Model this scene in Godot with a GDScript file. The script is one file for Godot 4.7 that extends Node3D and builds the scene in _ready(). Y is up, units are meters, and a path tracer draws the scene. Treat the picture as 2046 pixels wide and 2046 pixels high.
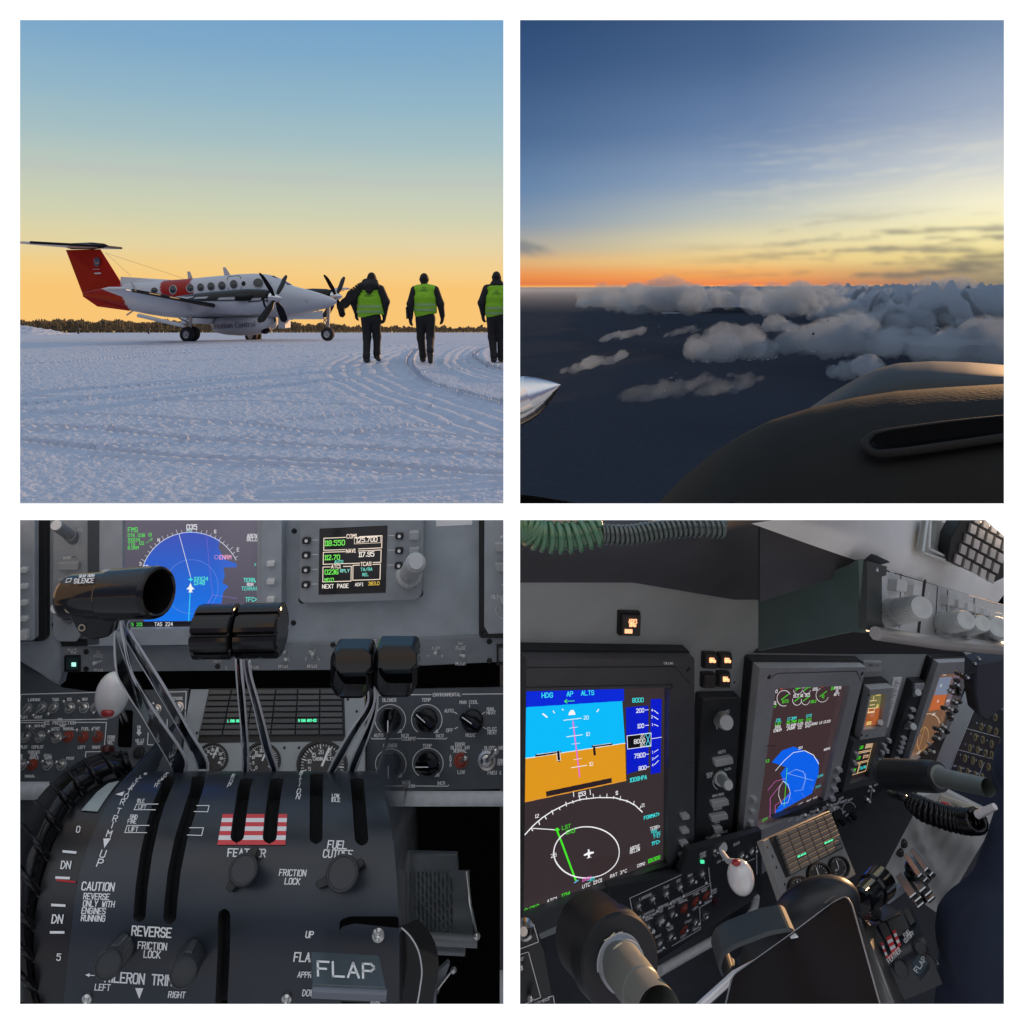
extends Node3D
const F:=1600.0
const CX:=1023.0
const CY:=572.0
const EYE:=1.5
var rng:=RandomNumberGenerator.new()
var mats:={}
var taken:={}
var tex:={}
func at(q:Vector2,d:float)->Vector3:
	return Vector3((q.x-CX)/F*d,EYE-(q.y-CY)/F*d,-d)
func v2(x:float,y:float)->Vector2:
	return Vector2(x,y)
class Surf:
	var a:=0.0
	var b:=0.0
	var c:=0.0
	var fn=null
	var n:=Vector3.ZERO
	func depth(q:Vector2)->float:
		if fn!=null:
			return fn.call(q)
		return 1.0/(a+b*q.x+c*q.y)
	func base(q:Vector2)->Vector3:
		var d:=depth(q)
		return Vector3((q.x-1023.0)/1600.0*d,1.5-(q.y-572.0)/1600.0*d,-d)
	func normal(q:Vector2)->Vector3:
		if fn==null and n!=Vector3.ZERO:
			return n
		var o:=base(q)
		var m:=(base(q+Vector2(1,0))-o).cross(base(q+Vector2(0,1))-o).normalized()
		if m.dot(Vector3(0,1.5,0)-o)<0:
			m=-m
		n=m
		return m
	func p(q:Vector2,lift:=0.0)->Vector3:
		return base(q)+normal(q)*lift
	func px(q:Vector2)->float:
		return depth(q)/1600.0
func flat_surf(d:float)->Surf:
	var s:=Surf.new()
	s.a=1.0/d
	return s
func plane_surf(q1:Vector2,d1:float,q2:Vector2,d2:float,q3:Vector2,d3:float)->Surf:
	var s:=Surf.new()
	var r:=q2-q1
	var t:=q3-q1
	var e:=1.0/d2-1.0/d1
	var f:=1.0/d3-1.0/d1
	var det:=r.x*t.y-r.y*t.x
	s.b=(e*t.y-r.y*f)/det
	s.c=(r.x*f-e*t.x)/det
	s.a=1.0/d1-s.b*q1.x-s.c*q1.y
	return s
func curve_surf(fn:Callable)->Surf:
	var s:=Surf.new()
	s.fn=fn
	return s
class MB:
	var v:=PackedVector3Array()
	var n:=PackedVector3Array()
	var u:=PackedVector2Array()
	var col:=PackedColorArray()
	var ink=null
	func tri(a:Vector3,b:Vector3,c:Vector3)->void:
		var g:=(c-a).cross(b-a).normalized()
		v.append(a); v.append(b); v.append(c)
		n.append(g); n.append(g); n.append(g)
		u.append(Vector2.ZERO); u.append(Vector2.ZERO); u.append(Vector2.ZERO)
		if ink!=null:
			col.append(ink); col.append(ink); col.append(ink)
	func quad(a:Vector3,b:Vector3,c:Vector3,d:Vector3)->void:
		tri(a,b,c)
		tri(a,c,d)
	func quad_uv(a:Vector3,b:Vector3,c:Vector3,d:Vector3,ua:=Vector2(0,0),ub:=Vector2(1,0),uc:=Vector2(1,1),ud:=Vector2(0,1))->void:
		var k:=u.size()
		quad(a,b,c,d)
		u[k]=ua; u[k+1]=ub; u[k+2]=uc
		u[k+3]=ua; u[k+4]=uc; u[k+5]=ud
	func stri(a:Vector3,b:Vector3,c:Vector3,na:Vector3,nb:Vector3,nc:Vector3)->void:
		if (b-a).cross(c-a).dot(na+nb+nc)>0.0:
			v.append(a); v.append(c); v.append(b)
			n.append(na); n.append(nc); n.append(nb)
		else:
			v.append(a); v.append(b); v.append(c)
			n.append(na); n.append(nb); n.append(nc)
		u.append(Vector2.ZERO); u.append(Vector2.ZERO); u.append(Vector2.ZERO)
		if ink!=null:
			col.append(ink); col.append(ink); col.append(ink)
	func squad(a:Vector3,b:Vector3,c:Vector3,d:Vector3,na:Vector3,nb:Vector3,nc:Vector3,nd:Vector3)->void:
		stri(a,b,c,na,nb,nc)
		stri(a,c,d,na,nc,nd)
	func grid(pts:PackedVector3Array,rows:int,cols:int,closed_c:=false,colors:=PackedColorArray(),flip_hint:=Vector3.ZERO,closed_r:=false)->void:
		var nn:=PackedVector3Array()
		nn.resize(pts.size())
		for i in rows:
			for j in cols:
				var jl:=(j-1+cols)%cols if closed_c else maxi(j-1,0)
				var jr:=(j+1)%cols if closed_c else mini(j+1,cols-1)
				var iu:=(i-1+rows)%rows if closed_r else maxi(i-1,0)
				var id:=(i+1)%rows if closed_r else mini(i+1,rows-1)
				var m:=(pts[i*cols+jr]-pts[i*cols+jl]).cross(pts[id*cols+j]-pts[iu*cols+j])
				if m.length_squared()<1e-20:
					var i2:=clampi(i+(1 if i==0 else -1),0,rows-1)
					var cen:=Vector3.ZERO
					for k in cols:
						cen+=pts[i2*cols+k]
					m=(pts[i*cols+j]-cen/cols)
					if (pts[i2*cols+jr]-pts[i2*cols+jl]).cross(pts[i*cols+j]-pts[i2*cols+j]).dot(m)*(1 if i>i2 else -1)<0:
						m=-m
				nn[i*cols+j]=m.normalized()
		if flip_hint!=Vector3.ZERO and nn[(rows/2)*cols+cols/2].dot(flip_hint)<0:
			for k in nn.size():
				nn[k]=-nn[k]
		for i in (rows if closed_r else rows-1):
			for j in (cols if closed_c else cols-1):
				var a:=i*cols+j
				var b:=i*cols+(j+1)%cols
				var c:=((i+1)%rows)*cols+(j+1)%cols
				var d:=((i+1)%rows)*cols+j
				if colors.size():
					var k:=[a,b,c,a,c,d]
					if (pts[b]-pts[a]).cross(pts[c]-pts[a]).dot(nn[a])+(pts[c]-pts[a]).cross(pts[d]-pts[a]).dot(nn[a])>0:
						k=[a,c,b,a,d,c]
					for t in k:
						v.append(pts[t]); n.append(nn[t]); u.append(Vector2.ZERO); col.append(colors[t])
				else:
					squad(pts[a],pts[b],pts[c],pts[d],nn[a],nn[b],nn[c],nn[d])
	func mesh()->ArrayMesh:
		var arr:=[]
		arr.resize(Mesh.ARRAY_MAX)
		arr[Mesh.ARRAY_VERTEX]=v
		arr[Mesh.ARRAY_NORMAL]=n
		arr[Mesh.ARRAY_TEX_UV]=u
		if col.size()==v.size() and col.size()>0:
			arr[Mesh.ARRAY_COLOR]=col
		var m:=ArrayMesh.new()
		m.add_surface_from_arrays(Mesh.PRIMITIVE_TRIANGLES,arr)
		return m
func mb()->MB:
	return MB.new()
func numbered(called:String)->String:
	if not taken.has(called):
		taken[called]=0
		return called
	taken[called]+=1
	return "%s_%03d"%[called,taken[called]]
func obj(called:String,m:MB,material:Material,parent:Node3D=null)->MeshInstance3D:
	var o:=MeshInstance3D.new()
	o.mesh=m.mesh()
	o.material_override=material
	if parent==null:
		o.name=numbered(called)
		add_child(o,true)
	else:
		var k:=0
		var nm:=called
		while parent.has_node(NodePath(nm)):
			k+=1
			nm="%s_%03d"%[called,k]
		o.name=nm
		parent.add_child(o,true)
	return o
func tag(o:Node3D,label:String,category:String,group:="",kind:="")->Node3D:
	if label!="":
		o.set_meta("label",label)
	if category!="":
		o.set_meta("category",category)
	if group!="":
		o.set_meta("group",group)
	if kind!="":
		o.set_meta("kind",kind)
	return o
func thing(called:String,where:Vector3,label:String,category:String,group:="")->Node3D:
	var o:=Node3D.new()
	o.name=numbered(called)
	o.position=where
	add_child(o,true)
	tag(o,label,category,group)
	return o
func part(called:String,m:MB,material:Material,parent:Node3D)->MeshInstance3D:
	var o:=obj(called,m,material,parent)
	var off:=parent.position
	if parent.get_parent()!=self and parent.get_parent() is Node3D:
		off+=(parent.get_parent() as Node3D).position
	o.position=-off if parent.get_parent()==self else Vector3.ZERO
	return o
func lin(r:float,g:float,b:float)->Color:
	return Color(r,g,b).linear_to_srgb()
func noise_image(key:String,freq:float,lo:float,hi:float,size:=256,kind:=FastNoiseLite.TYPE_SIMPLEX_SMOOTH,oct:=4)->ImageTexture:
	if tex.has(key):
		return tex[key]
	var nz:=FastNoiseLite.new()
	nz.seed=key.hash()%9973
	nz.noise_type=kind
	nz.frequency=freq
	nz.fractal_octaves=oct
	var im:=nz.get_seamless_image(size,size)
	im.convert(Image.FORMAT_RGB8)
	im.adjust_bcs(1.0,1.0,1.0)
	var data:=im.get_data()
	for i in data.size():
		data[i]=int(clampf(lo+(hi-lo)*data[i]/255.0,0,1)*255.0)
	var t:=ImageTexture.create_from_image(Image.create_from_data(size,size,false,Image.FORMAT_RGB8,data))
	tex[key]=t
	return t
func mat(called:String,c:Vector3,rough:float,opt:={})->StandardMaterial3D:
	if mats.has(called):
		return mats[called]
	var m:=StandardMaterial3D.new()
	m.resource_name=called
	m.albedo_color=lin(c.x,c.y,c.z)
	m.roughness=rough
	m.metallic=opt.get("metal",0.0)
	m.metallic_specular=opt.get("spec",0.5)
	if opt.has("grain"):
		m.albedo_texture=tex[opt.grain]
		m.uv1_triplanar=true
		m.uv1_scale=Vector3.ONE*float(opt.get("grain_scale",4.0))
	if opt.has("rgrain"):
		m.roughness_texture=tex[opt.rgrain]
		m.uv1_triplanar=true
		m.uv1_scale=Vector3.ONE*float(opt.get("grain_scale",4.0))
	if opt.has("bump"):
		m.heightmap_enabled=true
		m.heightmap_texture=tex[opt.bump]
		m.heightmap_scale=opt.get("bump_cm",0.05)
		m.uv1_triplanar=true
		m.uv1_scale=Vector3.ONE*float(opt.get("grain_scale",4.0))
	if opt.has("coat"):
		m.clearcoat_enabled=true
		m.clearcoat=opt.coat
		m.clearcoat_roughness=opt.get("coat_rough",0.05)
	if opt.has("emit"):
		var e:Vector3=opt.emit
		m.emission_enabled=true
		var top:=maxf(maxf(e.x,e.y),maxf(e.z,1e-4))
		m.emission=lin(e.x/top,e.y/top,e.z/top)
		m.emission_energy_multiplier=top
	if opt.has("vc"):
		m.vertex_color_use_as_albedo=true
	if opt.has("alpha"):
		m.transparency=BaseMaterial3D.TRANSPARENCY_ALPHA
		m.albedo_color.a=opt.alpha
	if opt.has("sheen"):
		m.rim_enabled=true
		m.rim=opt.sheen
	m.cull_mode=BaseMaterial3D.CULL_DISABLED
	mats[called]=m
	return m
func rrect(c:Vector2,w:float,h:float,rot:=0.0,r:=0.0,steps:=3)->PackedVector2Array:
	var out:=PackedVector2Array()
	var x:=Vector2(cos(rot),sin(rot))
	var y:=Vector2(-sin(rot),cos(rot))
	r=minf(r,minf(w,h)/2.0)
	for k in 4:
		var sx:float=[1,-1,-1,1][k]
		var sy:float=[1,1,-1,-1][k]
		if r<=0.01:
			out.append(c+x*sx*w/2+y*sy*h/2)
			continue
		var o:=c+x*sx*(w/2-r)+y*sy*(h/2-r)
		for s in steps+1:
			var t:=(k+float(s)/steps)*PI/2
			out.append(o+x*cos(t)*r+y*sin(t)*r)
	return out
func rquad(pts:PackedVector2Array,r:float,steps:=3)->PackedVector2Array:
	var out:=PackedVector2Array()
	var n:=pts.size()
	for i in n:
		var b:=pts[i]
		var a:=(pts[(i+n-1)%n]-b)
		var c:=(pts[(i+1)%n]-b)
		var rr:=minf(r,minf(a.length(),c.length())*0.45)
		a=b+a.normalized()*rr
		c=b+c.normalized()*rr
		for s in steps+1:
			var t:=float(s)/steps
			out.append(a.lerp(b,t).lerp(b.lerp(c,t),t))
	return out
func circle2(c:Vector2,r:float,n:=24,squash:=1.0,rot:=0.0)->PackedVector2Array:
	var out:=PackedVector2Array()
	for i in n:
		var t:=TAU*i/n
		out.append(c+Vector2(cos(t)*r,sin(t)*r*squash).rotated(rot))
	return out
func inset(poly:PackedVector2Array,b:float)->PackedVector2Array:
	var out:=PackedVector2Array()
	var n:=poly.size()
	var area:=0.0
	for i in n:
		area+=poly[i].cross(poly[(i+1)%n])
	var s:=1.0 if area>0 else -1.0
	for i in n:
		var e1:=(poly[i]-poly[(i+n-1)%n]).normalized()
		var e2:=(poly[(i+1)%n]-poly[i]).normalized()
		var n1:=Vector2(-e1.y,e1.x)*s
		var n2:=Vector2(-e2.y,e2.x)*s
		var m:=n1+n2
		if m.length()<0.2:
			m=n1
		m=m/maxf(m.dot(n1),0.35)
		out.append(poly[i]+m*b)
	return out
func slab(m:MB,s:Surf,poly:PackedVector2Array,l0:float,l1:float,bev:=0.0)->void:
	var n:=poly.size()
	var topp:=inset(poly,bev) if bev>0.0 else poly
	var lb:=l1-bev*s.px(poly[0]) if bev>0.0 else l1
	if l1>l0:
		lb=maxf(lb,l0+(l1-l0)*0.3)
	else:
		lb=l1
	var lo:=PackedVector3Array()
	var mid:=PackedVector3Array()
	var hi:=PackedVector3Array()
	for i in n:
		lo.append(s.p(poly[i],l0))
		mid.append(s.p(poly[i],lb))
		hi.append(s.p(topp[i],l1))
	for i in n:
		var j:=(i+1)%n
		m.quad(lo[i],lo[j],mid[j],mid[i])
		if bev>0.0:
			m.quad(mid[i],mid[j],hi[j],hi[i])
	var idx:=Geometry2D.triangulate_polygon(topp)
	for k in range(0,idx.size(),3):
		m.tri(hi[idx[k]],hi[idx[k+1]],hi[idx[k+2]])
func face(m:MB,s:Surf,poly:PackedVector2Array,l:float)->void:
	var idx:=Geometry2D.triangulate_polygon(poly)
	for k in range(0,idx.size(),3):
		m.tri(s.p(poly[idx[k]],l),s.p(poly[idx[k+1]],l),s.p(poly[idx[k+2]],l))
func ring(m:MB,s:Surf,outer:PackedVector2Array,inner:PackedVector2Array,l0:float,l1:float,lin0:=-9.0)->void:
	var n:=outer.size()
	for i in n:
		var j:=(i+1)%n
		m.quad(s.p(outer[i],l0),s.p(outer[j],l0),s.p(outer[j],l1),s.p(outer[i],l1))
		m.quad(s.p(outer[i],l1),s.p(outer[j],l1),s.p(inner[j],l1),s.p(inner[i],l1))
		m.quad(s.p(inner[i],l1),s.p(inner[j],l1),s.p(inner[j],l0 if lin0<-8.0 else lin0),s.p(inner[i],l0 if lin0<-8.0 else lin0))
func stripe(m:MB,s:Surf,pts:PackedVector2Array,w:float,lift:=0.0012,closed:=false,sub:=0)->void:
	var n:=pts.size()
	for i in (n if closed else n-1):
		var a:=pts[i]
		var b:=pts[(i+1)%n]
		var e:=(b-a).normalized()*w/2
		var k:=Vector2(-e.y,e.x)
		a-=e
		b+=e
		var parts:=maxi(1,sub)
		for t in parts:
			var a1:=a.lerp(b,float(t)/parts)
			var b1:=a.lerp(b,float(t+1)/parts)
			m.quad(s.p(a1+k,lift),s.p(b1+k,lift),s.p(b1-k,lift),s.p(a1-k,lift))
func arc(c:Vector2,r:float,a0:float,a1:float,n:=16,squash:=1.0)->PackedVector2Array:
	var out:=PackedVector2Array()
	for i in n+1:
		var t:=deg_to_rad(lerpf(a0,a1,float(i)/n))
		out.append(c+Vector2(cos(t)*r,sin(t)*r*squash))
	return out
const GLYPH:={
	"A":"002640 1232","B":"00063645443303 3342413000","C":"4536160501103041","D":"00062644422000","E":"46060040 0333","F":"460600 0333",
	"G":"45361605011030414323","H":"0006 4046 0343","I":"2026","J":"0110304146","K":"0006 0246 1340","L":"060040","M":"0006234640",
	"N":"00064046","O":"103041453616050110","P":"00063645443303","Q":"103041453616050110 2240","R":"00063645443303 2340",
	"S":"453616050413334241301001","T":"0646 2026","U":"060110304146","V":"062046","W":"0610243046","X":"0046 0640","Y":"062346 2023",
	"Z":"06460040","0":"103041453616050110","1":"152620 1030","2":"05163645440040","3":"05163645443323 334241301001","4":"30360242",
	"5":"460604344341301001","6":"453616050110304142331302","7":"064610","8":"13040516364544331302011030414233",
	"9":"011030414536160504133344","-":"0343","/":"0046",".":"2021",":":"2122 2425","+":"0343 2125",">":"053301","<":"451341",
	"[":"36161030","]":"16363010","&":"4004152635240110304 2","(":"36252130",")":"16252110","°":"1526352415",
}
func text_pts(str_:String,c:Vector2,h:float,dir:=Vector2(1,0),up:=Vector2(0,-1),align:=0.5,tight:=1.0)->Array:
	var out:=[]
	var u:=h/6.0
	var adv:=5.6*u*tight
	var total:=0.0
	for ch in str_:
		total+=adv*(0.45 if ch in "I1.:" else 1.0)
	total-=adv-4.0*u*tight
	var x:=-total*align
	for ch in str_:
		var wide:=0.45 if ch in "I1.:" else 1.0
		if GLYPH.has(ch):
			for st in (GLYPH[ch] as String).split(" "):
				if st.length()<4:
					continue
				var line:=PackedVector2Array()
				for k in range(0,st.length()-1,2):
					var gx:=float(st[k].to_int())*u*tight-(1.3*u*tight if wide<1.0 else 0.0)
					var gy:=float(st[k+1].to_int())*u-h/2
					line.append(c+dir*(x+gx)+up*gy)
				out.append(line)
		x+=adv*wide
	return out
func text(m:MB,s:Surf,str_:String,c:Vector2,h:float,w:=0.0,dir:=Vector2(1,0),up:=Vector2(0,-1),align:=0.5,lift:=0.0014,tight:=0.8)->void:
	var sw:=w if w>0.0 else maxf(h*0.17,1.3)
	for line in text_pts(str_,c,h,dir,up,align,tight):
		stripe(m,s,line,sw,lift)
func basis_for(d:Vector3)->Basis:
	var z:=d.normalized()
	var x:=z.cross(Vector3.UP if absf(z.y)<0.95 else Vector3.RIGHT).normalized()
	return Basis(x,z.cross(x),z)
func lathe(m:MB,o:Vector3,axis:Vector3,profile:Array,seg:=24,flutes:=0,deep:=0.0,f0:=0,f1:=99)->void:
	var bs:=basis_for(axis)
	for i in profile.size()-1:
		var p0:Vector2=profile[i]
		var p1:Vector2=profile[i+1]
		var dl:=p1-p0
		var sl:=Vector2(dl.y,dl.x)
		var nr:=dl.x
		var na:=-dl.y
		var ln:=maxf(sqrt(nr*nr+na*na),1e-9)
		nr /= ln
		na /= ln
		for k in seg:
			var t0:=TAU*k/seg
			var t1:=TAU*(k+1)/seg
			var e0:=bs.x*cos(t0)+bs.y*sin(t0)
			var e1:=bs.x*cos(t1)+bs.y*sin(t1)
			var s0:=1.0
			var s1:=1.0
			if flutes>0 and i>=f0 and i<=f1:
				s0=1.0-(deep if k%2==0 else 0.0)
				s1=1.0-(deep if (k+1)%2==0 else 0.0)
			var a:=o+bs.z*p0.x+e0*p0.y*s0
			var b:=o+bs.z*p0.x+e1*p0.y*s1
			var c:=o+bs.z*p1.x+e1*p1.y*s1
			var d:=o+bs.z*p1.x+e0*p1.y*s0
			var n0:=e0*nr+bs.z*na
			var n1:=e1*nr+bs.z*na
			if nr<-0.001 and false:
				n0=-n0
			if flutes>0 and i>=f0 and i<=f1:
				m.quad(a,b,c,d)
			else:
				if p0.y>1e-6:
					m.stri(a,b,c,n0,n1,n1)
				if p1.y>1e-6:
					m.stri(a,c,d,n0,n1,n0)
func tube(m:MB,pts:PackedVector3Array,radii,seg:=10,caps:=true)->void:
	var n:=pts.size()
	var rows:=PackedVector3Array()
	var x:=Vector3.ZERO
	for i in n:
		var t:=(pts[mini(i+1,n-1)]-pts[maxi(i-1,0)]).normalized()
		if x==Vector3.ZERO:
			x=basis_for(t).x
		x=(x-t*x.dot(t)).normalized()
		var y:=t.cross(x)
		var r:float=radii if radii is float else radii[i]
		for k in seg:
			var a:=TAU*k/seg
			rows.append(pts[i]+(x*cos(a)+y*sin(a))*r)
	var nn:=PackedVector3Array()
	for i in n:
		for k in seg:
			nn.append((rows[i*seg+k]-pts[i]).normalized())
	for i in n-1:
		for k in seg:
			var k2:=(k+1)%seg
			m.squad(rows[i*seg+k],rows[i*seg+k2],rows[(i+1)*seg+k2],rows[(i+1)*seg+k],nn[i*seg+k],nn[i*seg+k2],nn[(i+1)*seg+k2],nn[(i+1)*seg+k])
	if caps:
		for i in [0,n-1]:
			for k in seg:
				m.tri(pts[i],rows[i*seg+k],rows[i*seg+(k+1)%seg])
func coil(m:MB,cc:PackedVector3Array,r0:float,r1:float,wire:float,turns:float)->void:
	var helix:=PackedVector3Array()
	var n:=cc.size()
	for i in n*2-1:
		var p:=cc[i/2].lerp(cc[mini(i/2+1,n-1)],0.5*(i%2))
		var t:=(cc[mini(i/2+1,n-1)]-cc[maxi(i/2-1,0)]).normalized()
		var e:=t.cross(Vector3.UP).normalized()
		var a:=TAU*i/(n*2.0)*turns
		helix.append(p+(e*cos(a)+t.cross(e)*sin(a))*lerpf(r0,r1,smoothstep(0,60,i)))
	tube(m,helix,wire,7)
func smooth_path(p:PackedVector3Array,sub:=6)->PackedVector3Array:
	var out:=PackedVector3Array()
	var n:=p.size()
	for i in n-1:
		for k in sub:
			out.append(p[i].cubic_interpolate(p[i+1],p[maxi(i-1,0)],p[mini(i+2,n-1)],float(k)/sub))
	out.append(p[n-1])
	return out
func smooth2(p:PackedVector2Array,sub:=6,closed:=false)->PackedVector2Array:
	var out:=PackedVector2Array()
	var n:=p.size()
	for i in (n if closed else n-1):
		for k in sub:
			var a:=p[(i-1+n)%n] if closed else p[maxi(i-1,0)]
			var d:=p[(i+2)%n] if closed else p[mini(i+2,n-1)]
			out.append(p[i].cubic_interpolate(p[(i+1)%n],a,d,float(k)/sub))
	if not closed:
		out.append(p[n-1])
	return out
func box(m:MB,c:Vector3,s:Vector3,bs:=Basis.IDENTITY,bev:=0.0)->void:
	var h:=s/2
	if bev<=0.0:
		var q:=[]
		for k in 8:
			q.append(c+bs*Vector3(h.x*(1 if k & 1 else -1),h.y*(1 if k & 2 else -1),h.z*(1 if k & 4 else -1)))
		for f in [[0,1,3,2],[4,5,7,6],[0,1,5,4],[2,3,7,6],[0,2,6,4],[1,3,7,5]]:
			m.quad(q[f[0]],q[f[1]],q[f[2]],q[f[3]])
		return
	for ax in 3:
		var i:=(ax+1)%3
		var j:=(ax+2)%3
		for sg in [-1.0,1.0]:
			var q:=[]
			for k in [[-1,-1],[1,-1],[1,1],[-1,1]]:
				var v:=Vector3.ZERO
				v[ax]=sg*h[ax]
				v[i]=k[0]*(h[i]-bev)
				v[j]=k[1]*(h[j]-bev)
				q.append(c+bs*v)
			m.quad(q[0],q[1],q[2],q[3])
	for ax in 3:
		var i:=(ax+1)%3
		var j:=(ax+2)%3
		for si in [-1.0,1.0]:
			for sj in [-1.0,1.0]:
				var q:=[]
				for k in [[-1,0],[1,0],[1,1],[-1,1]]:
					var v:=Vector3.ZERO
					v[ax]=k[0]*(h[ax]-bev)
					v[i]=si*(h[i]-(bev if k[1]==1 else 0.0))
					v[j]=sj*(h[j]-(0.0 if k[1]==1 else bev))
					q.append(c+bs*v)
				m.quad(q[0],q[1],q[2],q[3])
	for k in 8:
		var sg:=Vector3(1 if k & 1 else -1,1 if k & 2 else -1,1 if k & 4 else -1)
		m.tri(c+bs*(sg*(h-Vector3(0,bev,bev))),c+bs*(sg*(h-Vector3(bev,0,bev))),c+bs*(sg*(h-Vector3(bev,bev,0))))
func ball(m:MB,c:Vector3,r:Vector3,bs:=Basis.IDENTITY,rows:=10,cols:=16)->void:
	for i in rows:
		for j in cols:
			var q:=[]
			var nn:=[]
			for k in [[0,0],[0,1],[1,1],[1,0]]:
				var th:float=PI*(i+k[0])/rows
				var ph:float=TAU*(j+k[1])/cols
				var e:=Vector3(sin(th)*cos(ph),cos(th),sin(th)*sin(ph))
				q.append(c+bs*(e*r))
				nn.append((bs*(e/r)).normalized())
			m.squad(q[0],q[1],q[2],q[3],nn[0],nn[1],nn[2],nn[3])
class Pic:
	var im:Image
	var w:int
	var h:int
	func _init(ww:int,hh:int,c:Color)->void:
		w=ww
		h=hh
		im=Image.create(w,h,false,Image.FORMAT_RGB8)
		im.fill(c)
	func rect(x:float,y:float,ww:float,hh:float,c:Color)->void:
		im.fill_rect(Rect2i(int(x),int(y),int(ww),int(hh)),c)
	func line(a:Vector2,b:Vector2,t:float,c:Color)->void:
		var n:=int(maxf(a.distance_to(b)/maxf(t*0.4,0.5),1))
		for i in n+1:
			var p:=a.lerp(b,float(i)/n)
			im.fill_rect(Rect2i(roundi(p.x-t/2),roundi(p.y-t/2),maxi(1,roundi(t)),maxi(1,roundi(t))),c)
	func path(pts:PackedVector2Array,t:float,c:Color)->void:
		for i in pts.size()-1:
			line(pts[i],pts[i+1],t,c)
	func fill(poly:PackedVector2Array,c:Color)->void:
		var y0:=h
		var y1:=0
		for p in poly:
			y0=mini(y0,int(p.y))
			y1=maxi(y1,int(p.y)+1)
		for y in range(maxi(y0,0),mini(y1,h)):
			var xs:=[]
			for i in poly.size():
				var a:=poly[i]
				var b:=poly[(i+1)%poly.size()]
				if (a.y<=y)!=(b.y<=y):
					xs.append(a.x+(y-a.y)/(b.y-a.y)*(b.x-a.x))
			xs.sort()
			for k in range(0,xs.size()-1,2):
				im.fill_rect(Rect2i(int(xs[k]),y,int(xs[k+1])-int(xs[k]),1),c)
func ptext(p:Pic,s:String,x:float,y:float,h:float,c:Color,t:=0.0,align:=0.0,tight:=0.9)->void:
	for line in text_pts(s,Vector2(x,y),h,Vector2(1,0),Vector2(0,-1),align,tight):
		p.path(line,t if t>0 else maxf(h*0.16,1.0),c)
func screen_mat(called:String,p:Pic,glow:float)->StandardMaterial3D:
	var m:=StandardMaterial3D.new()
	m.resource_name=called
	m.albedo_color=lin(0.01,0.01,0.012)
	m.roughness=0.12
	m.emission_enabled=true
	m.emission=Color.WHITE
	m.emission_operator=BaseMaterial3D.EMISSION_OP_MULTIPLY
	m.emission_texture=ImageTexture.create_from_image(p.im)
	m.emission_energy_multiplier=glow
	m.cull_mode=BaseMaterial3D.CULL_DISABLED
	return m
var sky_nz:=FastNoiseLite.new()
func ramp(stops:Array,t:float)->Vector3:
	if t<=stops[0][0]:
		return stops[0][1]
	for i in stops.size()-1:
		if t<=stops[i+1][0]:
			var k:float=(t-stops[i][0])/(stops[i+1][0]-stops[i][0])
			k=k*k*(3-2*k)*0.4+k*0.6
			return (stops[i][1] as Vector3).lerp(stops[i+1][1],k)
	return stops[-1][1]
func s8(r:float,g:float,b:float)->Vector3:
	var c:=Color(r/255.0,g/255.0,b/255.0).srgb_to_linear()
	return Vector3(c.r,c.g,c.b)
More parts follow.
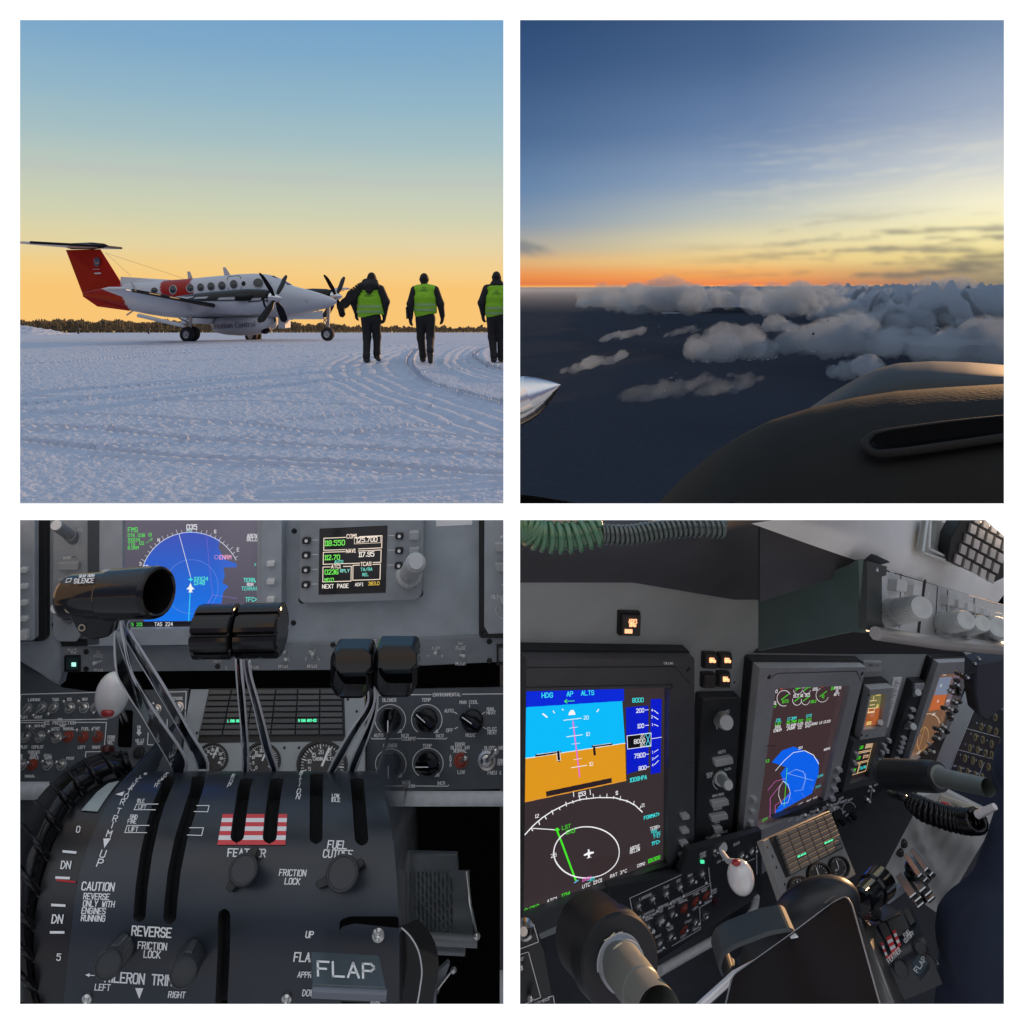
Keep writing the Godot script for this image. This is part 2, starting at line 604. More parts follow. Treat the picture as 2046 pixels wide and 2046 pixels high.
func make_sky()->Image:
	var w:=2048
	var h:=1024
	var data:=PackedFloat32Array()
	data.resize(w*h*3)
	var field_l:=[[0.0,s8(250,199,118)],[1.2,s8(244,205,132)],[3.0,s8(226,212,164)],[5.0,s8(207,209,178)],[6.5,s8(196,204,184)],[8.0,s8(184,199,190)],[10.2,s8(163,190,196)],[13.0,s8(143,180,201)],[16.0,s8(125,168,202)],[19.0,s8(108,157,203)],[34.0,s8(150,182,212)],[90.0,s8(214,222,232)]]
	var field_r:=[[0.0,s8(249,201,124)],[1.2,s8(243,208,144)],[3.0,s8(228,212,170)],[5.0,s8(207,209,182)],[6.5,s8(196,204,188)],[8.0,s8(184,199,192)],[10.2,s8(163,190,197)],[13.0,s8(145,181,200)],[16.0,s8(129,170,200)],[19.0,s8(114,161,201)],[34.0,s8(150,182,212)],[90.0,s8(214,222,232)]]
	var sea_l:=[[0.0,s8(226,120,68)],[0.7,s8(236,146,80)],[1.7,s8(224,178,122)],[2.8,s8(180,172,156)],[4.6,s8(134,152,172)],[7.0,s8(104,134,170)],[11.0,s8(76,106,146)],[16.0,s8(54,84,126)],[19.5,s8(44,72,114)],[34.0,s8(120,148,184)],[90.0,s8(214,222,232)]]
	var sea_m:=[[0.0,s8(240,128,78)],[0.8,s8(244,170,96)],[1.8,s8(240,206,138)],[3.2,s8(226,214,172)],[5.0,s8(188,194,188)],[7.6,s8(142,162,188)],[11.0,s8(104,130,168)],[16.0,s8(72,100,140)],[19.5,s8(58,86,128)],[34.0,s8(124,150,186)],[90.0,s8(214,222,232)]]
	var sea_r:=[[0.0,s8(128,122,108)],[0.9,s8(176,160,124)],[1.9,s8(236,216,148)],[3.2,s8(250,238,180)],[5.2,s8(246,240,208)],[7.6,s8(206,210,210)],[11.0,s8(158,172,194)],[16.0,s8(112,138,172)],[19.5,s8(88,118,158)],[34.0,s8(130,156,190)],[90.0,s8(214,222,232)]]
	var back:=[[0.0,s8(126,120,138)],[4.0,s8(134,124,146)],[10.0,s8(112,116,146)],[19.0,s8(118,132,162)],[34.0,s8(232,236,244)],[60.0,s8(246,248,252)],[90.0,s8(214,222,232)]]
	var keys:=[[-180.0,back],[-95.0,back],[-31.5,field_l],[-0.55,field_r],[0.55,sea_l],[16.0,sea_m],[31.5,sea_r],[44.0,sea_r],[110.0,back],[180.0,back]]
	var cols:=[]
	sky_nz.seed=5
	sky_nz.frequency=1.0
	sky_nz.fractal_octaves=5
	for j in h/2:
		var el:=90.0-(j+0.5)*180.0/h
		var vals:=[]
		for k in keys:
			vals.append(ramp(k[1],el))
		for i in w:
			var az:=(i+0.5)*360.0/w
			if az>180.0:
				az-=360.0
			var s:=0
			while s<keys.size()-2 and az>keys[s+1][0]:
				s+=1
			var t:float=(az-keys[s][0])/(keys[s+1][0]-keys[s][0])
			t=t*t*(3-2*t)*0.3+t*0.7
			var c:Vector3=(vals[s] as Vector3).lerp(vals[s+1],t)
			if az>0.3 and az<70.0 and el<16.0:
				var tilt:=el-(az-14.0)*0.045
				var n1:=sky_nz.get_noise_3d(az*0.055,tilt*0.95,3.0)
				var n2:=sky_nz.get_noise_3d(az*0.16+n1,tilt*2.6,9.0)
				var bands:=clampf((n1*0.8+n2*0.6+0.02)*3.0,0.0,1.0)
				var east:=smoothstep(9.0,24.0,az)*(1.0-smoothstep(3.2,5.6,el))*smoothstep(0.1,0.7,el)
				c=c.lerp(Vector3(0.17,0.158,0.14),bands*east*0.78)
				var lit:=clampf((n2*0.9+n1*0.4)*1.6,0.0,1.0)*smoothstep(10.0,22.0,az)*smoothstep(1.6,3.0,el)*(1.0-smoothstep(7.0,13.0,el))
				c=c.lerp(Vector3(0.95,0.88,0.62),lit*0.28)
				var fan:=clampf((sky_nz.get_noise_3d(az*0.10+40.0,(el+az*0.35)*0.42,21.0)+0.16)*2.2,0.0,1.0)
				fan*=(1.0-smoothstep(1.6,3.9,az))*smoothstep(1.7,2.6,el)*(1.0-smoothstep(3.3-az*0.35,4.6-az*0.3,el))
				c=c.lerp(Vector3(0.13,0.165,0.21),fan*0.62)
			var o:=(j*w+i)*3
			data[o]=c.x
			data[o+1]=c.y
			data[o+2]=c.z
	var low:=s8(250,198,118)
	for o in range((h/2)*w*3,w*h*3,3):
		data[o]=low.x
		data[o+1]=low.y
		data[o+2]=low.z
	return Image.create_from_data(w,h,false,Image.FORMAT_RGBF,data.to_byte_array())
func make_light()->void:
	var cam:=Camera3D.new()
	cam.name="camera"
	cam.projection=Camera3D.PROJECTION_FRUSTUM
	cam.near=0.05
	cam.far=400000.0
	cam.size=2046.0/F*cam.near
	cam.frustum_offset=Vector2(0,-(1023.0-CY)/F*cam.near)
	cam.position=Vector3(0,EYE,0)
	add_child(cam)
	cam.current=true
	var env:=Environment.new()
	env.background_mode=Environment.BG_SKY
	var pano:=PanoramaSkyMaterial.new()
	pano.panorama=ImageTexture.create_from_image(make_sky())
	env.sky=Sky.new()
	env.sky.sky_material=pano
	env.tonemap_mode=Environment.TONE_MAPPER_LINEAR
	env.tonemap_exposure=1.0
	env.ssao_enabled=true
	env.ssil_enabled=true
	env.sdfgi_enabled=true
	env.volumetric_fog_enabled=true
	env.volumetric_fog_density=0.0
	var we:=WorldEnvironment.new()
	we.name="world_environment"
	we.environment=env
	add_child(we)
	var sun:=DirectionalLight3D.new()
	sun.name="sun"
	sun.light_energy=1.6
	sun.light_color=Color(1.0,0.78,0.55)
	sun.light_angular_distance=0.5
	sun.shadow_enabled=true
	add_child(sun)
	var el:=deg_to_rad(6.0)
	var az:=deg_to_rad(39.0)
	var to:=Vector3(sin(az)*cos(el),sin(el),-cos(az)*cos(el))
	sun.look_at_from_position(Vector3.ZERO,-to,Vector3.UP)
const MOUNT:=2.0
func make_mount()->void:
	var o:=thing("collage_border",Vector3(0,at(v2(0,2046),MOUNT).y-0.4,-MOUNT),"white collage border with four square openings and an added glow","frame")
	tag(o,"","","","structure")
	var xs:=[-14.0,40.0,1006.0,1039.0,2006.0,2060.0]
	var ys:=[-14.0,40.0,1006.0,1039.0,2006.0,2060.0]
	var lit:=mat("glowing border white",Vector3(0.9,0.9,0.9),0.6,{"emit":Vector3(0.8,0.8,0.8)})  # emission added so the collage border reads white; nothing lights it from behind
	var board:=mat("white board",Vector3(0.82,0.82,0.8),0.7)
	var front:=mb()
	var back:=mb()
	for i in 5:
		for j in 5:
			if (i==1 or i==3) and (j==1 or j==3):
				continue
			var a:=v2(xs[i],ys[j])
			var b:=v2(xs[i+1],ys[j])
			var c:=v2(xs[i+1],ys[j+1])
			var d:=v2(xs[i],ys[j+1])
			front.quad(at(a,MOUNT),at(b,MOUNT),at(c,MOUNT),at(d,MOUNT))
			back.quad(at(a,MOUNT+0.012),at(b,MOUNT+0.012),at(c,MOUNT+0.012),at(d,MOUNT+0.012))
	for i in [1,3]:
		for j in [1,3]:
			var q:=[v2(xs[i],ys[j]),v2(xs[i+1],ys[j]),v2(xs[i+1],ys[j+1]),v2(xs[i],ys[j+1])]
			for k in 4:
				back.quad(at(q[k],MOUNT),at(q[(k+1)%4],MOUNT),at(q[(k+1)%4],MOUNT+0.012),at(q[k],MOUNT+0.012))
	var r:=[v2(xs[0],ys[0]),v2(xs[5],ys[0]),v2(xs[5],ys[5]),v2(xs[0],ys[5])]
	for k in 4:
		back.quad(at(r[k],MOUNT),at(r[(k+1)%4],MOUNT),at(r[(k+1)%4],MOUNT+0.012),at(r[k],MOUNT+0.012))
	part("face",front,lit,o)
	part("back_board",back,board,o)
func ground_y(d:float)->float:
	var a:=0.042*(d-16.0)
	var near:=0.0 if d<14.0 else (a if d>18.0 else 0.0105*(d-14.0)*(d-14.0)*0.5)
	if d>31.0:
		near=0.63+0.0571*(d-31.0)
	return -near
func ground_depth(py:float)->float:
	var lo:=4.0
	var hi:=900.0
	for k in 40:
		var m:=sqrt(lo*hi)
		if CY+F*(EYE-ground_y(m))/m>py:
			lo=m
		else:
			hi=m
	return sqrt(lo*hi)
func ground_at(px:float,py:float)->Vector3:
	return at(v2(px,py),ground_depth(py))
func make_snow()->void:
	var nz:=FastNoiseLite.new()
	nz.seed=11
	nz.frequency=1.0
	nz.fractal_octaves=4
	var Z:=func(x:float,y:float)->Vector2:
		return Vector2(40+x*0.5021,640+y*0.5021)
	var tracks:=[]
	var add:=func(pts:Array,hw:float,dp:float,rid:int,berm:=0.6)->void:
		var g:=PackedVector2Array()
		for p in pts:
			var q:Vector2=Z.call(p[0],p[1])
			var w:=ground_at(q.x,q.y)
			g.append(Vector2(w.x,-w.z))
		g=smooth2(g,6)
		var bb:=Rect2(g[0],Vector2.ZERO)
		for p in g:
			bb=bb.expand(p)
		tracks.append([g,hw if rid>0 else hw*0.65,dp*(2.0 if rid>0 else 3.4),rid,berm*dp*1.25,bb.grow(hw*1.8)])
	add.call([[1640,90],[1560,100],[1470,122],[1400,145],[1356,178],[1372,215],[1440,250],[1530,290],[1640,330],[1760,372],[1930,430]],0.80,0.020,6)
	add.call([[1640,96],[1585,112],[1560,140],[1550,170],[1568,205],[1610,240],[1690,270],[1790,300],[1930,342]],0.10,0.03,0,1.6)
	add.call([[1900,98],[1830,104],[1780,124],[1768,160],[1800,190],[1860,212],[1930,232]],0.36,0.022,3,1.2)
	add.call([[1900,104],[1836,118],[1806,140],[1828,166],[1880,190],[1930,205]],0.07,0.03,0,1.8)
	add.call([[-20,352],[200,365],[420,380],[640,398],[900,412],[1200,440],[1500,452],[1960,472]],0.10,0.03,0)
	add.call([[-20,414],[240,432],[500,456],[760,476],[1000,488],[1400,512],[1960,540]],0.11,0.035,0)
	add.call([[-20,482],[180,500],[380,520],[620,540],[900,555],[1200,568],[1500,585],[1960,612]],0.12,0.035,0)
	add.call([[-20,300],[200,302],[420,310],[700,322],[1000,324],[1300,338],[1620,345]],0.09,0.025,0)
	add.call([[-20,282],[300,268],[600,248],[900,228],[1310,200]],0.09,0.02,0,1.2)
	add.call([[-20,332],[300,308],[600,285],[900,264],[1330,236]],0.09,0.02,0,1.3)
	add.call([[560,312],[860,296],[1100,290],[1500,292],[1760,296]],0.14,0.02,0,1.0)
	add.call([[-20,445],[300,434],[700,415],[1000,400],[1350,372],[1620,348]],0.08,0.02,0,1.0)
	add.call([[300,505],[600,486],[900,462],[1200,446],[1500,428],[1800,410]],0.08,0.02,0,1.0)
	add.call([[-20,176],[200,165],[420,140],[640,118],[900,106],[1300,98]],0.16,0.03,0,0.3)
	add.call([[-20,148],[200,134],[420,112],[700,100]],0.16,0.03,0,0.3)
	add.call([[380,152],[700,128],[1000,116],[1500,102],[1700,98]],0.12,0.03,0,0.3)
	add.call([[560,160],[900,150],[1330,138]],0.12,0.02,0,0.4)
	add.call([[1600,210],[1750,196],[1960,178]],0.10,0.02,0,1.4)
	add.call([[300,540],[700,566],[1200,590],[1960,640]],0.08,0.02,0)
	add.call([[1000,700],[1300,690],[1600,670],[1960,640]],0.3,0.02,3,0.5)
	var depths:=PackedFloat32Array()
	var py:=1060.0
	while py>668.0:
		depths.append(ground_depth(py))
		py-=clampf((py-640.0)*0.011,0.55,1.6)
	var d:=depths[-1]
	while d<760.0:
		d*=1.12
		depths.append(d)
	var cols:=620
	var pts:=PackedVector3Array()
	pts.resize(depths.size()*cols)
	for i in depths.size():
		var dd:=depths[i]
		var wide:=1080.0/F*dd
		var here:=[]
		for t in tracks:
			var bb:Rect2=t[5]
			if dd>=bb.position.y and dd<=bb.end.y:
				here.append(t)
		var gy:=ground_y(dd)
		for j in cols:
			var x:=0.004*dd-wide*float(j)/(cols-1)
			var y:=gy
			var far:=smoothstep(120.0,30.0,dd)
			y+=(nz.get_noise_2d(x*0.22,dd*0.22)*0.03+nz.get_noise_2d(x*1.7+31.0,dd*1.1)*0.008+nz.get_noise_2d(x*4.6,dd*3.6+7.0)*0.008+nz.get_noise_2d(x*13.0,dd*11.0+70.0)*0.006)*far
			var g:=Vector2(x,dd)
			for t in here:
				var bb:Rect2=t[5]
				if x<bb.position.x or x>bb.end.x:
					continue
				var line:PackedVector2Array=t[0]
				var best:=1e9
				var side:=0.0
				for k in line.size()-1:
					var a:=line[k]
					var e:=line[k+1]-a
					var s:=clampf((g-a).dot(e)/e.length_squared(),0.0,1.0)
					var off:=g-a-e*s
					var l:=off.length_squared()
					if l<best:
						best=l
						side=e.cross(off)
				best=sqrt(best)
				var hw:float=t[1]
				if best<hw*1.7:
					var inside:=1.0-smoothstep(hw*0.72,hw,best)
					var dp:float=t[2]
					y=lerpf(y,gy-dp*0.6+(y-gy)*0.45,inside*0.8)
					if t[3]>0:
						y+=inside*dp*0.75*absf(sin((best*signf(side)/hw+1.0)*PI*0.5*t[3]+nz.get_noise_2d(x*0.6,dd*0.6)*1.0))
					var rim:=exp(-pow((best-hw*1.18)/(hw*0.22),2.0))
					y+=rim*t[4]*(0.75+0.35*nz.get_noise_2d(x*9.0+90.0,dd*9.0)+0.4*nz.get_noise_2d(x*1.2,dd*1.2))
			pts[i*cols+j]=Vector3(x,y,-dd)
	var m:=mb()
	m.grid(pts,depths.size(),cols,false,PackedColorArray(),Vector3.UP)
	noise_image("snow grain",0.05,0.35,1.0,256)
	noise_image("snow tone",0.02,0.9,1.0,256)
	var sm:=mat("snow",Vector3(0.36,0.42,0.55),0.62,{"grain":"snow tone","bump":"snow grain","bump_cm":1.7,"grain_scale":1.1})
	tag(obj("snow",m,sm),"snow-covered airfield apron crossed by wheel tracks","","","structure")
	var cl:=mb()
	for k in depths.size()-1:
		if k%6!=0:
			continue
		var a:=pts[k*cols]
		var b:=pts[mini(k+6,depths.size()-1)*cols]
		cl.quad(a+Vector3(0,-0.01,0),b+Vector3(0,-0.01,0),Vector3(b.x,-430,b.z),Vector3(a.x,-430,a.z))
	for j in range(0,cols-20,20):
		var a:=pts[j]
		var b:=pts[j+20 if j+20<cols else cols-1]
		cl.quad(a+Vector3(0,-0.01,0),b+Vector3(0,-0.01,0),Vector3(b.x,-3.0,b.z),Vector3(a.x,-3.0,a.z))
	tag(obj("cliff",cl,mat("rock",Vector3(0.16,0.15,0.14),0.9)),"grey cliff edge under the snow field","","","structure")
	var bank:=mb()
	var rows:=PackedVector3Array()
	var nr:=34
	var nc:=60
	var bd:=120.0
	for i in nr:
		for j in nc:
			var u:=float(j)/(nc-1)
			var w:=float(i)/(nr-1)
			var px:=lerpf(-40.0,112.0,u)
			var x:=(px-CX)/F*bd
			var h:=1.9*pow(1.0-u,0.55)*sin(PI*w)*(1.0+0.35*nz.get_noise_2d(u*9.0,w*5.0))+0.25*nz.get_noise_2d(u*26.0,w*9.0)*sin(PI*w)
			rows.append(Vector3(x,ground_y(bd+(w-0.5)*14.0)-0.05+h,-(bd+(w-0.5)*14.0)))
	bank.grid(rows,nr,nc,false,PackedColorArray(),Vector3.UP)
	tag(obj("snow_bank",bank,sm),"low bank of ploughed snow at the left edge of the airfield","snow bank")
func make_forest()->void:
	var tree:=mb()
	for k in 3:
		var h0:=0.30+k*0.22
		lathe(tree,Vector3(0,h0,0),Vector3.UP,[Vector2(0.0,0.20-k*0.045),Vector2(0.30,0.02)],7)
	lathe(tree,Vector3.ZERO,Vector3.UP,[Vector2(0,0.022),Vector2(0.5,0.014)],5)
	var crown:=mb()
	rng.seed=77
	lathe(crown,Vector3.ZERO,Vector3.UP,[Vector2(0,0.02),Vector2(0.75,0.012)],5)
	for k in 9:
		ball(crown,Vector3(rng.randf_range(-0.14,0.14),rng.randf_range(0.55,0.92),rng.randf_range(-0.14,0.14)),Vector3(0.12,0.075,0.12)*rng.randf_range(0.6,1.1),Basis.IDENTITY,4,6)
	var nz:=FastNoiseLite.new()
	nz.seed=3
	nz.frequency=0.02
	var bark:=mat("far pines",Vector3(0.10,0.07,0.035),0.95)
	for pair in [["forest",tree,2600,"spruces"],["forest",crown,1700,"pines"]]:
		var mm:=MultiMesh.new()
		mm.transform_format=MultiMesh.TRANSFORM_3D
		mm.mesh=(pair[1] as MB).mesh()
		mm.instance_count=pair[2]
		for k in int(pair[2]):
			var px:=rng.randf_range(20.0,1019.0)
			var d:=rng.randf_range(430.0,640.0)
			var tall:=lerpf(7.2,4.8,smoothstep(100.0,900.0,px))*(1.0+0.35*nz.get_noise_1d(px))*rng.randf_range(0.55,1.12)*d/500.0
			if px>690.0:
				tall*=0.72+0.6*maxf(0.0,nz.get_noise_1d(px*3.0))
			var p:=at(v2(px,0),d)
			var t:=Transform3D(Basis(Vector3.UP,rng.randf()*TAU).scaled(Vector3(tall*0.9,tall,tall*0.9)),Vector3(p.x,ground_y(d)-0.3,-d))
			mm.set_instance_transform(k,t)
		var o:=MultiMeshInstance3D.new()
		o.name=numbered("forest")
		o.multimesh=mm
		o.material_override=bark
		add_child(o,true)
		tag(o,"dark belt of %s on the far edge of the airfield"%pair[3],"forest","","stuff")
	for q in [v2(157,671),v2(297,666)]:
		var d:=150.0
		var m:=mb()
		var b:=at(q,d)
		b.y=ground_y(d)
		lathe(m,b,Vector3.UP,[Vector2(0,0.22),Vector2(0.1,0.18),Vector2(0.75,0.16),Vector2(0.8,0.3),Vector2(1.05,0.28),Vector2(1.15,0.0)],10)
		tag(obj("edge_light",m,mat("marker dark",Vector3(0.03,0.03,0.03),0.6)),"small dark runway marker %s on the snow"%("nearer the snow bank" if q.x<200 else "beyond the aircraft's tail"),"marker")
const SEA:=-420.0
func make_sea()->void:
	var im:=noise_image("sea waves",0.035,0.0,1.0,512,FastNoiseLite.TYPE_SIMPLEX_SMOOTH,5)
	var m:=mb()
	var ds:=[300.0,900.0,2000.0,5000.0,12000.0,30000.0,90000.0,300000.0]
	for i in ds.size()-1:
		var a:float=ds[i]
		var b:float=ds[i+1]
		m.quad(Vector3(0.002*a,SEA,-a),Vector3(a*0.9+400,SEA,-a),Vector3(b*0.9+400,SEA,-b),Vector3(0.002*b,SEA,-b))
	m.quad(Vector3(0.5,SEA,3000),Vector3(9000,SEA,3000),Vector3(670,SEA,-300),Vector3(0.6,SEA,-300))
	m.quad(Vector3(9000,SEA,3000),Vector3(60000,SEA,3000),Vector3(270400,SEA,-300000),Vector3(670,SEA,-300))
	var sm:=StandardMaterial3D.new()
	sm.resource_name="sea water"
	sm.albedo_color=lin(0.022,0.029,0.044)
	sm.roughness=0.6
	sm.metallic_specular=0.04
	sm.heightmap_enabled=true
	sm.heightmap_texture=im
	sm.heightmap_scale=460.0
	sm.uv1_triplanar=true
	sm.uv1_world_triplanar=true
	sm.uv1_scale=Vector3(0.0026,0.0026,0.0026)
	tag(obj("sea",m,sm),"dark rippled open sea far below the clouds","","","structure")
func fog_mat(density:float,c:Color)->FogMaterial:
	var f:=FogMaterial.new()
	f.density=density
	f.albedo=c
	return f
func puff(parent:Node3D,c:Vector3,s:Vector3,f:FogMaterial,turn:=0.0)->void:
	var v:=FogVolume.new()
	v.shape=RenderingServer.FOG_VOLUME_SHAPE_ELLIPSOID
	v.size=s
	v.material=f
	var k:=0
	var nm:="puff"
	while parent.has_node(NodePath(nm)):
		k+=1
		nm="puff_%03d"%k
	v.name=nm
	parent.add_child(v,true)
	v.position=c-parent.position
	v.rotation.y=turn
func make_haze()->void:
	var v:=FogVolume.new()
	v.name="sea_haze"
	v.shape=RenderingServer.FOG_VOLUME_SHAPE_BOX
	v.size=Vector3(70000,360,70000)
	v.material=fog_mat(0.000022,Color(0.8,0.84,0.9))
	add_child(v,true)
	v.position=Vector3(35010,-240,-47500)
	tag(v,"pale haze lying over the far sea under the horizon","","","stuff")
const DECK:=-150.0
func billow(nz:FastNoiseLite,x:float,z:float)->float:
	var a:=1.0-absf(nz.get_noise_2d(x,z))*2.6
	var b:=1.0-absf(nz.get_noise_2d(x*2.3+50.0,z*2.3))*2.6
	var c:=1.0-absf(nz.get_noise_2d(x*5.1,z*5.1+90.0))*2.4
	return a*0.5+b*0.32+c*0.18
func mist(dens:float)->FogMaterial:
	return fog_mat(dens,Color(0.72,0.79,0.87))
func cumulus(q:Vector2,d:float,w:float,h:float,heads:int,dens:float,seed_:int,label:String,parent:Node3D=null)->void:
	var r:=RandomNumberGenerator.new()
	r.seed=seed_
	var nz:=FastNoiseLite.new()
	nz.seed=seed_
	nz.frequency=1.0
	nz.fractal_octaves=3
	var wm2:=w/F*d
	var hm:=h/F*d
	var c:=at(q,d)
	var bones:=[]
	for k in heads:
		var a:=r.randf()*TAU
		var e:=sqrt(r.randf())*0.40
		var s:=(1.0-e*1.25)*r.randf_range(0.75,1.15)
		var rad:=hm*0.46*maxf(s,0.35)
		var p:=Vector3(cos(a)*e*wm2,rad*0.5-hm*0.42+hm*0.30*s,sin(a)*e*wm2*0.8)
		bones.append([p,p+Vector3(r.randf_range(-0.5,0.5)*rad,0,0),rad,rad*0.9])
	var m:=mb()
	var ext:=Vector3(wm2*0.62,hm*0.75,wm2*0.55)
	var sc:=2.2/hm
	skin(m,func(p:Vector3)->float:
		var v:=sdf(p,bones,hm*0.12)
		if v<hm*0.3:
			v+=hm*(0.16*absf(nz.get_noise_3d(p.x*sc,p.y*sc,p.z*sc))+0.08*nz.get_noise_3d(p.x*sc*3.0,p.y*sc*3.0,p.z*sc*3.0))*1.2-hm*0.04
		return maxf(v,(-hm*0.46-p.y)*0.5),-ext,ext,maxf(hm/15.0,wm2/48.0),c)
	if parent:
		part("cloud_head",m,mist(dens*100.0/hm),parent)
	else:
		tag(obj("cloud",m,mist(dens*100.0/hm)),label,"cloud","cloud heads above the sea")
func make_clouds()->void:
	var q:=func(x:float,y:float)->Vector2:
		return Vector2(1036+x*0.5041,400+y*0.5041)
	var deck:=mb()
	var nz:=FastNoiseLite.new()
	nz.seed=3
	nz.frequency=1.0
	nz.fractal_octaves=2
	var rows:=250
	var cols:=300
	var hi:=PackedVector3Array()
	var lo:=PackedVector3Array()
	var th:=PackedFloat32Array()
	for i in rows:
		var d:=2900.0*pow(42000.0/2900.0,float(i)/(rows-1))
		var py:=CY+150.0/d*F
		for j in cols:
			var px:=lerpf(1050,2150,float(j)/(cols-1))
			var cx:=(px-1036)/0.5041
			var x:=(px-CX)/F*d
			var cyy:=(py-400)/0.5041
			var limit:=lerpf(lerpf(344,384,smoothstep(300,800,cx)),560,smoothstep(1150,1600,cx))
			var cov:=clampf((limit-cyy)/26.0,-1.0,1.0)+nz.get_noise_2d(x*0.0007,d*0.0007+9.0)*0.55-(1.0-smoothstep(260,620,cx))*1.6
			var k:=billow(nz,x/620.0,d/760.0)
			var s:=smoothstep(-0.9,0.9,cov)*(0.0 if i==0 or j==0 or i==rows-1 or j==cols-1 else 1.0)
			var up:=230.0*s*maxf(0.0,0.22+0.78*k)
			if s<0.02:
				up=0.0
			th.append(up)
			hi.append(Vector3(x,EYE+DECK-40.0+up,-d))
			lo.append(Vector3(x,EYE+DECK-40.0-up*0.2,-d))
	for i in rows-1:
		for j in cols-1:
			var a:=i*cols+j
			var k:=[a,a+1,a+cols+1,a+cols]
			if th[k[0]]+th[k[1]]+th[k[2]]+th[k[3]]<=0.0:
				continue
			for f in [[0,1,2],[0,2,3]]:
				deck.tri(hi[k[f[0]]],hi[k[f[1]]],hi[k[f[2]]])
				deck.tri(lo[k[f[0]]],lo[k[f[2]]],lo[k[f[1]]])
	var dk:=obj("cloud_deck",deck,mist(0.014))
	tag(dk,"grey cloud deck stretching to the horizon above the sea","","","stuff")
	for c in [
		[840,556,470,165,2300.0,20,"long domed grey cloud lying left of the larger heads"],
		[1035,480,210,80,2900.0,9,"small domed cloud behind the long grey cloud"],
		[1260,522,500,215,2300.0,22,"largest rounded cloud head in the middle of the bank"],
		[1480,462,420,130,3000.0,16,"rounded cloud head behind the largest one"],
		[1560,550,360,160,2450.0,14,"rounded cloud between the largest head and the right edge"],
		[1800,560,540,220,2200.0,20,"broad pale cloud at the right edge above the cowling"],
		[1700,440,360,90,3300.0,14,"low far cloud head at the right, before the pale horizon"],
		[1365,650,300,120,1900.0,12,"soft cloud just above the cowling's upper edge"],
		[1130,420,280,60,4200.0,12,"flat cloud head beyond the small domed one"],
	]:
		cumulus(q.call(c[0],c[1]+12),c[4],c[2]*0.5041,c[3]*0.5041,c[5],0.0125,c[0]%97,c[6])
	var r:=RandomNumberGenerator.new()
	r.seed=19
	for k in 58:
		var d:=lerpf(3400.0,11000.0,pow(k/57.0,1.4))
		var x:=r.randf_range(330.0,1980.0) if d>4600.0 else r.randf_range(1000.0,1980.0)
		var base:=CY+150.0/d*F
		var w:=r.randf_range(380.0,900.0)/d*F
		cumulus(Vector2(1036+x*0.5041,base-w*0.10),d,w,w*r.randf_range(0.20,0.32),11,0.014,300+k,"",dk)
	for c in [[430,525,210,60,2500.0,"small ragged wisp of cloud left of the bank"],[310,635,320,80,1900.0,"pale feathered wisp of cloud above the propeller spinner"],[600,745,360,120,1450.0,"faint torn wisp of cloud low over the sea"],[810,735,300,110,1450.0,"faint wisp of cloud right of the torn one"],[650,520,150,50,2600.0,"small wisp at the left end of the long domed cloud"]]:
		var d:float=c[4]
		var o:=at(q.call(c[0],c[1]),d)
		var w:float=c[2]*0.5041/F*d
		var h:float=c[3]*0.5041/F*d
		var n2:=FastNoiseLite.new()
		n2.seed=c[0]
		n2.frequency=1.0
		n2.fractal_octaves=3
		var m:=mb()
		var ext:=Vector3(w*0.6,h*0.75,w*0.25)
		skin(m,func(p:Vector3)->float:
			var e:=Vector3(p.x/(w*0.5),(p.y-p.x*0.22)/(h*0.34),p.z/(w*0.2)).length()
			var s:=n2.get_noise_3d(p.x*3.2/w,(p.y-p.x*0.4)*5.0/w,p.z*3.0/w)
			return (e-0.80+s*0.95)*h*0.3,-ext,ext,w/44.0,o)
		tag(obj("cloud_wisp",m,mist((0.55 if c[0]<440 else 0.24)/h)),c[5],"cloud","wisps of cloud over the sea")
const YAW:=14.0
const NOSE_D:=32.7
var ac_o:=Vector3.ZERO
var ac_x:=Vector3.ZERO
var ac_z:=Vector3.ZERO
func A(x:float,y:float,z:float)->Vector3:
	return ac_o+ac_x*x+Vector3(0,y,0)+ac_z*z
func L(cx:float,cy:float,z:=0.0)->Vector2:
	var k:=(40+cx*0.352-CX)/F
	var s:=sin(deg_to_rad(YAW))
	var c:=cos(deg_to_rad(YAW))
	var x:=(k*(NOSE_D-z*c)-ac_o.x+z*s)/(c+k*s)
	var d:=NOSE_D-x*s-z*c
	var y:=EYE-(460+cy*0.352-CY)/F*d-ac_o.y
	return Vector2(x,y)
func wing_panel(m:MB,root:Array,tip:Array,thick_r:float,thick_t:float,steps:=10,up:=Vector3.UP)->void:
	var prof:=[Vector2(0,0),Vector2(0.02,0.32),Vector2(0.08,0.6),Vector2(0.25,0.95),Vector2(0.45,0.9),Vector2(0.7,0.5),Vector2(1,0.03)]
	var rows:=PackedVector3Array()
	var n:=0
	for i in steps+1:
		var t:=float(i)/steps
		var le:Vector3=(root[0] as Vector3).lerp(tip[0],t)
		var te:Vector3=(root[1] as Vector3).lerp(tip[1],t)
		var th:=lerpf(thick_r,thick_t,t)
		n=0
		for k in prof.size():
			rows.append(le.lerp(te,prof[k].x)+up*th*0.6*prof[k].y)
			n+=1
		for k in range(prof.size()-2,0,-1):
			rows.append(le.lerp(te,prof[k].x)-up*th*0.4*prof[k].y)
			n+=1
	m.grid(rows,steps+1,n,true)
	for e in [0,steps]:
		for k in range(1,n-1):
			m.tri(rows[e*n],rows[e*n+k],rows[e*n+k+1])
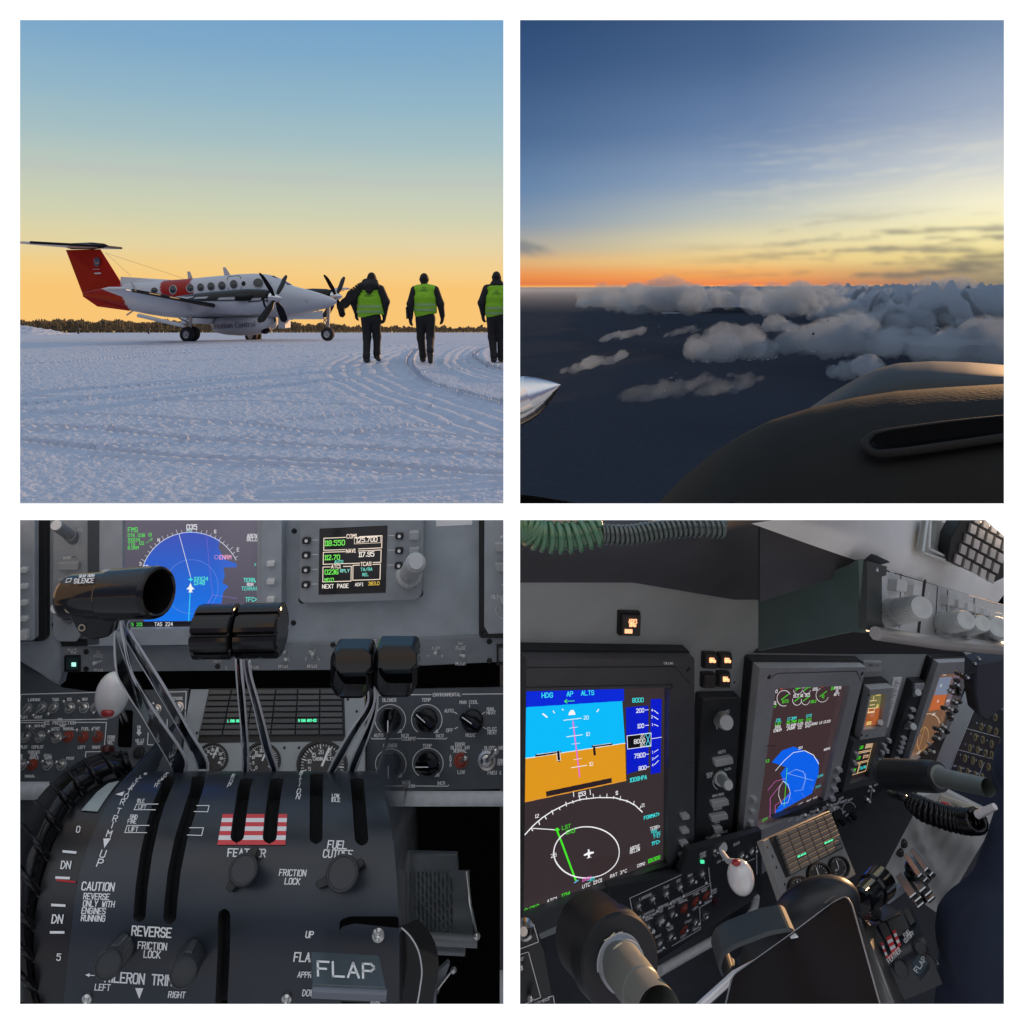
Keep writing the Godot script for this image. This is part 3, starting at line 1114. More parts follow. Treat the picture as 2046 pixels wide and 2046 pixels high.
func make_aircraft()->void:
	var th:=deg_to_rad(YAW)
	ac_x=Vector3(cos(th),0,sin(th))
	ac_z=Vector3(-sin(th),0,cos(th))
	ac_o=Vector3((672.0-CX)/F*NOSE_D,ground_y(NOSE_D),-NOSE_D)
	var o:=thing("aircraft",A(-6.5,0,0),"white and red twin-propeller survey aircraft parked on the snow","aircraft")
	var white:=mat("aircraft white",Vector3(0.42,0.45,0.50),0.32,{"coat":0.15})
	var red:=mat("aircraft red",Vector3(0.26,0.008,0.004),0.4,{"spec":0.25})
	var black:=mat("aircraft black",Vector3(0.008,0.008,0.010),0.4,{"spec":0.25})
	var glass:=mat("cabin glass",Vector3(0.012,0.014,0.018),0.06)
	var steel:=mat("gear steel",Vector3(0.30,0.30,0.32),0.35,{"metal":0.8})
	var rubber:=mat("tyre",Vector3(0.010,0.010,0.011),0.75)
	var painted:=mat("aircraft paint",Vector3(1,1,1),0.32,{"vc":true,"spec":0.3})
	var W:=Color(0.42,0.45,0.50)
	var R:=Color(0.26,0.008,0.004)
	var K:=Color(0.008,0.008,0.010)
	var st:=[[1797,403,409],[1790,396,418],[1770,384,430],[1735,370,443],[1690,355,455],[1620,335,474],[1540,313,490],[1520,300,492],[1480,276,494],[1430,256,496],[1390,249,497],[1330,246,498],[1250,249,499],[1100,262,500],[1000,272,500],[900,280,498],[830,285,492],[740,291,478],[660,297,462],[560,306,436],[460,324,404],[400,340,388],[362,352,372]]
	var hw:=[0.02,0.10,0.20,0.32,0.42,0.53,0.62,0.64,0.67,0.69,0.70,0.71,0.71,0.71,0.70,0.68,0.65,0.58,0.50,0.38,0.25,0.17,0.08]
	var xs:=PackedVector2Array()
	var tops:=PackedVector2Array()
	for k in st.size():
		var t:=L(st[k][0],st[k][1])
		var b:=L(st[k][0],st[k][2])
		xs.append(Vector2(t.x,hw[k]))
		tops.append(Vector2(t.y,b.y))
	var rows:=PackedVector3Array()
	var cols:=PackedColorArray()
	var seg:=64
	var fine:=10
	var nrow:=0
	var section:=func(f:float)->Array:
		var i:=clampi(int(f),0,st.size()-2)
		var t:=f-i
		var a:=xs[i].cubic_interpolate(xs[i+1],xs[maxi(i-1,0)],xs[mini(i+2,st.size()-1)],t)
		var b:=tops[i].lerp(tops[i+1],t)
		return [a.x,a.y,b.x,b.y]
	var red_a:=[L(580,262),L(655,457)]
	var band:=[L(830,288),L(866,380),L(1005,278),L(1050,398)]
	for f10 in (st.size()-1)*fine+1:
		var s:Array=section.call(float(f10)/fine)
		var cy:float=(s[2]+s[3])*0.5
		var hh:float=(s[2]-s[3])*0.5
		for k in seg:
			var a:=TAU*k/seg
			var e:=0.86
			var z:float=s[1]*signf(sin(a))*pow(absf(sin(a)),e)
			var y:float=cy+hh*signf(cos(a))*pow(absf(cos(a)),e)
			rows.append(A(s[0],y,z))
			var c:=W
			var tt:float=(y-red_a[0].y)/(red_a[1].y-red_a[0].y)
			if s[0]<lerpf(red_a[0].x,red_a[1].x,tt):
				c=R
			var t1:float=clampf((y-band[0].y)/(band[1].y-band[0].y),-0.2,1.2)
			if y>band[1].y-0.06 and s[0]>lerpf(band[0].x,band[1].x,t1) and s[0]<lerpf(band[2].x,band[3].x,t1):
				c=R
			cols.append(c)
		nrow+=1
	var fm:=mb()
	fm.grid(rows,nrow,seg,true,cols)
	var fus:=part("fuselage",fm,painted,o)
	var side:=func(cx:float,cy:float,lift:=0.006)->Vector3:
		var p:=L(cx,cy,0.6)
		var f:=0.0
		while f<st.size()-1.01 and (section.call(f) as Array)[0]>p.x:
			f+=0.1
		var s:Array=section.call(f)
		var rel:float=clampf((p.y-(s[2]+s[3])*0.5)/((s[2]-s[3])*0.5),-0.99,0.99)
		var ca:=signf(rel)*pow(absf(rel),1.0/0.86)
		var z:float=s[1]*pow(sqrt(maxf(0.0,1-ca*ca)),0.86)+lift
		p=L(cx,cy,z)
		return A(p.x,p.y,z)
	var disc:=func(m:MB,cx:float,cy:float,rx:float,ry:float,lift:float)->void:
		var cc:Vector3=side.call(cx,cy,lift)
		for k in 20:
			var a:=TAU*k/20
			var b:=TAU*(k+1)/20
			m.tri(cc,side.call(cx+cos(a)*rx,cy+sin(a)*ry,lift),side.call(cx+cos(b)*rx,cy+sin(b)*ry,lift))
	var patch:=func(m:MB,poly:Array,lift:float)->void:
		for k in poly.size()-1:
			for t in 6:
				var u0:=float(t)/6
				var u1:=float(t+1)/6
				for v in 4:
					var w0:=float(v)/4
					var w1:=float(v+1)/4
					var P:=func(u:float,w:float)->Vector3:
						var ux:float=lerpf(poly[k][0],poly[k+1][0],u)
						var uy:float=lerpf(poly[k][1],poly[k+1][1],u)
						var lx:float=lerpf(poly[k][2],poly[k+1][2],u)
						var ly:float=lerpf(poly[k][3],poly[k+1][3],u)
						return side.call(lerpf(ux,lx,w),lerpf(uy,ly,w),lift)
					m.quad(P.call(u0,w0),P.call(u1,w0),P.call(u1,w1),P.call(u0,w1))
	for w in [[868,337,19,24],[966,328,20,23],[1025,325,20,23],[1084,320,21,24],[1146,316,22,25],[1213,308,22,25],[1352,300,29,26],[763,342,20,16]]:
		var m:=mb()
		disc.call(m,w[0],w[1],w[2],w[3],0.012)
		var wn:=part("window",m,glass,o)
		var rim:=mb()
		var pts:=PackedVector3Array()
		for k in 21:
			var a:=TAU*k/20
			pts.append(side.call(w[0]+cos(a)*(w[2]+1.5),w[1]+sin(a)*(w[3]+1.5),0.01))
		tube(rim,pts,0.014,5,false)
		part("rim",rim,white,wn)
	for w in [[[1398,264,1425,300],[1440,258,1448,302],[1476,280,1480,304]],[[1484,278,1486,304],[1512,296,1514,308],[1538,309,1538,311]]]:
		var m:=mb()
		patch.call(m,w,0.012)
		part("windscreen",m,glass,o)
	var dl:=mb()
	var dp:=PackedVector3Array()
	for q in rrect(v2(1217,301),76,82,-0.08,14,4):
		dp.append(side.call(q.x,q.y,0.004))
	dp.append(dp[0])
	tube(dl,dp,0.012,5,false)
	part("door_outline",dl,black,o)
	var em:=mb()
	disc.call(em,1268,303,12,14,0.008)
	part("emblem",em,black,o)
	for k in 5:
		var m:=mb()
		patch.call(m,[[1620+k*8,375,1620+k*8,412],[1623+k*8,375,1623+k*8,412]],0.006)
		part("nose_stripe",m,black if k%2 else red,o)
	var fin:=mb()
	var fo:=[L(262,112),L(455,108),L(575,300),L(584,330),L(470,345),L(362,374)]
	var thin:=[0.05,0.08,0.10,0.10,0.12,0.05]
	for sgn in [-1.0,1.0]:
		var c:=Vector2.ZERO
		for p in fo:
			c+=p/fo.size()
		for k in fo.size():
			var k2:=(k+1)%fo.size()
			fin.tri(A(c.x,c.y,0.12*sgn),A(fo[k].x,fo[k].y,0.02*sgn),A(fo[k2].x,fo[k2].y,0.02*sgn))
	for k in fo.size():
		var k2:=(k+1)%fo.size()
		fin.quad(A(fo[k].x,fo[k].y,-0.02),A(fo[k2].x,fo[k2].y,-0.02),A(fo[k2].x,fo[k2].y,0.02),A(fo[k].x,fo[k].y,0.02))
	var fn:=part("tail_fin",fin,red,o)
	var dor:=mb()
	var dq:=[L(572,264),L(700,272),L(850,281),L(850,300),L(584,330)]
	for sgn in [-1.0,1.0]:
		dor.tri(A(dq[0].x,dq[0].y,0.015*sgn),A(dq[1].x,dq[1].y,0.02*sgn),A(dq[4].x,dq[4].y,0.16*sgn))
		dor.quad(A(dq[1].x,dq[1].y,0.02*sgn),A(dq[2].x,dq[2].y,0.03*sgn),A(dq[3].x,dq[3].y,0.2*sgn),A(dq[4].x,dq[4].y,0.16*sgn))
	dor.quad(A(dq[0].x,dq[0].y,-0.015),A(dq[1].x,dq[1].y,-0.02),A(dq[1].x,dq[1].y,0.02),A(dq[0].x,dq[0].y,0.015))
	dor.quad(A(dq[1].x,dq[1].y,-0.02),A(dq[2].x,dq[2].y,-0.03),A(dq[2].x,dq[2].y,0.03),A(dq[1].x,dq[1].y,0.02))
	part("dorsal_fillet",dor,white,o)
	var e1:=mb()
	var ec:=L(434,180,0.13)
	for k in 18:
		var a:=TAU*k/18
		var b:=TAU*(k+1)/18
		e1.tri(A(ec.x,ec.y,0.13),A(ec.x+cos(a)*0.17,ec.y+sin(a)*0.21,0.115),A(ec.x+cos(b)*0.17,ec.y+sin(b)*0.21,0.115))
	var eb:=part("emblem",e1,mat("emblem blue",Vector3(0.03,0.05,0.12),0.4),fn)
	var e2:=mb()
	for k in 6:
		var u0:=-0.16+k*0.05
		var u1:=u0+0.05
		e2.quad(A(ec.x+u0,ec.y+0.02-u0*0.5+0.05*cos(k),0.137),A(ec.x+u1,ec.y+0.02-u1*0.5+0.05*cos(k+1),0.137),A(ec.x+u1,ec.y-0.04-u1*0.5+0.05*cos(k+1),0.137),A(ec.x+u0,ec.y-0.04-u0*0.5+0.05*cos(k),0.137))
	part("emblem_print",e2,mat("emblem pale",Vector3(0.30,0.16,0.20),0.5),fn)
	e2=mb()
	e2.quad(A(ec.x-0.2,ec.y-0.30,0.133),A(ec.x+0.16,ec.y-0.30,0.133),A(ec.x+0.16,ec.y-0.34,0.133),A(ec.x-0.2,ec.y-0.34,0.133))
	part("fin_lettering",e2,mats["emblem pale"],fn)
	var e3:=mb()
	lathe(e3,A(L(442,245,0.1).x-0.2,L(442,245,0.1).y,0.12),ac_x,[Vector2(0,0.0),Vector2(0.08,0.035),Vector2(0.3,0.045),Vector2(0.42,0.0)],10)
	part("fin_light",e3,white,fn)
	var tp:=mb()
	var le:=L(470,92)
	var te:=L(262,100)
	for z in [2.75,-2.75]:
		var lt:=L(75 if z>0 else 500,56 if z>0 else 100,z)
		var tt:=L(8 if z>0 else 486,76 if z>0 else 122,z)
		wing_panel(tp,[A(le.x,le.y,0),A(te.x,te.y,0)],[A(te.x+0.62,le.y+0.05,z),A(te.x-0.35,le.y+0.05,z)],0.2,0.09,6)
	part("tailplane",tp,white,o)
	var bt:=mb()
	for z in [2.75,-2.75]:
		var pts:=PackedVector3Array()
		for k in 7:
			var t:=k/6.0*0.96
			pts.append(A(lerpf(le.x,te.x+0.62,t)+0.01,lerpf(le.y,le.y+0.05,t)+0.01,z*t))
		tube(bt,pts,0.055,8)
	lathe(bt,A(te.x-0.2,le.y+0.03,0),ac_x,[Vector2(0,0.02),Vector2(0.5,0.14),Vector2(1.6,0.16),Vector2(2.2,0.10),Vector2(2.45,0.0)],14)
	part("deice_boot",bt,black,o)
	var vf:=mb()
	var vq:=[L(366,374),L(462,432),L(655,457),L(600,400),L(470,344)]
	for sgn in [1.0,-1.0]:
		var bs:=A(0,0,0.1*sgn)-A(0,0,0)
		var p:=[]
		for q in vq:
			p.append(A(q.x,q.y,0.12*sgn)+ac_z*sgn*maxf(0.0,(L(500,400).y-q.y))*0.5)
		vf.tri(p[0],p[1],p[4])
		vf.tri(p[1],p[3],p[4])
		vf.tri(p[1],p[2],p[3])
	part("ventral_fin",vf,red,o)
	var sk:=mb()
	var s0:=L(640,458)
	var s1:=L(606,482)
	tube(sk,PackedVector3Array([A(s0.x,s0.y,0),A(s1.x,s1.y,0)]),0.035,6)
	part("tail_skid",sk,white,o)
	for sg in [1.0,-1.0]:
		var r_le:=Vector3(-3.45,1.46,3.0)
		var r_te:=Vector3(-6.0,1.34,3.0)
		var t_le:=Vector3(-3.45,2.10,8.25)
		var t_te:=Vector3(-4.25,2.06,8.25)
		if sg>0:
			var a:=L(1105,432,3.0)
			r_le=Vector3(a.x,a.y,3.0)
			a=L(800,462,3.0)
			r_te=Vector3(a.x,a.y,3.0)
			a=L(590,336,8.25)
			t_le=Vector3(a.x,a.y,8.25)
			a=L(472,338,8.25)
			t_te=Vector3(a.x,a.y,8.25)
		var W3:=func(v:Vector3)->Vector3:
			return A(v.x,v.y,v.z*sg)
		var wm:=mb()
		wing_panel(wm,[W3.call(r_le),W3.call(r_te)],[W3.call(t_le),W3.call(t_te)],0.30,0.12,12)
		wing_panel(wm,[W3.call(Vector3(r_le.x+0.15,r_le.y-0.12,0.4)),W3.call(Vector3(r_te.x,r_te.y-0.12,0.4))],[W3.call(r_le),W3.call(r_te)],0.36,0.30,4)
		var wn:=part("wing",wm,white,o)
		var bo:=mb()
		var pts:=PackedVector3Array()
		var rad:=[]
		for k in 13:
			var t:=0.02+k/12.0*0.90
			pts.append(W3.call(r_le.lerp(t_le,t))+ac_x*0.005+Vector3(0,0.02,0))
			rad.append(lerpf(0.085,0.05,t))
		tube(bo,pts,rad,10)
		part("deice_boot",bo,black,wn)
		var tl:=mb()
		lathe(tl,W3.call(t_te.lerp(t_le,0.3)+Vector3(0,0.03,0.02)),ac_x,[Vector2(-0.3,0),Vector2(0,0.06),Vector2(0.5,0.06),Vector2(0.75,0.0)],8)
		part("wing_tip",tl,white,wn)
	for sg in [1.0,-1.0]:
		var z:float=2.55*sg
		var hub:=L(1440,386,2.55)
		var hx:=hub.x
		var hy:=hub.y
		var nac:=mb()
		var nr:=PackedVector3Array()
		var nc:=PackedColorArray()
		var prof:=[[0.05,0.20,0.20,0.0],[-0.02,0.30,0.34,-0.04],[-0.25,0.36,0.44,-0.10],[-0.9,0.42,0.50,-0.14],[-1.6,0.45,0.48,-0.16],[-2.4,0.45,0.42,-0.16],[-3.2,0.38,0.34,-0.16],[-4.1,0.22,0.20,-0.14],[-4.7,0.04,0.04,-0.12]]
		var nrr:=0
		for i in prof.size()-1:
			for t in 8:
				var u:=t/8.0
				var q:=[]
				for c in 4:
					q.append(lerpf(prof[i][c],prof[i+1][c],u))
				for k in 40:
					var a:=TAU*k/40
					var y:float=hy+q[3]+cos(a)*q[2]
					nr.append(A(hx-0.16+q[0],y,z+sin(a)*q[1]))
					var up:float=(y-hy) 
					var c:=W
					if up>-0.02-0.02*q[0]:
						c=K
					elif up>-0.06-0.02*q[0]:
						c=W
					elif up>-0.13-0.005*q[0] and q[0]>-3.4:
						c=K
					nc.append(c)
				nrr+=1
		nac.grid(nr,nrr,40,true,nc)
		var en:=part("engine_nacelle",nac,painted,o)
		var lip:=mb()
		var lp:=PackedVector3Array()
		for k in 24:
			var a:=lerpf(-0.4,PI+0.4,k/23.0)
			lp.append(A(hx-0.24,hy-0.14-sin(a)*0.30+0.05,z+cos(a)*0.30))
		tube(lip,lp,0.04,8)
		part("intake_lip",lip,black,en)
		var ex:=mb()
		tube(ex,PackedVector3Array([A(hx-0.75,hy+0.05,z+0.36),A(hx-0.95,hy+0.02,z+0.52),A(hx-1.25,hy+0.02,z+0.58)]),0.12,12)
		part("exhaust_stack",ex,black,en)
		var sp:=mb()
		lathe(sp,A(hx-0.12,hy,z),ac_x,[Vector2(0,0.22),Vector2(0.12,0.21),Vector2(0.28,0.15),Vector2(0.42,0.075),Vector2(0.50,0.0)],20)
		var pr:=part("propeller_spinner",sp,mat("spinner metal",Vector3(0.50,0.50,0.52),0.22,{"metal":1.0}),o)
		for b in 4:
			var a:=deg_to_rad(43.0+90.0*b)
			var e:=ac_z*sin(a)+Vector3(0,cos(a),0)
			var t:=ac_z*cos(a)-Vector3(0,sin(a),0)
			var rw:=PackedVector3Array()
			var ns:=12
			for i in ns+1:
				var u:=float(i)/ns
				var r:=0.16+u*1.14
				var ch:=lerpf(0.07,0.145,smoothstep(0.0,0.4,u))*(1.0 if u<0.86 else sqrt(maxf(0.02,1.0-pow((u-0.86)/0.145,2))))
				var pitch:=deg_to_rad(lerpf(84.0,66.0,u))
				var cd:=(ac_x*sin(pitch)+t*cos(pitch)).normalized()
				var nd:=cd.cross(e).normalized()
				var sweep:=ac_x*(0.10*u*u)
				var c:=A(hx+0.06,hy,z)+e*r-sweep
				for k in 10:
					var w:=TAU*k/10
					rw.append(c+cd*cos(w)*ch+nd*sin(w)*lerpf(0.045,0.012,u))
			var bm:=mb()
			bm.grid(rw,ns+1,10,true)
			part("propeller_blade",bm,black,pr)
	var pod:=mb()
	var pw:=PackedVector3Array()
	var pc:=[[1045,522,540,0.05],[1075,505,575,0.34],[1110,496,588,0.50],[1160,492,597,0.58],[1230,490,601,0.60],[1300,490,598,0.58],[1355,490,585,0.52],[1392,492,562,0.40],[1412,500,525,0.06]]
	for k in pc.size():
		var tq:=L(pc[k][0],pc[k][1],0.5)
		var bq:=L(pc[k][0],pc[k][2],0.5)
		for j in 28:
			var a:=TAU*j/28
			var cy:=(tq.y+bq.y)/2
			pw.append(A(tq.x,cy+signf(cos(a))*pow(absf(cos(a)),0.6)*(tq.y-bq.y)/2,signf(sin(a))*pow(absf(sin(a)),0.6)*pc[k][3]*1.1))
	pod.grid(pw,pc.size(),28,true)
	var pd:=part("belly_pod",pod,white,o)
	var tm:=TextMesh.new()
	var sf:=SystemFont.new()
	sf.font_names=PackedStringArray(["Droid Sans"])
	tm.font=sf
	tm.text="Pollution Control"
	tm.font_size=64
	tm.pixel_size=0.0046
	tm.depth=0.01
	var ti:=MeshInstance3D.new()
	ti.name="lettering"
	ti.mesh=tm
	ti.material_override=mat("dark lettering",Vector3(0.05,0.055,0.065),0.6)
	pd.add_child(ti,true)
	var tpos:=L(1200,541,0.68)
	ti.transform=Transform3D(Basis(ac_x,Vector3(0,1,0),ac_z)*Basis(Vector3(0,0,1),0.06),A(tpos.x,tpos.y,0.672))
	for b in [[930,1108,498,532,0.62],[1452,1492,492,560,0.25],[1480,1512,492,512,0.2]]:
		var p0:=L(b[0],b[2],0.4)
		var p1:=L(b[1],b[3],0.4)
		var c:=A((p0.x+p1.x)/2,(p0.y+p1.y)/2,0)
		var aft:=mb()
		box(aft,c,Vector3(absf(p1.x-p0.x),absf(p1.y-p0.y),b[4]*2),Basis(ac_x,Vector3.UP,ac_z),0.03)
		part("belly_fairing",aft,white,o)
	var tur:=mb()
	var tb:=L(1383,560,0.3)
	ball(tur,A(tb.x,tb.y,0.2),Vector3(0.24,0.22,0.24),Basis.IDENTITY,10,16)
	part("sensor_turret",tur,black,o)
	var rad:=mb()
	var r0:=L(668,482,0.5)
	var r1:=L(938,545,0.5)
	var mid:=(A(r0.x,r0.y,0.5)+A(r1.x,r1.y,0.5))/2
	var dirv:=(A(r1.x,r1.y,0.5)-A(r0.x,r0.y,0.5))
	box(rad,mid,Vector3(dirv.length(),0.15,0.16),Basis(dirv.normalized(),ac_z.cross(dirv.normalized()).normalized(),ac_z),0.03)
	part("radar_antenna",rad,white,o)
	for b in [[[950,235],[965,234],[980,274],[956,276]],[[1152,212],[1166,210],[1196,256],[1162,260]],[[618,292],[624,290],[638,318],[626,318]]]:
		var m:=mb()
		var p:=[]
		for q in b:
			p.append(L(q[0],q[1],0.0 if q[0]>700 else 0.6))
		var z0:=0.0 if b[0][0]>700 else 0.5
		for s2 in [-0.02,0.02]:
			m.quad(A(p[0].x,p[0].y,z0+s2*0.5),A(p[1].x,p[1].y,z0+s2*0.5),A(p[2].x,p[2].y-0.05,z0+s2),A(p[3].x,p[3].y-0.05,z0+s2))
		for k in 4:
			var k2:=(k+1)%4
			m.quad(A(p[k].x,p[k].y,z0-0.015),A(p[k2].x,p[k2].y,z0-0.015),A(p[k2].x,p[k2].y,z0+0.015),A(p[k].x,p[k].y,z0+0.015))
		part("blade_aerial",m,white,o)
	for w in [[484,128,632,262],[484,128,930,274]]:
		var m:=mb()
		var p0:=L(w[0],w[1])
		var p1:=L(w[2],w[3])
		tube(m,PackedVector3Array([A(p0.x,p0.y,0),A(p1.x,p1.y,0)]),0.006,4)
		part("wire_aerial",m,mat("wire",Vector3(0.25,0.22,0.18),0.5),o)
	for g in [[1747,592,0.0,0.285,450,"nose_gear"],[965,604,2.6,0.30,500,"main_gear"],[1325,604,-2.6,0.30,500,"main_gear"]]:
		var w:=L(g[0],g[1],g[2])
		w.y=L(g[0],629.0 if g[2]==0.0 else 633.0,g[2]).y+g[3]
		var topq:=L(g[0],g[4],g[2])
		var leg:=mb()
		tube(leg,PackedVector3Array([A(w.x,w.y,g[2]),A(w.x+0.02,w.y+0.32,g[2]),A(w.x+0.03,topq.y+0.1,g[2])]),[0.05,0.055,0.075],10)
		tube(leg,PackedVector3Array([A(w.x-0.04,w.y+0.32,g[2]),A(w.x-0.20,w.y+0.5,g[2]),A(w.x,w.y+0.7,g[2])]),0.025,8)
		tube(leg,PackedVector3Array([A(w.x,w.y+0.42,g[2]),A(w.x-0.5,topq.y,g[2])]),0.028,8)
		var gn:=part(g[5],leg,steel,o)
		var offs:=[0.0] if g[2]==0.0 else [-0.17,0.17]
		for dz in offs:
			var ty:=mb()
			var c:=A(w.x,w.y,g[2]+dz)
			var r:float=g[3]
			lathe(ty,c-ac_z*0.11,ac_z,[Vector2(0,r*0.5),Vector2(0.0,r*0.8),Vector2(0.03,r*0.95),Vector2(0.08,r),Vector2(0.14,r),Vector2(0.19,r*0.95),Vector2(0.22,r*0.8),Vector2(0.22,r*0.5)],28)
			part("tyre",ty,rubber,gn)
			var rm:=mb()
			lathe(rm,c-ac_z*0.09,ac_z,[Vector2(0,0.02),Vector2(0.0,r*0.5),Vector2(0.18,r*0.5),Vector2(0.16,r*0.38),Vector2(0.16,r*0.16),Vector2(0.21,r*0.14),Vector2(0.21,0.0)],20)
			part("rim",rm,mat("wheel rim",Vector3(0.42,0.42,0.42),0.4,{"metal":0.3}),gn)
		if g[2]<-1.0:
			var ch:=mb()
			box(ch,A(w.x+0.28,w.y-g[3]+0.07,g[2]+0.1),Vector3(0.2,0.14,0.5),Basis(ac_x,Vector3.UP,ac_z),0.02)
			var cn:=thing("wheel_chock",A(w.x+0.28,w.y-g[3],g[2]+0.1),"small dark chock against the aircraft's far main wheel","chock")
			part("block",ch,rubber,cn)
	for dq2 in [[1480,1690,490,470,0.35]]:
		var gd:=mb()
		var p0:=L(1505,492,0.3)
		var p1:=L(1720,455,0.3)
		gd.quad(A(p0.x,p0.y,0.3),A(p1.x,p1.y,0.3),A(p1.x,p1.y-0.36,0.34),A(p0.x,p0.y-0.1,0.34))
		part("gear_door",gd,white,o)
func sdf(p:Vector3,bones:Array,k:float)->float:
	var d:=1e9
	for b in bones:
		var a:Vector3=b[0]
		var e:Vector3=b[1]-a
		var l:=e.length_squared()
		var t:=clampf((p-a).dot(e)/maxf(l,1e-9),0.0,1.0)
		var q:=p-a-e*t
		if b.size()>4:
			q=q/(b[4] as Vector3)
		var v:float=q.length()-lerpf(b[2],b[3],t)
		if v>d+k:
			continue
		var h:=clampf(0.5+0.5*(d-v)/k,0.0,1.0)
		d=lerpf(d,v,h)-k*h*(1.0-h) if d<1e8 else v
	return d
func skin(m:MB,field:Callable,lo:Vector3,hi:Vector3,cell:float,off:Vector3)->void:
	var n:=Vector3i(((hi-lo)/cell).ceil())+Vector3i.ONE
	var val:=PackedFloat32Array()
	val.resize(n.x*n.y*n.z)
	for z in n.z:
		for y in n.y:
			for x in n.x:
				val[(z*n.y+y)*n.x+x]=field.call(lo+Vector3(x,y,z)*cell)
	var idx:={}
	var pos:=PackedVector3Array()
	var nor:=PackedVector3Array()
	var sx:=1
	var sy:=n.x
	var sz:=n.x*n.y
	for z in n.z-1:
		for y in n.y-1:
			for x in n.x-1:
				var i:=(z*n.y+y)*n.x+x
				var c:=[val[i],val[i+sx],val[i+sy],val[i+sx+sy],val[i+sz],val[i+sx+sz],val[i+sy+sz],val[i+sx+sy+sz]]
				var neg:=0
				for v in c:
					if v<0:
						neg+=1
				if neg==0 or neg==8:
					continue
				var s:=Vector3.ZERO
				var cnt:=0
				for e in [[0,1],[2,3],[4,5],[6,7],[0,2],[1,3],[4,6],[5,7],[0,4],[1,5],[2,6],[3,7]]:
					var a:float=c[e[0]]
					var b:float=c[e[1]]
					if (a<0)!=(b<0):
						var t:=a/(a-b)
						var pa:=Vector3(e[0] & 1,(e[0] >> 1) & 1,e[0] >> 2)
						var pb:=Vector3(e[1] & 1,(e[1] >> 1) & 1,e[1] >> 2)
						s+=pa.lerp(pb,t)
						cnt+=1
				idx[i]=pos.size()
				pos.append(lo+(Vector3(x,y,z)+s/cnt)*cell)
				nor.append(Vector3(c[1]+c[3]+c[5]+c[7]-c[0]-c[2]-c[4]-c[6],c[2]+c[3]+c[6]+c[7]-c[0]-c[1]-c[4]-c[5],c[4]+c[5]+c[6]+c[7]-c[0]-c[1]-c[2]-c[3]).normalized())
	for z in range(1,n.z-1):
		for y in range(1,n.y-1):
			for x in range(1,n.x-1):
				var i:=(z*n.y+y)*n.x+x
				for ax in 3:
					var st:int=[sx,sy,sz][ax]
					if (val[i]<0)==(val[i+st]<0):
						continue
					var u:int=[sy,sz,sx][ax]
					var w:int=[sz,sx,sy][ax]
					var q:=[i-u-w,i-w,i,i-u]
					if not (idx.has(q[0]) and idx.has(q[1]) and idx.has(q[2]) and idx.has(q[3])):
						continue
					var k:=[idx[q[0]],idx[q[1]],idx[q[2]],idx[q[3]]]
					m.squad(pos[k[0]]+off,pos[k[1]]+off,pos[k[2]]+off,pos[k[3]]+off,nor[k[0]],nor[k[1]],nor[k[2]],nor[k[3]])
func hand_bones(wrist:Vector3,down:Vector3,side:float)->Array:
	var d:=down.normalized()
	var fwd:=Vector3(0,0,-1)
	var lat:=Vector3(-side,0,0)
	var out:=[]
	var palm:=wrist+d*0.085
	out.append([wrist,palm,0.030,0.036])
	for k in 4:
		var o:=fwd*(0.030-0.020*k)
		var len:float=[0.072,0.082,0.076,0.060][k]
		var a:=palm+o+d*0.01
		var b:=a+d*len*0.55+lat*0.010
		var c:=b+d*len*0.45+lat*0.026
		out.append([a,b,0.0125,0.0115])
		out.append([b,c,0.0115,0.0095])
	var ta:=wrist+d*0.035+fwd*0.026
	var tb:=ta+d*0.035+fwd*0.030+lat*0.012
	out.append([ta,tb,0.015,0.013])
	out.append([tb,tb+d*0.032+fwd*0.006,0.013,0.010])
	return out
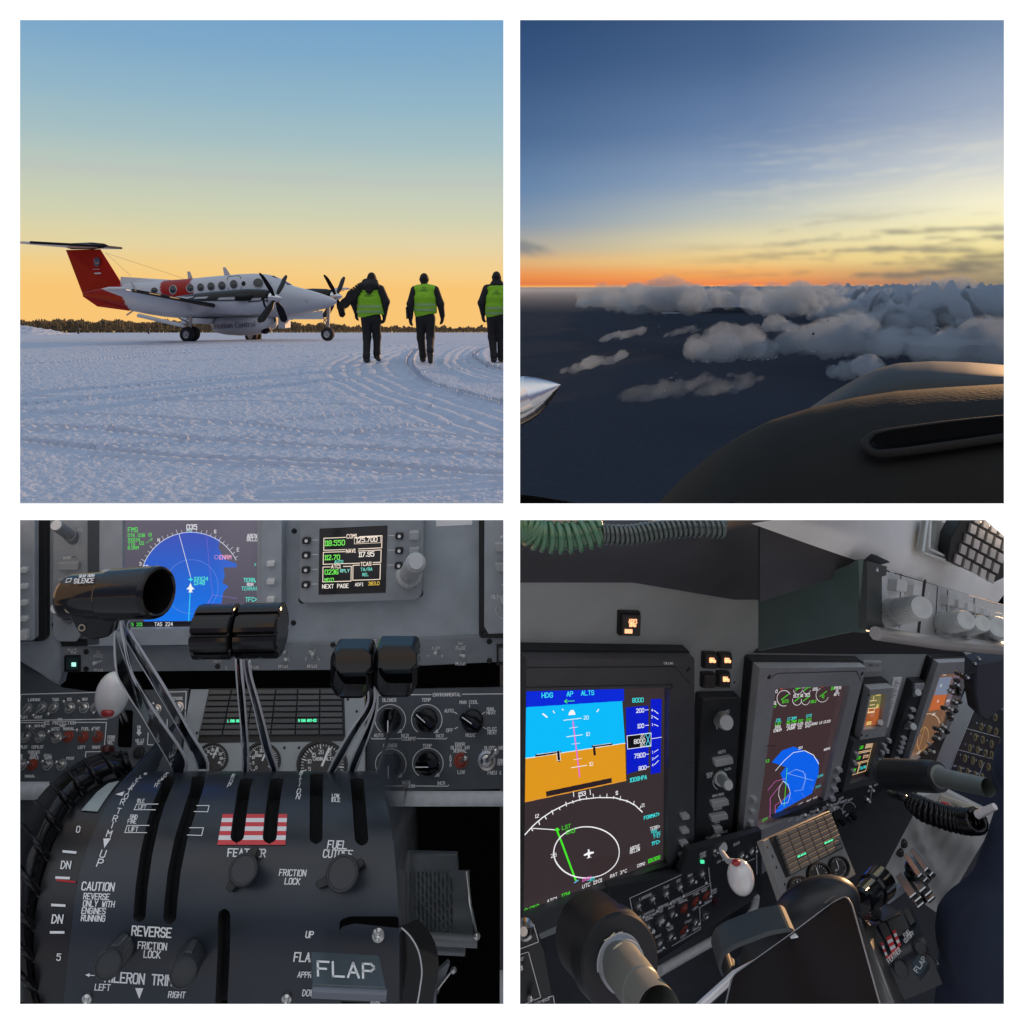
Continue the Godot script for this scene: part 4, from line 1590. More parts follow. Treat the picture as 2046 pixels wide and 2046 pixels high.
func person(q:Vector2,d:float,j:Dictionary,label:String)->Node3D:
	var w:=at(q,d)
	var g:=Vector3(w.x,ground_y(d)-0.01,-d)
	var o:=thing("person",g,label,"person","walkers in high-visibility vests")
	var cloth:=mat("dark winter clothes",Vector3(0.008,0.008,0.010),0.85,{"grain":"soft mottle","grain_scale":3.0})
	var hip:Vector3=j.hip
	var chest:Vector3=j.chest
	var neck:Vector3=j.neck
	var head:Vector3=j.head
	var bones:=[]
	var sh:float=j.get("shoulder",0.19)
	bones.append([hip+Vector3(0,-0.02,0),hip+Vector3(0,0.16,0),0.135,0.145,Vector3(1.18,1,0.86)])
	bones.append([hip+Vector3(0,0.16,0),chest,0.145,0.15,Vector3(1.22,1,0.88)])
	bones.append([chest,neck+Vector3(0,-0.06,0),0.15,0.075,Vector3(1.2,1,0.9)])
	bones.append([neck+Vector3(-sh*0.8,-0.075,0),neck+Vector3(sh*0.8,-0.075,0),0.068,0.068])
	bones.append([neck+Vector3(0,-0.05,0),head+Vector3(0,-0.06,0),0.062,0.06])
	bones.append([head+Vector3(0,0.03,0.01),head+Vector3(0,-0.05,-0.02),0.098,0.078,Vector3(0.86,1.0,1.0)])
	bones.append([head+Vector3(0,-0.015,-0.10),head+Vector3(0,-0.035,-0.118),0.012,0.014])
	bones.append([head+Vector3(0,-0.095,-0.06),head+Vector3(0,-0.10,-0.085),0.03,0.022])
	for s in [-1.0,1.0]:
		bones.append([head+Vector3(s*0.088,0.01,0.0),head+Vector3(s*0.088,-0.035,0.0),0.014,0.010])
	if j.has("hood"):
		bones.append([neck+Vector3(-0.11,-0.02,0.07),neck+Vector3(0.11,-0.02,0.07),0.085,0.085])
		bones.append([neck+Vector3(-0.09,0.05,0.02),neck+Vector3(0.09,0.05,0.02),0.075,0.075])
		bones.append([neck+Vector3(0,-0.02,0.1),neck+Vector3(0,-0.11,0.12),0.10,0.07])
	if j.has("collar"):
		bones.append([neck+Vector3(-0.05,0.0,0.01),neck+Vector3(0.05,0.0,0.01),0.085,0.085])
	for s in [-1.0,1.0]:
		var side:String="l" if s<0 else "r"
		var sho:Vector3=neck+Vector3(s*sh,-0.09,0)
		var elb:Vector3=j["elbow_"+side]
		var wri:Vector3=j["wrist_"+side]
		bones.append([sho,elb,0.088,0.074])
		bones.append([elb,wri,0.072,0.054])
		bones.append_array(hand_bones(wri,j.get("hand_"+side,Vector3(0,-1,0)),s))
		var hj:Vector3=hip+Vector3(s*0.095,-0.03,0)
		var kn:Vector3=j["knee_"+side]
		var an:Vector3=j["ankle_"+side]
		bones.append([hj,kn,0.108,0.082])
		bones.append([kn,an+Vector3(0,0.05,0),0.080,0.068])
		bones.append([an+Vector3(0,0.06,0),an,0.068,0.055])
	var m:=mb()
	var lo:=Vector3(-0.52,-0.01,-0.42)
	var hi:=Vector3(0.52,1.92,0.42)
	skin(m,func(p:Vector3)->float:return sdf(p,bones,0.035),lo,hi,0.019,g)
	part("body",m,cloth,o)
	for side in ["l","r"]:
		var an:Vector3=j["ankle_"+side]
		var toe:Vector3=j["toe_"+side]
		var bt:=mb()
		var fb:=[[an+Vector3(0,0.03,0),an,0.055,0.055],[an,toe,0.05,0.040,Vector3(1.1,1,1)],[an+Vector3(0,-0.03,0.0),toe+Vector3(0,-0.012,0),0.05,0.036,Vector3(1.1,0.9,1)]]
		skin(bt,func(p:Vector3)->float:return sdf(p,fb,0.03),an.min(toe)-Vector3(0.13,0.13,0.13),an.max(toe)+Vector3(0.13,0.14,0.13),0.014,g)
		part("boot",bt,mat("boot leather",Vector3(0.02,0.018,0.016),0.5),o)
	var tr:=bones.slice(0,4)
	var y0:float=j.vest[0]
	var y1:float=j.vest[1]
	var flare:float=j.get("flare",0.0)
	var vf:=func(p:Vector3)->float:
		var k:=clampf((y1-p.y)/(y1-y0),0.0,1.0)
		var sq:=Vector3((p.x-chest.x)/(1.0+flare*k)+chest.x,p.y,p.z)
		var dd:=sdf(sq,tr,0.05)-0.026
		var sl:=(p.y-(y1-0.07))*0.9+absf(p.x-chest.x)*0.34-0.085
		return maxf(maxf(dd,y0+0.03*sin(p.x*9.0)-p.y),maxf(p.y-y1,maxf(sl,absf(p.x-chest.x)-lerpf(j.vest[2],j.vest[3],k))))
	var vm:=mb()
	skin(vm,vf,Vector3(-0.42,y0-0.06,-0.34),Vector3(0.42,y1+0.06,0.36),0.016,g)
	var vn:=part("vest",vm,mat("lime vest",Vector3(0.22,0.52,0.010),0.75,{"grain":"soft mottle","grain_scale":2.0}),o)
	var back:=func(x:float,y:float,lift:float)->Vector3:
		var z:=0.34
		while z>0.0 and vf.call(Vector3(x,y,z))>0.0:
			z-=0.006
		return g+Vector3(x,y,z+0.007+lift)
	for yb in j.bands:
		var bm:=mb()
		var half:float=lerpf(j.vest[2],j.vest[3],clampf((y1-yb)/(y1-y0),0,1))-0.015
		for k in 12:
			var xa:=chest.x-half+k*half/6.0
			var xb:=xa+half/6.0
			bm.quad(back.call(xa,yb+0.027,0.004),back.call(xb,yb+0.027,0.004),back.call(xb,yb-0.027,0.004),back.call(xa,yb-0.027,0.004))
		part("reflective_band",bm,mat("reflective band",Vector3(0.20,0.36,0.13),0.4),vn)
	var pm:=mb()
	for l in [[0.0,"WWWWW",0.018],[0.034,"WWWWWWW",0.016],[0.062,"WWWWWWWWWWWW",0.018]]:
		var n:int=(l[1] as String).length()
		for k in n:
			var xa:float=chest.x+(k-n/2.0)*0.0155
			var yy:float=j.print-l[0]
			var hh:float=l[2]*(0.5 if k%3 else 0.62)
			pm.quad(back.call(xa,yy+hh,0.004),back.call(xa+0.011,yy+hh,0.004),back.call(xa+0.011,yy-0.004,0.004),back.call(xa,yy-0.004,0.004))
	part("print",pm,mat("vest print",Vector3(0.012,0.05,0.01),0.7),vn)
	return o
func make_people()->void:
	var d:=16.0
	var V:=func(x:float,y:float,z:=0.0)->Vector3:
		return Vector3(x,y,z)
	var p1:=person(v2(739,722),d,{
		"hip":V.call(0.02,0.92),"chest":V.call(0.0,1.30),"neck":V.call(0.01,1.56,0.02),"head":V.call(0.03,1.685,-0.03),"hood":true,"shoulder":0.20,
		"elbow_l":V.call(-0.33,1.22,0.0),"wrist_l":V.call(-0.30,1.02,-0.16),"elbow_r":V.call(0.33,1.22,0.03),"wrist_r":V.call(0.28,0.97,-0.06),
		"knee_l":V.call(-0.06,0.50,-0.02),"ankle_l":V.call(-0.05,0.09,0.10),"toe_l":V.call(-0.05,0.05,-0.08),"knee_r":V.call(0.13,0.52,-0.08),"ankle_r":V.call(0.13,0.14,-0.06),"toe_r":V.call(0.145,0.06,-0.20),
		"vest":[0.94,1.50,0.195,0.29],"flare":0.34,"bands":[1.13,1.03],"print":1.40},"person in a hooded dark jacket and lime vest, scarf blowing left")
	var sc:=mb()
	var g:=p1.position
	var pts:=PackedVector3Array([g+Vector3(-0.10,1.53,0.08),g+Vector3(-0.24,1.47,0.12),g+Vector3(-0.36,1.33,0.13),g+Vector3(-0.45,1.22,0.12),g+Vector3(-0.53,1.13,0.10)])
	var sp:=smooth_path(pts,4)
	for i in sp.size()-1:
		var w0:=0.09+0.012*sin(i*1.1)
		var w1:=0.09+0.012*sin((i+1)*1.1)
		var e:=(sp[i+1]-sp[i]).normalized()
		var k:=Vector3(-e.y,e.x,0)
		for zz in [-0.01,0.01]:
			sc.quad(sp[i]+k*w0+Vector3(0,0,zz),sp[i+1]+k*w1+Vector3(0,0,zz),sp[i+1]-k*w1+Vector3(0,0,zz),sp[i]-k*w0+Vector3(0,0,zz))
		sc.quad(sp[i]+k*w0+Vector3(0,0,-0.01),sp[i+1]+k*w1+Vector3(0,0,-0.01),sp[i+1]+k*w1+Vector3(0,0,0.01),sp[i]+k*w0+Vector3(0,0,0.01))
		sc.quad(sp[i]-k*w0+Vector3(0,0,-0.01),sp[i+1]-k*w1+Vector3(0,0,-0.01),sp[i+1]-k*w1+Vector3(0,0,0.01),sp[i]-k*w0+Vector3(0,0,0.01))
	var scm:=mat("dark scarf",Vector3(0.008,0.008,0.009),0.9)
	var sn:=part("scarf",sc,scm,p1)
	var fr:=mb()
	rng.seed=12
	for k in 12:
		var a:=sp[-1]+Vector3(-0.06,0.055,0).lerp(Vector3(0.06,-0.06,0),k/11.0)
		tube(fr,PackedVector3Array([a,a+Vector3(-0.03+rng.randf_range(-0.02,0.02),-0.04,0),a+Vector3(-0.045+rng.randf_range(-0.03,0.03),-0.08,0)]),0.005,4)
	part("fringe",fr,scm,sn)
	var p2:=person(v2(849,721),d,{
		"hip":V.call(0.01,0.92),"chest":V.call(0.0,1.32),"neck":V.call(0.0,1.545,0.0),"head":V.call(-0.02,1.67,-0.03),"shoulder":0.20,
		"elbow_l":V.call(-0.285,1.18,0.03),"wrist_l":V.call(-0.29,0.92,-0.02),"elbow_r":V.call(0.31,1.18,0.0),"wrist_r":V.call(0.345,0.95,-0.03),
		"knee_l":V.call(-0.085,0.50,-0.05),"ankle_l":V.call(-0.04,0.09,-0.02),"toe_l":V.call(-0.05,0.05,-0.20),"knee_r":V.call(0.11,0.50,0.0),"ankle_r":V.call(0.135,0.22,0.30),"toe_r":V.call(0.14,0.06,0.28),
		"vest":[0.955,1.60,0.205,0.245],"flare":0.10,"bands":[1.165,1.065],"print":1.50},"bare-headed person in a lime vest walking with one heel lifted")
	var bag:=mb()
	box(bag,p2.position+Vector3(-0.355,1.0,0.0),Vector3(0.03,0.24,0.16),Basis(Vector3(0,0,1),0.06),0.008)
	tag(part("folder",bag,mat("folder",Vector3(0.03,0.03,0.035),0.6),p2),"","")
	person(v2(992,721),d,{
		"hip":V.call(0.0,0.93),"chest":V.call(0.01,1.32),"neck":V.call(0.01,1.57,0.0),"head":V.call(0.0,1.705,-0.02),"collar":true,"shoulder":0.20,
		"elbow_l":V.call(-0.30,1.20,0.02),"wrist_l":V.call(-0.27,0.99,-0.05),"elbow_r":V.call(0.32,1.20,0.02),"wrist_r":V.call(0.30,0.96,-0.06),
		"knee_l":V.call(-0.09,0.52,-0.03),"ankle_l":V.call(-0.05,0.09,0.05),"toe_l":V.call(-0.07,0.05,-0.13),"knee_r":V.call(0.09,0.52,-0.05),"ankle_r":V.call(0.09,0.09,-0.05),"toe_r":V.call(0.10,0.05,-0.22),
		"vest":[0.945,1.565,0.20,0.245],"flare":0.12,"bands":[1.10,1.0],"print":1.44},"person in a collared dark coat and lime vest, rightmost of the walkers")
func qa(x:float,y:float)->Vector2:
	return Vector2(40+x*0.25362,1036+y*0.25362)
func qb(x:float,y:float)->Vector2:
	return Vector2(520+x*0.25362,1036+y*0.25362)
func qc(x:float,y:float)->Vector2:
	return Vector2(40+x*0.25573,1516+y*0.25573)
func qe(x:float,y:float)->Vector2:
	return Vector2(520+x*0.25573,1516+y*0.25573)
func pl(f:Callable,xy:Array)->PackedVector2Array:
	var out:=PackedVector2Array()
	for k in range(0,xy.size(),2):
		out.append(f.call(xy[k],xy[k+1]))
	return out
func wm()->StandardMaterial3D:
	return mat("white lettering",Vector3(0.88,0.90,0.90),0.6)
func words(m:MB,s:Surf,f:Callable,list:Array)->void:
	for w in list:
		text(m,s,w[0],f.call(w[1],w[2]),w[3]*0.2536,w[4] if w.size()>4 else 0.0,Vector2(1,-0.012),Vector2(0,-1))
func knob(m:MB,s:Surf,b:Vector2,t:Vector2,r:float,out:float,prof:=[],seg:=28,flutes:=0,deep:=0.05)->Array:
	var p0:=s.p(b,0.0)
	var p1:=at(t,s.depth(b)-out)
	var ax:=p1-p0
	var l:=ax.length()
	var k:=r*s.px(b)
	var pr:=[]
	if prof.is_empty():
		prof=[[0,1.05],[0.1,1.05],[0.12,1.0],[0.93,0.94],[0.98,0.88],[1.0,0.80],[1.0,0.0]]
	for e in prof:
		pr.append(Vector2(e[0]*l,e[1]*k))
	lathe(m,p0,ax,pr,seg,flutes,deep,2,3)
	return [p0,ax.normalized(),l,k]
func toggle(parent:Node3D,s:Surf,b:Vector2,t:Vector2,r:float,nut:Material,lever:Material,rim:=true,called:="toggle_switch")->void:
	var k:=s.px(b)
	var p0:=s.p(b,0.0)
	var nrm:=s.normal(b)
	var m:=mb()
	if rim:
		lathe(m,p0,nrm,[Vector2(0,r*1.5*k),Vector2(r*0.25*k,r*1.5*k),Vector2(r*0.3*k,r*1.05*k),Vector2(r*0.12*k,r*0.95*k)],16)
	lathe(m,p0,nrm,[Vector2(0,r*1.0*k),Vector2(r*0.7*k,r*0.9*k),Vector2(r*0.8*k,r*0.6*k),Vector2(r*0.8*k,0)],14)
	var o:=part(called,m,nut,parent)
	var lv:=mb()
	var tip:=at(t,s.depth(b)-maxf(b.distance_to(t)*1.3,r*2.2)*k)
	var root:=p0+nrm*r*0.6*k
	tube(lv,PackedVector3Array([root,root.lerp(tip,0.6),tip]),[r*0.34*k,r*0.42*k,r*0.55*k],10)
	ball(lv,tip,Vector3.ONE*r*0.58*k,Basis.IDENTITY,8,10)
	if o.get_parent()==parent:
		part("lever",lv,lever,o)
func screw(parent:Node3D,s:Surf,q:Vector2,r:float,lift:float,material:Material)->void:
	var m:=mb()
	var k:=s.px(q)
	var p:=s.p(q,lift)
	var n:=s.normal(q)
	lathe(m,p,n,[Vector2(0,r*k),Vector2(r*0.25*k,r*0.95*k),Vector2(r*0.45*k,r*0.6*k),Vector2(r*0.2*k,r*0.3*k),Vector2(r*0.15*k,0)],12)
	part("screw",m,material,parent)
func key(parent:Node3D,s:Surf,c:Vector2,w:float,h:float,lift:float,tall:float,material:Material,rot:=0.0,called:="button")->MeshInstance3D:
	var m:=mb()
	slab(m,s,rrect(c,w,h,rot,minf(w,h)*0.18,2),lift,lift+tall,minf(w,h)*0.08)
	return part(called,m,material,parent)
func ped_depth(q:Vector2)->float:
	var t:=clampf((q.y-1540.0)/480.0,0.0,1.2)
	return 3.02-0.56*sqrt(maxf(0.0,1.0-pow(1.0-minf(t,1.0),2.0)))-0.05*t-maxf(0.0,t-1.0)*0.1
func hline(pts:Array,y:float)->float:
	for k in range(0,pts.size()-3,2):
		if y<=pts[k+3]:
			return lerpf(pts[k],pts[k+2],clampf((y-pts[k+1])/(pts[k+3]-pts[k+1]),-0.5,1.0))
	return pts[pts.size()-2]
func make_lever_place()->void:
	var panel_grey:=mat("panel grey",Vector3(0.42,0.475,0.52),0.5,{"grain":"soft mottle","grain_scale":1.2,"bump":"bump grain","bump_cm":0.02})
	var panel_dark:=mat("panel dark grey",Vector3(0.26,0.295,0.32),0.5,{"grain":"soft mottle","grain_scale":1.2})
	var bezel:=mat("bezel grey",Vector3(0.40,0.45,0.50),0.42,{"grain":"soft mottle","grain_scale":1.4})
	var plate:=mat("switch plate black",Vector3(0.040,0.047,0.055),0.5,{"grain":"soft mottle","grain_scale":2.0})
	var ped:=mat("pedestal black",Vector3(0.022,0.030,0.042),0.30,{"grain":"soft mottle","grain_scale":1.1,"bump":"bump grain","bump_cm":0.012})
	var blk:=mat("black plastic",Vector3(0.008,0.009,0.010),0.45)
	var gloss:=mat("glossy black grip",Vector3(0.006,0.006,0.007),0.10,{"spec":0.42})
	var void_m:=mat("dark interior",Vector3(0.004,0.004,0.004),0.9,{"spec":0.05})
	var chrome:=mat("chrome edge",Vector3(0.72,0.74,0.77),0.30,{"metal":0.25})
	var blade:=mat("lever blade",Vector3(0.34,0.35,0.37),0.10,{"metal":1.0})
	var white_btn:=mat("white button",Vector3(0.66,0.68,0.68),0.45)
	var grey_knob:=mat("grey knob",Vector3(0.36,0.38,0.39),0.5)
	var nickel:=mat("nickel",Vector3(0.55,0.55,0.54),0.25,{"metal":1.0})
	var dark_screw:=mat("dark screw",Vector3(0.03,0.03,0.032),0.35,{"metal":0.5})
	var white:=wm()
	var P:=flat_surf(3.55)
	var rot:=-0.012
	var sh:=mb()
	var B:=flat_surf(4.25)
	face(sh,B,pl(qa,[-160,-110,3780,-110,3780,4300,-160,4300]),0.0)
	tag(obj("back_wall",sh,void_m),"dark wall behind the instrument panel","","","structure")
	var fl:=mb()
	box(fl,Vector3(0,-2.8,95.0),Vector3(400,0.2,200.0))
	tag(obj("floor",fl,mat("pale bounce floor",Vector3(0.74,0.74,0.73),0.8,{"grain":"soft mottle","grain_scale":0.3})),"pale unseen floor added to bounce light into the cockpits","","","structure")  # out-of-view floor added to stop warm light from below and bounce pale light
	var sd:=mb()
	sd.quad(at(v2(-26,1012),4.25),at(v2(-26,1012),2.5),at(v2(-26,2130),2.5),at(v2(-26,2130),4.25))
	tag(obj("wall",sd,mat("pale bounce lining",Vector3(0.62,0.62,0.60),0.8)),"pale unseen wall added left of the instrument panel to shape its light","","","structure")  # unseen wall put in to stop orange sky light and bounce the rest
	var sd2:=mb()
	sd2.quad(at(v2(1022.6,1018),4.25),at(v2(1022.6,1018),2.1),at(v2(1022.6,2130),2.1),at(v2(1022.6,2130),4.25))
	tag(obj("wall",sd2,mat("pale bounce lining",Vector3(0.62,0.62,0.60),0.8)),"pale unseen partition added to keep stray sun off the lever pedestal","","","structure")  # hidden edge-on; put in to block stray sun, pale to bounce light
	var ip:=thing("instrument_panel",P.p(qa(1900,900)),"grey instrument panel with a row of small switches along its lower edge","panel")
	var m:=mb()
	slab(m,P,pl(qa,[-160,-100,3860,-100,3860,1130,2500,1190,330,1205,300,1330,150,1220,0,1130,-160,1110]),-0.06,0.0,2.0)
	part("sheet",m,panel_grey,ip)
	m=mb()
	slab(m,P,pl(qa,[330,992,2100,985,3860,905,3860,1118,2500,1184,332,1200]),0.0,0.012,1.2)
	part("switch_strip",m,panel_dark,ip)
	var lm:=mb()
	words(lm,P,qa,[["PROP",430,1016,24],["SYNC",430,1046,24],["DG",630,1042,24],["FREE",630,1072,24],["NORM",630,1180,24],["2",1632,1163,24],["NORM",1852,1157,24],["STBY",1560,1112,22]])
	words(lm,P,qb,[["NS",205,1040,24],["2",235,1096,24],["NORM",186,1153,24],["ADC",416,1034,26],["1",366,1092,24],["2",466,1090,24],["NORM",414,1150,26],["EMER",892,955,26],["FREQ",892,988,26],["HF",1188,980,22],["SLEW",1380,1012,26],["-",1322,1071,22],["+",1436,1071,24],["DG",1582,972,26],["FREE",1580,1008,26],["NORM",1579,1130,26]])
	for st in 1:
		pass
	var lo:=part("lettering",lm,white,ip)
	lo.position+=P.normal(qa(0,0))*0.0125
	for t in [[qa(650,1112),qa(585,1140)],[qb(415,1092),qb(412,1070)],[qb(1392,1072),qb(1380,1060)],[qb(1575,1068),qb(1604,1083)],[qb(190,1100),qb(200,1112)]]:
		toggle(ip,P,t[0],t[1],6.5,nickel,mat("white toggle",Vector3(0.62,0.63,0.62),0.35),false)
	for q in [qa(533,1040),qa(533,1175),qa(1565,1155),qb(578,985),qb(1805,960),qb(1805,1110),qb(268,98),qb(262,822),qa(668,195),qa(272,835)]:
		screw(ip,P,q,5.5,0.012 if q.y>1270 else 0.0,dark_screw)
	m=mb()
	ring(m,P,rrect(qa(430,1128),31,32),rrect(qa(430,1128),26,27),0.012,0.022)
	var sw:=part("lit_switch",m,blk,ip)
	m=mb()
	slab(m,P,rrect(qa(430,1128),25,26,0,2),0.012,0.020,1.0)
	part("cap",m,mat("dark green cap",Vector3(0.02,0.05,0.05),0.3),sw)
	m=mb()
	slab(m,P,rrect(qa(443,1133),9,8),0.0195,0.0206)
	part("light",m,mat("green lamp",Vector3(0.3,0.8,0.6),0.4,{"emit":Vector3(0.45,1.0,0.80)}),sw)
	m=mb()
	ring(m,P,rrect(qb(1925,1060),32,40),rrect(qb(1925,1060),24,31),0.012,0.022)
	part("switch_frame",m,blk,ip)
	m=mb()
	slab(m,P,pl(qb,[1384,-40,1670,-60,1670,48,1386,62]),0.0,0.002)
	part("paper_label",m,mat("white paper",Vector3(0.86,0.86,0.86),0.8),ip)
	var ld:=thing("cockpit_display",P.p(qa(60,400)),"cockpit display at the left edge, only its grey bezel and buttons showing","display")
	m=mb()
	slab(m,P,rquad(pl(qa,[-160,-100,236,-100,236,945,-160,955]),10),0.0,0.03,2.0)
	part("surround",m,blk,ld)
	m=mb()
	slab(m,P,rquad(pl(qa,[-160,-100,180,-100,178,914,-160,922]),6),0.03,0.065,2.0)
	part("bezel",m,bezel,ld)
	var p2:=Pic.new(64,512,Color(0.20,0.11,0.04))
	p2.rect(0,0,64,180,Color(0.16,0.13,0.16))
	for k in [[">",190,Color(0.4,1,0.5)],["2>",256,Color(0.4,1,0.6)],["1",270,Color(0.4,1,0.9)],["12",300,Color(0.4,1,0.9)],[">",330,Color(0.4,1,0.9)],["000",415,Color(0.4,1,0.2)]]:
		ptext(p2,k[0],62,k[1],16,k[2],3,1.0)
	m=mb()
	m.quad_uv(P.p(qa(-160,-60),0.0665),P.p(qa(30,-60),0.0665),P.p(qa(28,836),0.0665),P.p(qa(-160,836),0.0665))
	part("screen",m,screen_mat("left screen",p2,0.55),ld)
	for y in [357,482,608,733]:
		key(ld,P,qa(112,y),14,9,0.065,0.02,white_btn)
	key(ld,P,qa(116,855),13,19,0.065,0.022,white_btn,0.0,"rocker")
	var cs:=thing("control_panel",P.p(qa(430,500)),"narrow grey control panel with radar buttons and two grey knobs","panel")
	m=mb()
	slab(m,P,rquad(pl(qa,[286,-100,562,-100,556,820,470,950,330,950,284,900]),4),0.0,0.028,1.5)
	part("plate",m,mat("control plate",Vector3(0.40,0.44,0.47),0.45,{"grain":"soft mottle","grain_scale":1.4}),cs)
	m=mb()
	slab(m,P,pl(qa,[566,-100,602,-100,606,440,568,440]),0.0,0.014)
	part("gap",m,blk,cs)
	m=mb()
	words(m,P,qa,[["DATA",493,73,22],["NAV/BRG",422,292,20],["RADAR",422,428,18]])
	stripe(m,P,pl(qa,[415,76,455,74]),1.2)
	stripe(m,P,arc(qa(440,160),14,-50,60,8),1.2)
	var lt:=part("lettering",m,white,cs)
	lt.position+=Vector3(0,0,0.0285)
	key(cs,P,qa(422,349),41,15,0.028,0.02,grey_knob,-0.02)
	key(cs,P,qa(422,470),41,14,0.028,0.02,grey_knob,-0.02)
	for kk in [[qa(440,165),qa(284,52),13.0],[qa(410,790),qa(284,706),12.5]]:
		m=mb()
		knob(m,P,kk[0],kk[1],kk[2],0.17,[[0,0.95],[0.32,0.95],[0.34,0.78],[0.36,0.80],[0.92,0.80],[0.97,0.72],[0.97,0.0]],30,1,0.04)
		var kn:=part("knob",m,mat("control knob",Vector3(0.22,0.235,0.25),0.5),cs)
		m=mb()
		var tip:=at(kk[1],3.55-0.175)
		lathe(m,tip,at(kk[1],3.3)-P.p(kk[0]),[Vector2(-0.006,0.0215),Vector2(0.002,0.0205),Vector2(0.003,0.0)],24)
		part("cap",m,mat("knob cap",Vector3(0.60,0.62,0.62),0.5,{"bump":"bump grain","bump_cm":0.1,"grain_scale":12.0}),kn)
	var md:=thing("cockpit_display",P.p(qa(1350,450)),"cockpit display showing a blue map with a white compass arc","display")
	m=mb()
	ring(m,P,pl(qa,[604,-100,2100,-100,2096,925,604,945]),pl(qa,[872,-60,1912,-60,1908,808,872,815]),0.0,0.075,0.052)
	part("bezel",m,bezel,md)
	m=mb()
	slab(m,P,pl(qa,[330,948,604,948,2090,938,2090,968,1300,975,350,992]),0.0,0.02)
	part("shadow_line",m,blk,md)  # black slab drawn in for the shadow line under the bezel
	m=mb()
	m.quad(P.p(qa(606,-60),0.0762),P.p(qa(694,-60),0.0762),P.p(qa(694,930),0.0762),P.p(qa(606,938),0.0762))
	part("side_strip",m,mat("bezel side",Vector3(0.07,0.082,0.095),0.4),md)
	var im:=Pic.new(832,694,Color8(96,88,100))
	var M:=func(x:float,y:float)->Vector2:
		return Vector2((x-872)/1040.0*832,(y+60)/868.0*694)
	for y in 694:
		var k:=y/694.0
		im.rect(0,y,832,1,Color8(int(lerpf(104,76,k)),int(lerpf(98,72,k)),int(lerpf(112,88,k))))
	var sea:=PackedVector2Array()
	for q in arc(Vector2(1385,470),395,200,300,24):
		sea.append(M.call(q.x,q.y))
	for q in [[1610,130],[1600,200],[1650,290],[1740,320],[1742,350],[1640,352],[1650,420],[1632,470],[1680,500],[1640,540],[1630,600],[1618,668],[1540,760],[1240,765],[1020,765],[1012,350]]:
		sea.append(M.call(q[0],q[1]))
	im.fill(sea,Color8(42,92,214))
	for y in range(int(M.call(0,90).y),int(M.call(0,765).y)):
		for x in range(0,832):
			var c:=im.im.get_pixel(x,y)
			if c.b>0.75 and c.r<0.3:
				var k:=clampf((y-130)/520.0,0,1)
				im.im.set_pixel(x,y,Color8(int(lerpf(66,10,k)),int(lerpf(88,122,k)),int(lerpf(190,245,k))))
	var ring_c:=PackedVector2Array()
	for q in arc(Vector2(1390,500),208,0,360,60):
		ring_c.append(M.call(q.x,q.y))
	im.path(ring_c,1.6,Color8(120,150,235))
	var arc_p:=PackedVector2Array()
	for q in arc(Vector2(1385,475),395,202,333,60):
		arc_p.append(M.call(q.x,q.y))
	im.path(arc_p,3.4,Color8(235,240,250))
	for k in 24:
		var a:=deg_to_rad(206.0+k*5.4)
		var l:=22.0 if k%3 else 34.0
		im.line(M.call(1385+cos(a)*395,475+sin(a)*395),M.call(1385+cos(a)*(395+l),475+sin(a)*(395+l)),2.4,Color8(235,240,250))
	im.line(M.call(1293,95),M.call(1385,430),3.0,Color8(245,245,250))
	im.line(M.call(1380,540),M.call(1368,765),4.5,Color8(60,225,255))
	im.path(PackedVector2Array([M.call(1506,95),M.call(1530,360),M.call(1556,560),M.call(1500,680)]),1.8,Color8(140,110,220))
	im.path(PackedVector2Array([M.call(1742,592),M.call(1556,566),M.call(1440,760)]),1.8,Color8(150,120,225))
	im.fill(PackedVector2Array([M.call(1383,470),M.call(1396,500),M.call(1416,520),M.call(1396,522),M.call(1394,536),M.call(1406,544),M.call(1362,544),M.call(1374,536),M.call(1372,522),M.call(1350,520),M.call(1371,500)]),Color8(255,255,255))
	im.fill(PackedVector2Array([M.call(1385,424),M.call(1392,438),M.call(1408,444),M.call(1392,450),M.call(1385,464),M.call(1378,450),M.call(1362,444),M.call(1378,438)]),Color8(70,230,240))
	var gr:=Color8(90,230,90)
	var cy:=Color8(90,235,215)
	var wt:=Color8(240,240,245)
	for t in [["FMS",897,60,34,gr],["DTK 038",897,103,24,gr],["13",1056,98,24,gr],["XXX24",897,136,24,gr],["TTG",897,168,24,gr],["02",986,163,24,gr],["6.5NM",897,198,24,gr],["035",1352,38,36,wt],["ABOVE",1822,106,26,wt],["BELOW",1822,134,26,wt],["ENRM",1608,272,30,Color8(250,170,215)],["50",1014,348,28,wt],["25",1178,436,26,wt],["XXX24",1412,440,28,cy],["13:48",1412,472,28,cy],["TERR",1796,450,28,cy],["RDR",1822,484,22,wt],["TERRAIN",1780,516,27,cy],["TFC>",1812,600,30,cy],[">",1880,330,24,cy],[">",1880,462,24,cy],["N",1128,140,26,wt],["6",1566,74,26,wt],["E",1744,214,26,wt],["3",985,322,24,wt],["<",896,384,24,wt],["MAG",1352,66,18,Color8(200,240,235)]]:
		var q:Vector2=M.call(t[1],t[2])
		ptext(im,t[0],q.x,q.y,t[3]*0.8,t[4],0.0,0.0,0.86)
	var oc:=PackedVector2Array()
	for q in arc(Vector2(1584,273),15,0,360,16):
		oc.append(M.call(q.x,q.y))
	im.path(oc,2.4,Color8(250,170,215))
	im.line(M.call(1036,164),M.call(1086,128),2.4,gr)
	im.line(M.call(1086,128),M.call(1066,132),2.4,gr)
	im.line(M.call(1086,128),M.call(1080,146),2.4,gr)
	im.rect(0,661,832,33,Color8(18,16,22))
